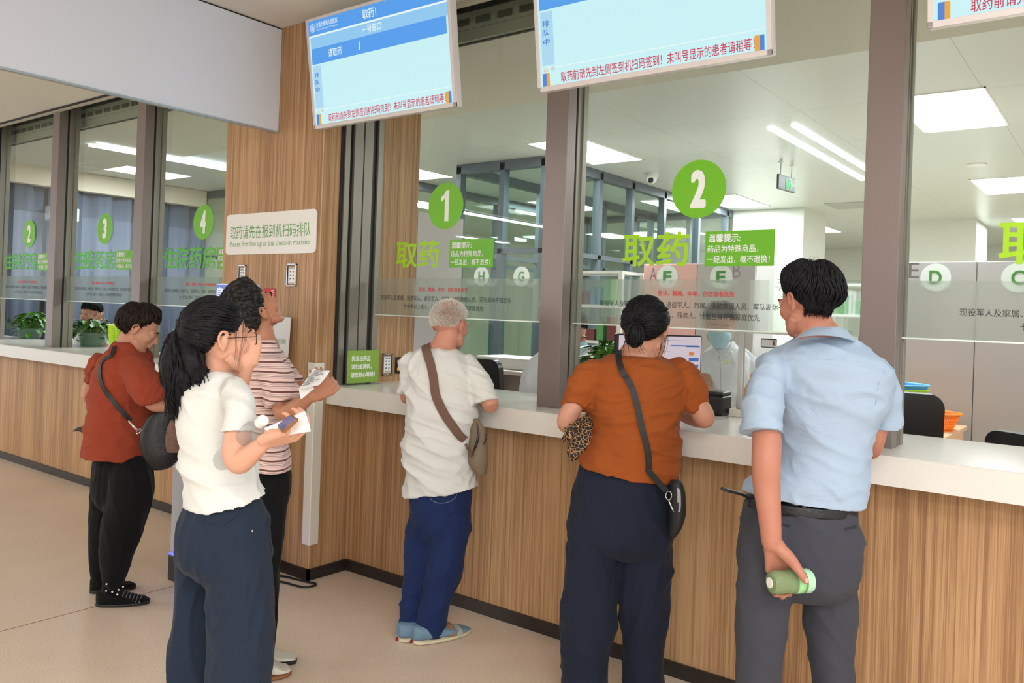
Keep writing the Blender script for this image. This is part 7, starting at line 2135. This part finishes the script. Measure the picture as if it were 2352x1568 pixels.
basket((-7.162, 3.720, 1.127), 0.165, 0.13, 0.225, LIME, 'lime green basket beside the pothos in window 3', 'lime baskets', LIMER, 0.82)
basket((-6.165, 3.771, 1.127), 0.165, 0.13, 0.225, LIME, 'lime green basket half hidden by the head of the woman in rust', 'lime baskets', LIMER, 0.82)
basket((-1.46, 3.96, 1.0), 0.06, 0.05, 0.15, LIME, 'small lime basket peeking out at the sleeve of the blue shirt', 'lime baskets', LIMER, 0.72)
# office worktops inside
INN = mat('inner_desk', (206, 204, 200), rough=0.4)
def desk(x0, y0, x1, y1, z, label, m_=INN, name='desk', legs=True):
    t = thing(name, label, 'desk', ((x0 + x1) / 2, (y0 + y1) / 2, 0))
    part(t, 'desk_top', MB().rbox(x0, y0, z - 0.03, x1, y1, z, 0.003), m_)
    part(t, 'side_panel', MB().box(x0 + 0.02, y0 + 0.05, 0, x0 + 0.045, y1 - 0.02, z - 0.03), m_)
    part(t, 'side_panel', MB().box(x1 - 0.045, y0 + 0.05, 0, x1 - 0.02, y1 - 0.02, z - 0.03), m_)
    part(t, 'back_panel', MB().box(x0 + 0.045, y1 - 0.04, 0.2, x1 - 0.045, y1 - 0.02, z - 0.03), m_)
desk(-3.7, 3.92, -0.9, 4.03, 1.0, 'narrow inner desk running behind the worktop of windows 1 and 2', name='inner_desk')
BEECH = mat('beech_board', (214, 176, 140), rough=0.5)
desk(-2.0, 5.75, -0.95, 6.65, 0.90, 'beech coloured desk carrying the orange basket', BEECH)
desk(-9.9, 4.2, -6.4, 4.75, 1.0, 'inner desk behind the left bay', name='inner_desk')
ORNG = mat('orange_plastic', (246, 130, 24), rough=0.35)
basket((-1.17, 6.2, 0.90), 0.24, 0.17, 0.115, ORNG, 'round orange basket on the beech desk', 'colourful baskets', None, 0.80)
TAB = mat('teal_plastic', (58, 150, 120), rough=0.4)
SKY = mat('sky_plastic', (90, 176, 236), rough=0.35)
for k in range(7):
    col_ = [TAB, LIME, ORNG, SKY, SKY, LIME, SKY][k]
    t_ = basket((-1.36, 5.95, 0.901 + 0.030 * k + (0.0 if k == 0 else 0.035)), 0.26 + 0.002 * k, 0.19, 0.10 if k == 0 else 0.09, col_, ['teal bottom basket of the stack on the beech desk', 'lime basket second from the bottom of the stack', 'orange basket third from the bottom of the stack', 'sky blue basket in the middle of the stack', 'sky blue basket third from the top of the stack', 'lime basket second from the top of the stack', 'sky blue top basket of the stack'][k], 'colourful baskets', None, 0.86, cell=0.03)

# ---- office chairs (only the backs rise above the worktop)
def office_chair(x, y, ang, label, top=1.26, bw=0.42, low=False):
    t = thing('office_chair', label, 'chair', (x, y, 0), group='black office chairs')
    M_ = Matrix.Translation((x, y, 0)) @ Matrix.Rotation(R(ang), 4, 'Z')
    bh = 0.60
    b_ = MB(); sign_prism(b_, rrect(bw, bh, 0.07, 6, 0, top - bh / 2), -0.02, 0.02, M_ @ Matrix.Translation((0, 0.22, 0)) @ Matrix.Rotation(R(-6), 4, 'X') @ face_front(0, 0, 0))
    part(t, 'backrest', b_, BLACK)
    b_ = MB(); b_.tube([M_ @ Vector((0, 0.27, top - 0.1)), M_ @ Vector((0, 0.30, top - 0.4)), M_ @ Vector((0, 0.22, 0.50)), M_ @ Vector((0, 0.0, 0.46))], 0.022, 8, 4, 0.6)
    part(t, 'back_bar', b_, BLACK, smooth=True)
    b_ = MB(); b_.rbox(-0.24, -0.24, 0.50, 0.24, 0.24, 0.57, 0.03, 3); part(t, 'seat', b_.xf(M_), BLACK)
    part(t, 'gas_lift', MB().cyl((0, 0, 0.12), (0, 0, 0.50), 0.025).xf(M_), BLACK, smooth='auto')
    for k in range(5):
        a = 2 * PI * k / 5
        f = part(t, 'foot_arm', MB().tube([(0, 0, 0.13), (0.28 * math.cos(a), 0.28 * math.sin(a), 0.085)], [0.022, 0.016], 8, 1).xf(M_), BLACK, smooth=True)
        part(f, 'caster', MB().ell((0.28 * math.cos(a), 0.28 * math.sin(a), 0.032), (0.03, 0.03, 0.03), None, 10, 8).xf(M_), BLACK, smooth=True)
    for s_ in (-1, 1):
        part(t, 'armrest', MB().tube([(s_ * 0.26, 0.12, 0.55), (s_ * 0.28, 0.1, 0.74), (s_ * 0.28, -0.14, 0.76)], [0.014, 0.016, 0.02], 8, 3).xf(M_), BLACK, smooth=True)
    return t
ch = office_chair(-1.02, 4.62, 200, 'black office chair in front of the stacked coloured baskets', 1.285, 0.38)
b_ = MB(); sign_prism(b_, rect(0, 0, 0.028, 0.034), 0, 0.002, Matrix.Translation((-0.885, 4.385, 1.19)) @ Matrix.Rotation(R(20), 4, 'Z') @ face_front(0, 0, 0)); part(ch, 'tag', b_, mat('grey_tag', (150, 150, 150), rough=0.6))
office_chair(-3.55, 4.75, 172, 'black office chair seen past the arm of the old man', 1.275, 0.36)
office_chair(-0.22, 4.70, 150, 'black office chair at the right edge, only its headrest showing', 1.13, 0.40)

# ---- monitors, printer, card reader, barrier
def monitor(c, yaw, w, h, label, screen_m, stand=True, zbase=1.127, face=True, group=None):
    t = thing('computer_monitor', label, 'monitor', c, group=group)
    M_ = Matrix.Translation(c) @ Matrix.Rotation(R(yaw), 4, 'Z')
    part(t, 'casing', MB().rbox(-w / 2, 0.0, 0.05, w / 2, 0.035, 0.05 + h, 0.006).xf(M_), BLACK)
    part(t, 'screen', MB().box(-w / 2 + 0.008, -0.0015, 0.068, w / 2 - 0.008, 0.001, 0.05 + h - 0.008).xf(M_), screen_m)
    part(t, 'stand', MB().rbox(-0.03, 0.03, 0.004, 0.03, 0.05, 0.2, 0.004).xf(M_), BLACK)
    part(t, 'foot', MB().rbox(-0.11, -0.04, 0, 0.11, 0.12, 0.008, 0.003).xf(M_), BLACK)
    return t, M_
SCN = em('monitor_page', (226, 210, 222), 0.85)
mo, M_ = monitor((-1.865, 3.66, 1.127), 62, 0.50, 0.335, 'monitor showing a form beside the woman in ochre', SCN)
m = MB()
for (u, v, uu, vv_) in ((0.62, 0.84, 0.95, 0.86), (0.05, 0.72, 0.30, 0.745), (0.80, 0.83, 0.97, 0.855), (0.84, 0.60, 0.96, 0.66), (0.84, 0.50, 0.96, 0.55), (0.84, 0.41, 0.96, 0.45), (0.80, 0.22, 0.97, 0.225)):
    m.box(-0.25 + u * 0.5, -0.0025, 0.068 + v * 0.31, -0.25 + uu * 0.5, -0.0018, 0.068 + vv_ * 0.31)
part(mo, 'interface_block', m.xf(M_), em('monitor_blue', (70, 110, 190), 0.8))
m = MB().box(-0.25 + 0.84 * 0.5, -0.0025, 0.068 + 0.70 * 0.31, -0.25 + 0.90 * 0.5, -0.0018, 0.068 + 0.75 * 0.31); part(mo, 'alert_block', m.xf(M_), em('monitor_orange', (240, 130, 70), 0.8))
m = MB()
rn = random.Random(2)
for k in range(16):
    v = 0.93 - 0.045 * k; u0 = 0.08 + 0.3 * rn.random()
    m.box(-0.25 + u0 * 0.5, -0.0025, 0.068 + v * 0.31, -0.25 + (u0 + 0.15 + 0.35 * rn.random()) * 0.5, -0.0018, 0.068 + (v + 0.006) * 0.31)
part(mo, 'text_line', m.xf(M_), em('monitor_grey', (130, 120, 130), 0.8))
OFFS = mat('monitor_off', (12, 14, 18), rough=0.12)
monitor((-7.25, 4.42, 1.0), 172, 0.60, 0.36, 'black monitor in front of the seated man in window 3', OFFS)
monitor((-6.55, 4.42, 1.0), 186, 0.60, 0.37, 'black monitor in window 4 behind the ponytail', OFFS)
t = thing('label_printer', 'black label printer with a white sticker beside the monitor', 'printer', (-1.66, 3.84, 1.127))
part(t, 'body', MB().rbox(-1.80, 3.78, 1.128, -1.585, 3.90, 1.225, 0.015, 3), BLACK)
part(t, 'lid', MB().rbox(-1.795, 3.80, 1.222, -1.59, 3.898, 1.243, 0.008), mat('printer_lid', (32, 36, 38), rough=0.2))
part(t, 'sticker', MB().box(-1.74, 3.7785, 1.150, -1.66, 3.781, 1.190), mat('sticker_print', (206, 208, 212), rough=0.6, noise_amt=0.3, noise_scale=120))
# acrylic counter barrier on an aluminium post
t = thing('counter_barrier', 'clear acrylic barrier on an aluminium post in window 2', 'barrier', (-1.535, 3.87, 1.127))
part(t, 'base_block', MB().rbox(-1.575, 3.835, 1.127, -1.495, 3.905, 1.165, 0.003), CREAM)
part(t, 'post', MB().rbox(-1.548, 3.855, 1.165, -1.522, 3.885, 1.545, 0.003), mat('brushed_alu', (196, 200, 200), rough=0.3, metal=0.6))
part(t, 'acrylic_sheet', MB().box(-1.72, 3.868, 1.20, -1.548, 3.872, 1.545).box(-1.522, 3.868, 1.20, -1.20, 3.872, 1.545), ACRYL)
part(t, 'top_rail', MB().box(-1.73, 3.864, 1.535, -1.19, 3.876, 1.547), WHITE)
t = thing('badge_card', 'small white card hanging on the barrier right of the pharmacist', 'card', (-1.41, 3.85, 1.47))
m = MB(); sign_prism(m, rrect(0.076, 0.044, 0.004, 3, -1.40, 1.492), 0, 0.003, face_front(0, 3.866, 0)); part(t, 'card', m, BLACK)
m = MB(); sign_prism(m, rect(-1.434, 1.474, -1.366, 1.508), 0.003, 0.004, face_front(0, 3.866, 0)); part(t, 'card_face', m, PAPER)
m = MB(); sign_prism(m, rect(-1.380, 1.482, -1.372, 1.502), 0.004, 0.005, face_front(0, 3.866, 0)); part(t, 'portrait', m, mat('portrait_red', (130, 50, 44), rough=0.6))

# ---- left office: curtains, wall unit
def curtain(y0, y1, x, z0, z1, label, seed):
    rnd = random.Random(seed)
    n = int((y1 - y0) / 0.03)
    vs = []
    for i in range(n + 1):
        y = y0 + (y1 - y0) * i / n
        d = 0.055 * math.sin(i * 0.62 + 0.8 * math.sin(i * 0.17)) + 0.02 * math.sin(i * 1.3)
        vs += [(x + d, y, z0), (x + d * 0.75, y, z1), (x + d * 0.75 - 0.004, y, z1), (x + d - 0.004, y, z0)]
    fs = []
    for i in range(n):
        for q in range(4): fs.append((i * 4 + q, i * 4 + (q + 1) % 4, (i + 1) * 4 + (q + 1) % 4, (i + 1) * 4 + q))
    single('curtain', label, 'curtain', MB().add(vs, fs), mat('grey_blue_curtain', (92, 104, 126), rough=0.6, sheen=0.2), smooth=True, group='grey blue curtains')
curtain(3.6, 4.55, -10.86, 0.05, 2.94, 'grey blue curtain behind the leftmost window, wall unit above it', 1)
curtain(4.60, 5.65, -10.86, 0.05, 2.94, 'grey blue curtain behind the middle inpatient window', 2)
curtain(5.70, 6.70, -10.86, 0.05, 2.94, 'grey blue curtain behind the inpatient window nearest the column', 3)
struct('trim_13', MB().box(-11.0, 3.5, 2.94, -10.72, 6.7, 3.17), PLASTER_W)
t = thing('air_conditioner', 'pale wall unit mounted on the curtains of window 2', 'air conditioner', (-10.7, 4.7, 2.53))
part(t, 'body', MB().rbox(-10.80, 4.54, 2.53, -10.66, 4.90, 2.70, 0.015), mat('ac_white', (200, 214, 222), rough=0.4))
part(t, 'outlet_slot', MB().box(-10.79, 4.55, 2.50, -10.67, 4.89, 2.532), mat('ac_green', (90, 120, 104), rough=0.5))
t = thing('desk_tray', 'small green and cream box on the inner desk of window 2', 'box', (-8.72, 4.3, 1.0))
part(t, 'box', MB().rbox(-9.05, 4.26, 1.0, -8.70, 4.42, 1.07, 0.004), mat('box_cream', (222, 214, 192), rough=0.6))
part(t, 'lid', MB().rbox(-9.06, 4.25, 1.07, -8.69, 4.43, 1.14, 0.004), mat('lid_green', (104, 142, 112), rough=0.6, noise_amt=0.3, noise_scale=60))

# ---- things on the inner ceiling
t = thing('exit_sign', 'green running-man exit sign hanging on two rods', 'sign', (-2.79, 7.98, 2.9))
ES = Matrix.Translation((-2.82, 7.90, 0)) @ Matrix.Rotation(R(84), 4, 'Z')
part(t, 'housing', MB().rbox(-0.02, -0.012, 2.885, 0.34, 0.012, 3.03, 0.004).xf(ES), BLACK)
part(t, 'green_panel', MB().box(0.13, -0.0145, 2.895, 0.335, -0.012, 3.02).xf(ES), em('exit_dark', (20, 70, 40), 0.5))
m = MB()
m.box(0.15, -0.0165, 2.90, 0.155, -0.0145, 3.015).box(0.235, -0.0165, 2.90, 0.24, -0.0145, 3.015).box(0.15, -0.0165, 3.01, 0.24, -0.0145, 3.015)
m.ell((0.20, -0.016, 2.995), (0.010, 0.002, 0.010), None, 10, 8)
for a, c in (((0.197, 2.985), (0.190, 2.945)), ((0.190, 2.945), (0.172, 2.915)), ((0.190, 2.945), (0.212, 2.918)), ((0.197, 2.975), (0.218, 2.958)), ((0.197, 2.975), (0.174, 2.965))):
    m.tube([(a[0], -0.016, a[1]), (c[0], -0.016, c[1])], 0.005, 6, 1)
m.box(0.262, -0.0165, 2.952, 0.300, -0.0145, 2.962)
m.prism([(0.298, 2.938), (0.325, 2.957), (0.298, 2.976)], -0.0165, -0.0145, 'y')
part(t, 'running_man', m.xf(ES), em('exit_green', (40, 230, 110), 1.6))
for u in (0.04, 0.28):
    r_ = part(t, 'rod', MB().cyl((u, 0, 3.03), (u, 0, 3.175), 0.004, seg=8).xf(ES), GREYM)
    part(r_, 'rose', MB().lathe([(0.028, 0), (0.02, 0.012), (0, 0.02)], (u, 0, 3.150)).xf(ES), WHITE, smooth=True)
t = thing('security_camera', 'white dome security camera on the pharmacy ceiling', 'camera', (-4.30, 8.1, 3.1))
part(t, 'mount', MB().lathe([(0.0, 0.0), (0.062, 0.0), (0.066, 0.03), (0.060, 0.045), (0, 0.045)], (-4.30, 8.1, 3.13)), WHITE, smooth='auto')
part(t, 'dome', MB().ell((-4.30, 8.08, 3.115), (0.058, 0.058, 0.058), None, 24, 16), WHITE, smooth=True)
part(t, 'lens', MB().ell((-4.285, 8.035, 3.09), (0.032, 0.024, 0.032), None, 16, 12), mat('lens_dark', (20, 24, 34), rough=0.08), smooth=True)
for (x, y, lb_) in ((-1.28, 8.98, 'round recessed downlight between the panel lamps of the right window'),):
    t = thing('downlight', lb_, 'ceiling lamp', (x, y, 3.17))
    part(t, 'ring', MB().lathe([(0.06, 0), (0.085, 0.0), (0.085, 0.008), (0.06, 0.008)], (x, y, 3.166)), WHITE, smooth='auto')
    part(t, 'glass', MB().lathe([(0, 0.0), (0.06, 0.0), (0.06, 0.006), (0, 0.006)], (x, y, 3.168)), mat('frost', (216, 216, 210), rough=0.4), smooth='auto')
t = thing('air_vent', 'grey ceiling vent right of the exit sign', 'vent', (-3.0, 11.3, 3.17))
part(t, 'frame', MB().box(-3.35, 11.1, 3.166, -2.6, 11.7, 3.176), mat('vent_grey', (176, 178, 178), rough=0.6))
t = thing('air_vent', 'square louvred vent seen through the glazing of window 1', 'vent', (-5.3, 8.0, 3.17))
part(t, 'frame', MB().box(-5.55, 7.75, 3.166, -5.05, 8.25, 3.176), WHITE)
sl = MB()
for k in range(7): sl.box(-5.50, 7.80 + k * 0.062, 3.160, -5.10, 7.83 + k * 0.062, 3.167)
part(t, 'louvre', sl, mat('louvre_grey', (150, 152, 150), rough=0.6))
# white bags of supplies on the bench behind window 1
t = thing('supply_tray', 'white tray of small cartons behind the head of the old man', 'tray', (-3.6, 5.9, 0.9))
part(t, 'tray', MB().rbox(-4.66, 5.6, 1.10, -4.0, 6.0, 1.20, 0.01), mat('tray_white', (214, 218, 216), rough=0.5))
desk(-4.7, 5.45, -3.9, 6.1, 1.10, 'side bench under the supply tray', GREYP, name='side_bench')
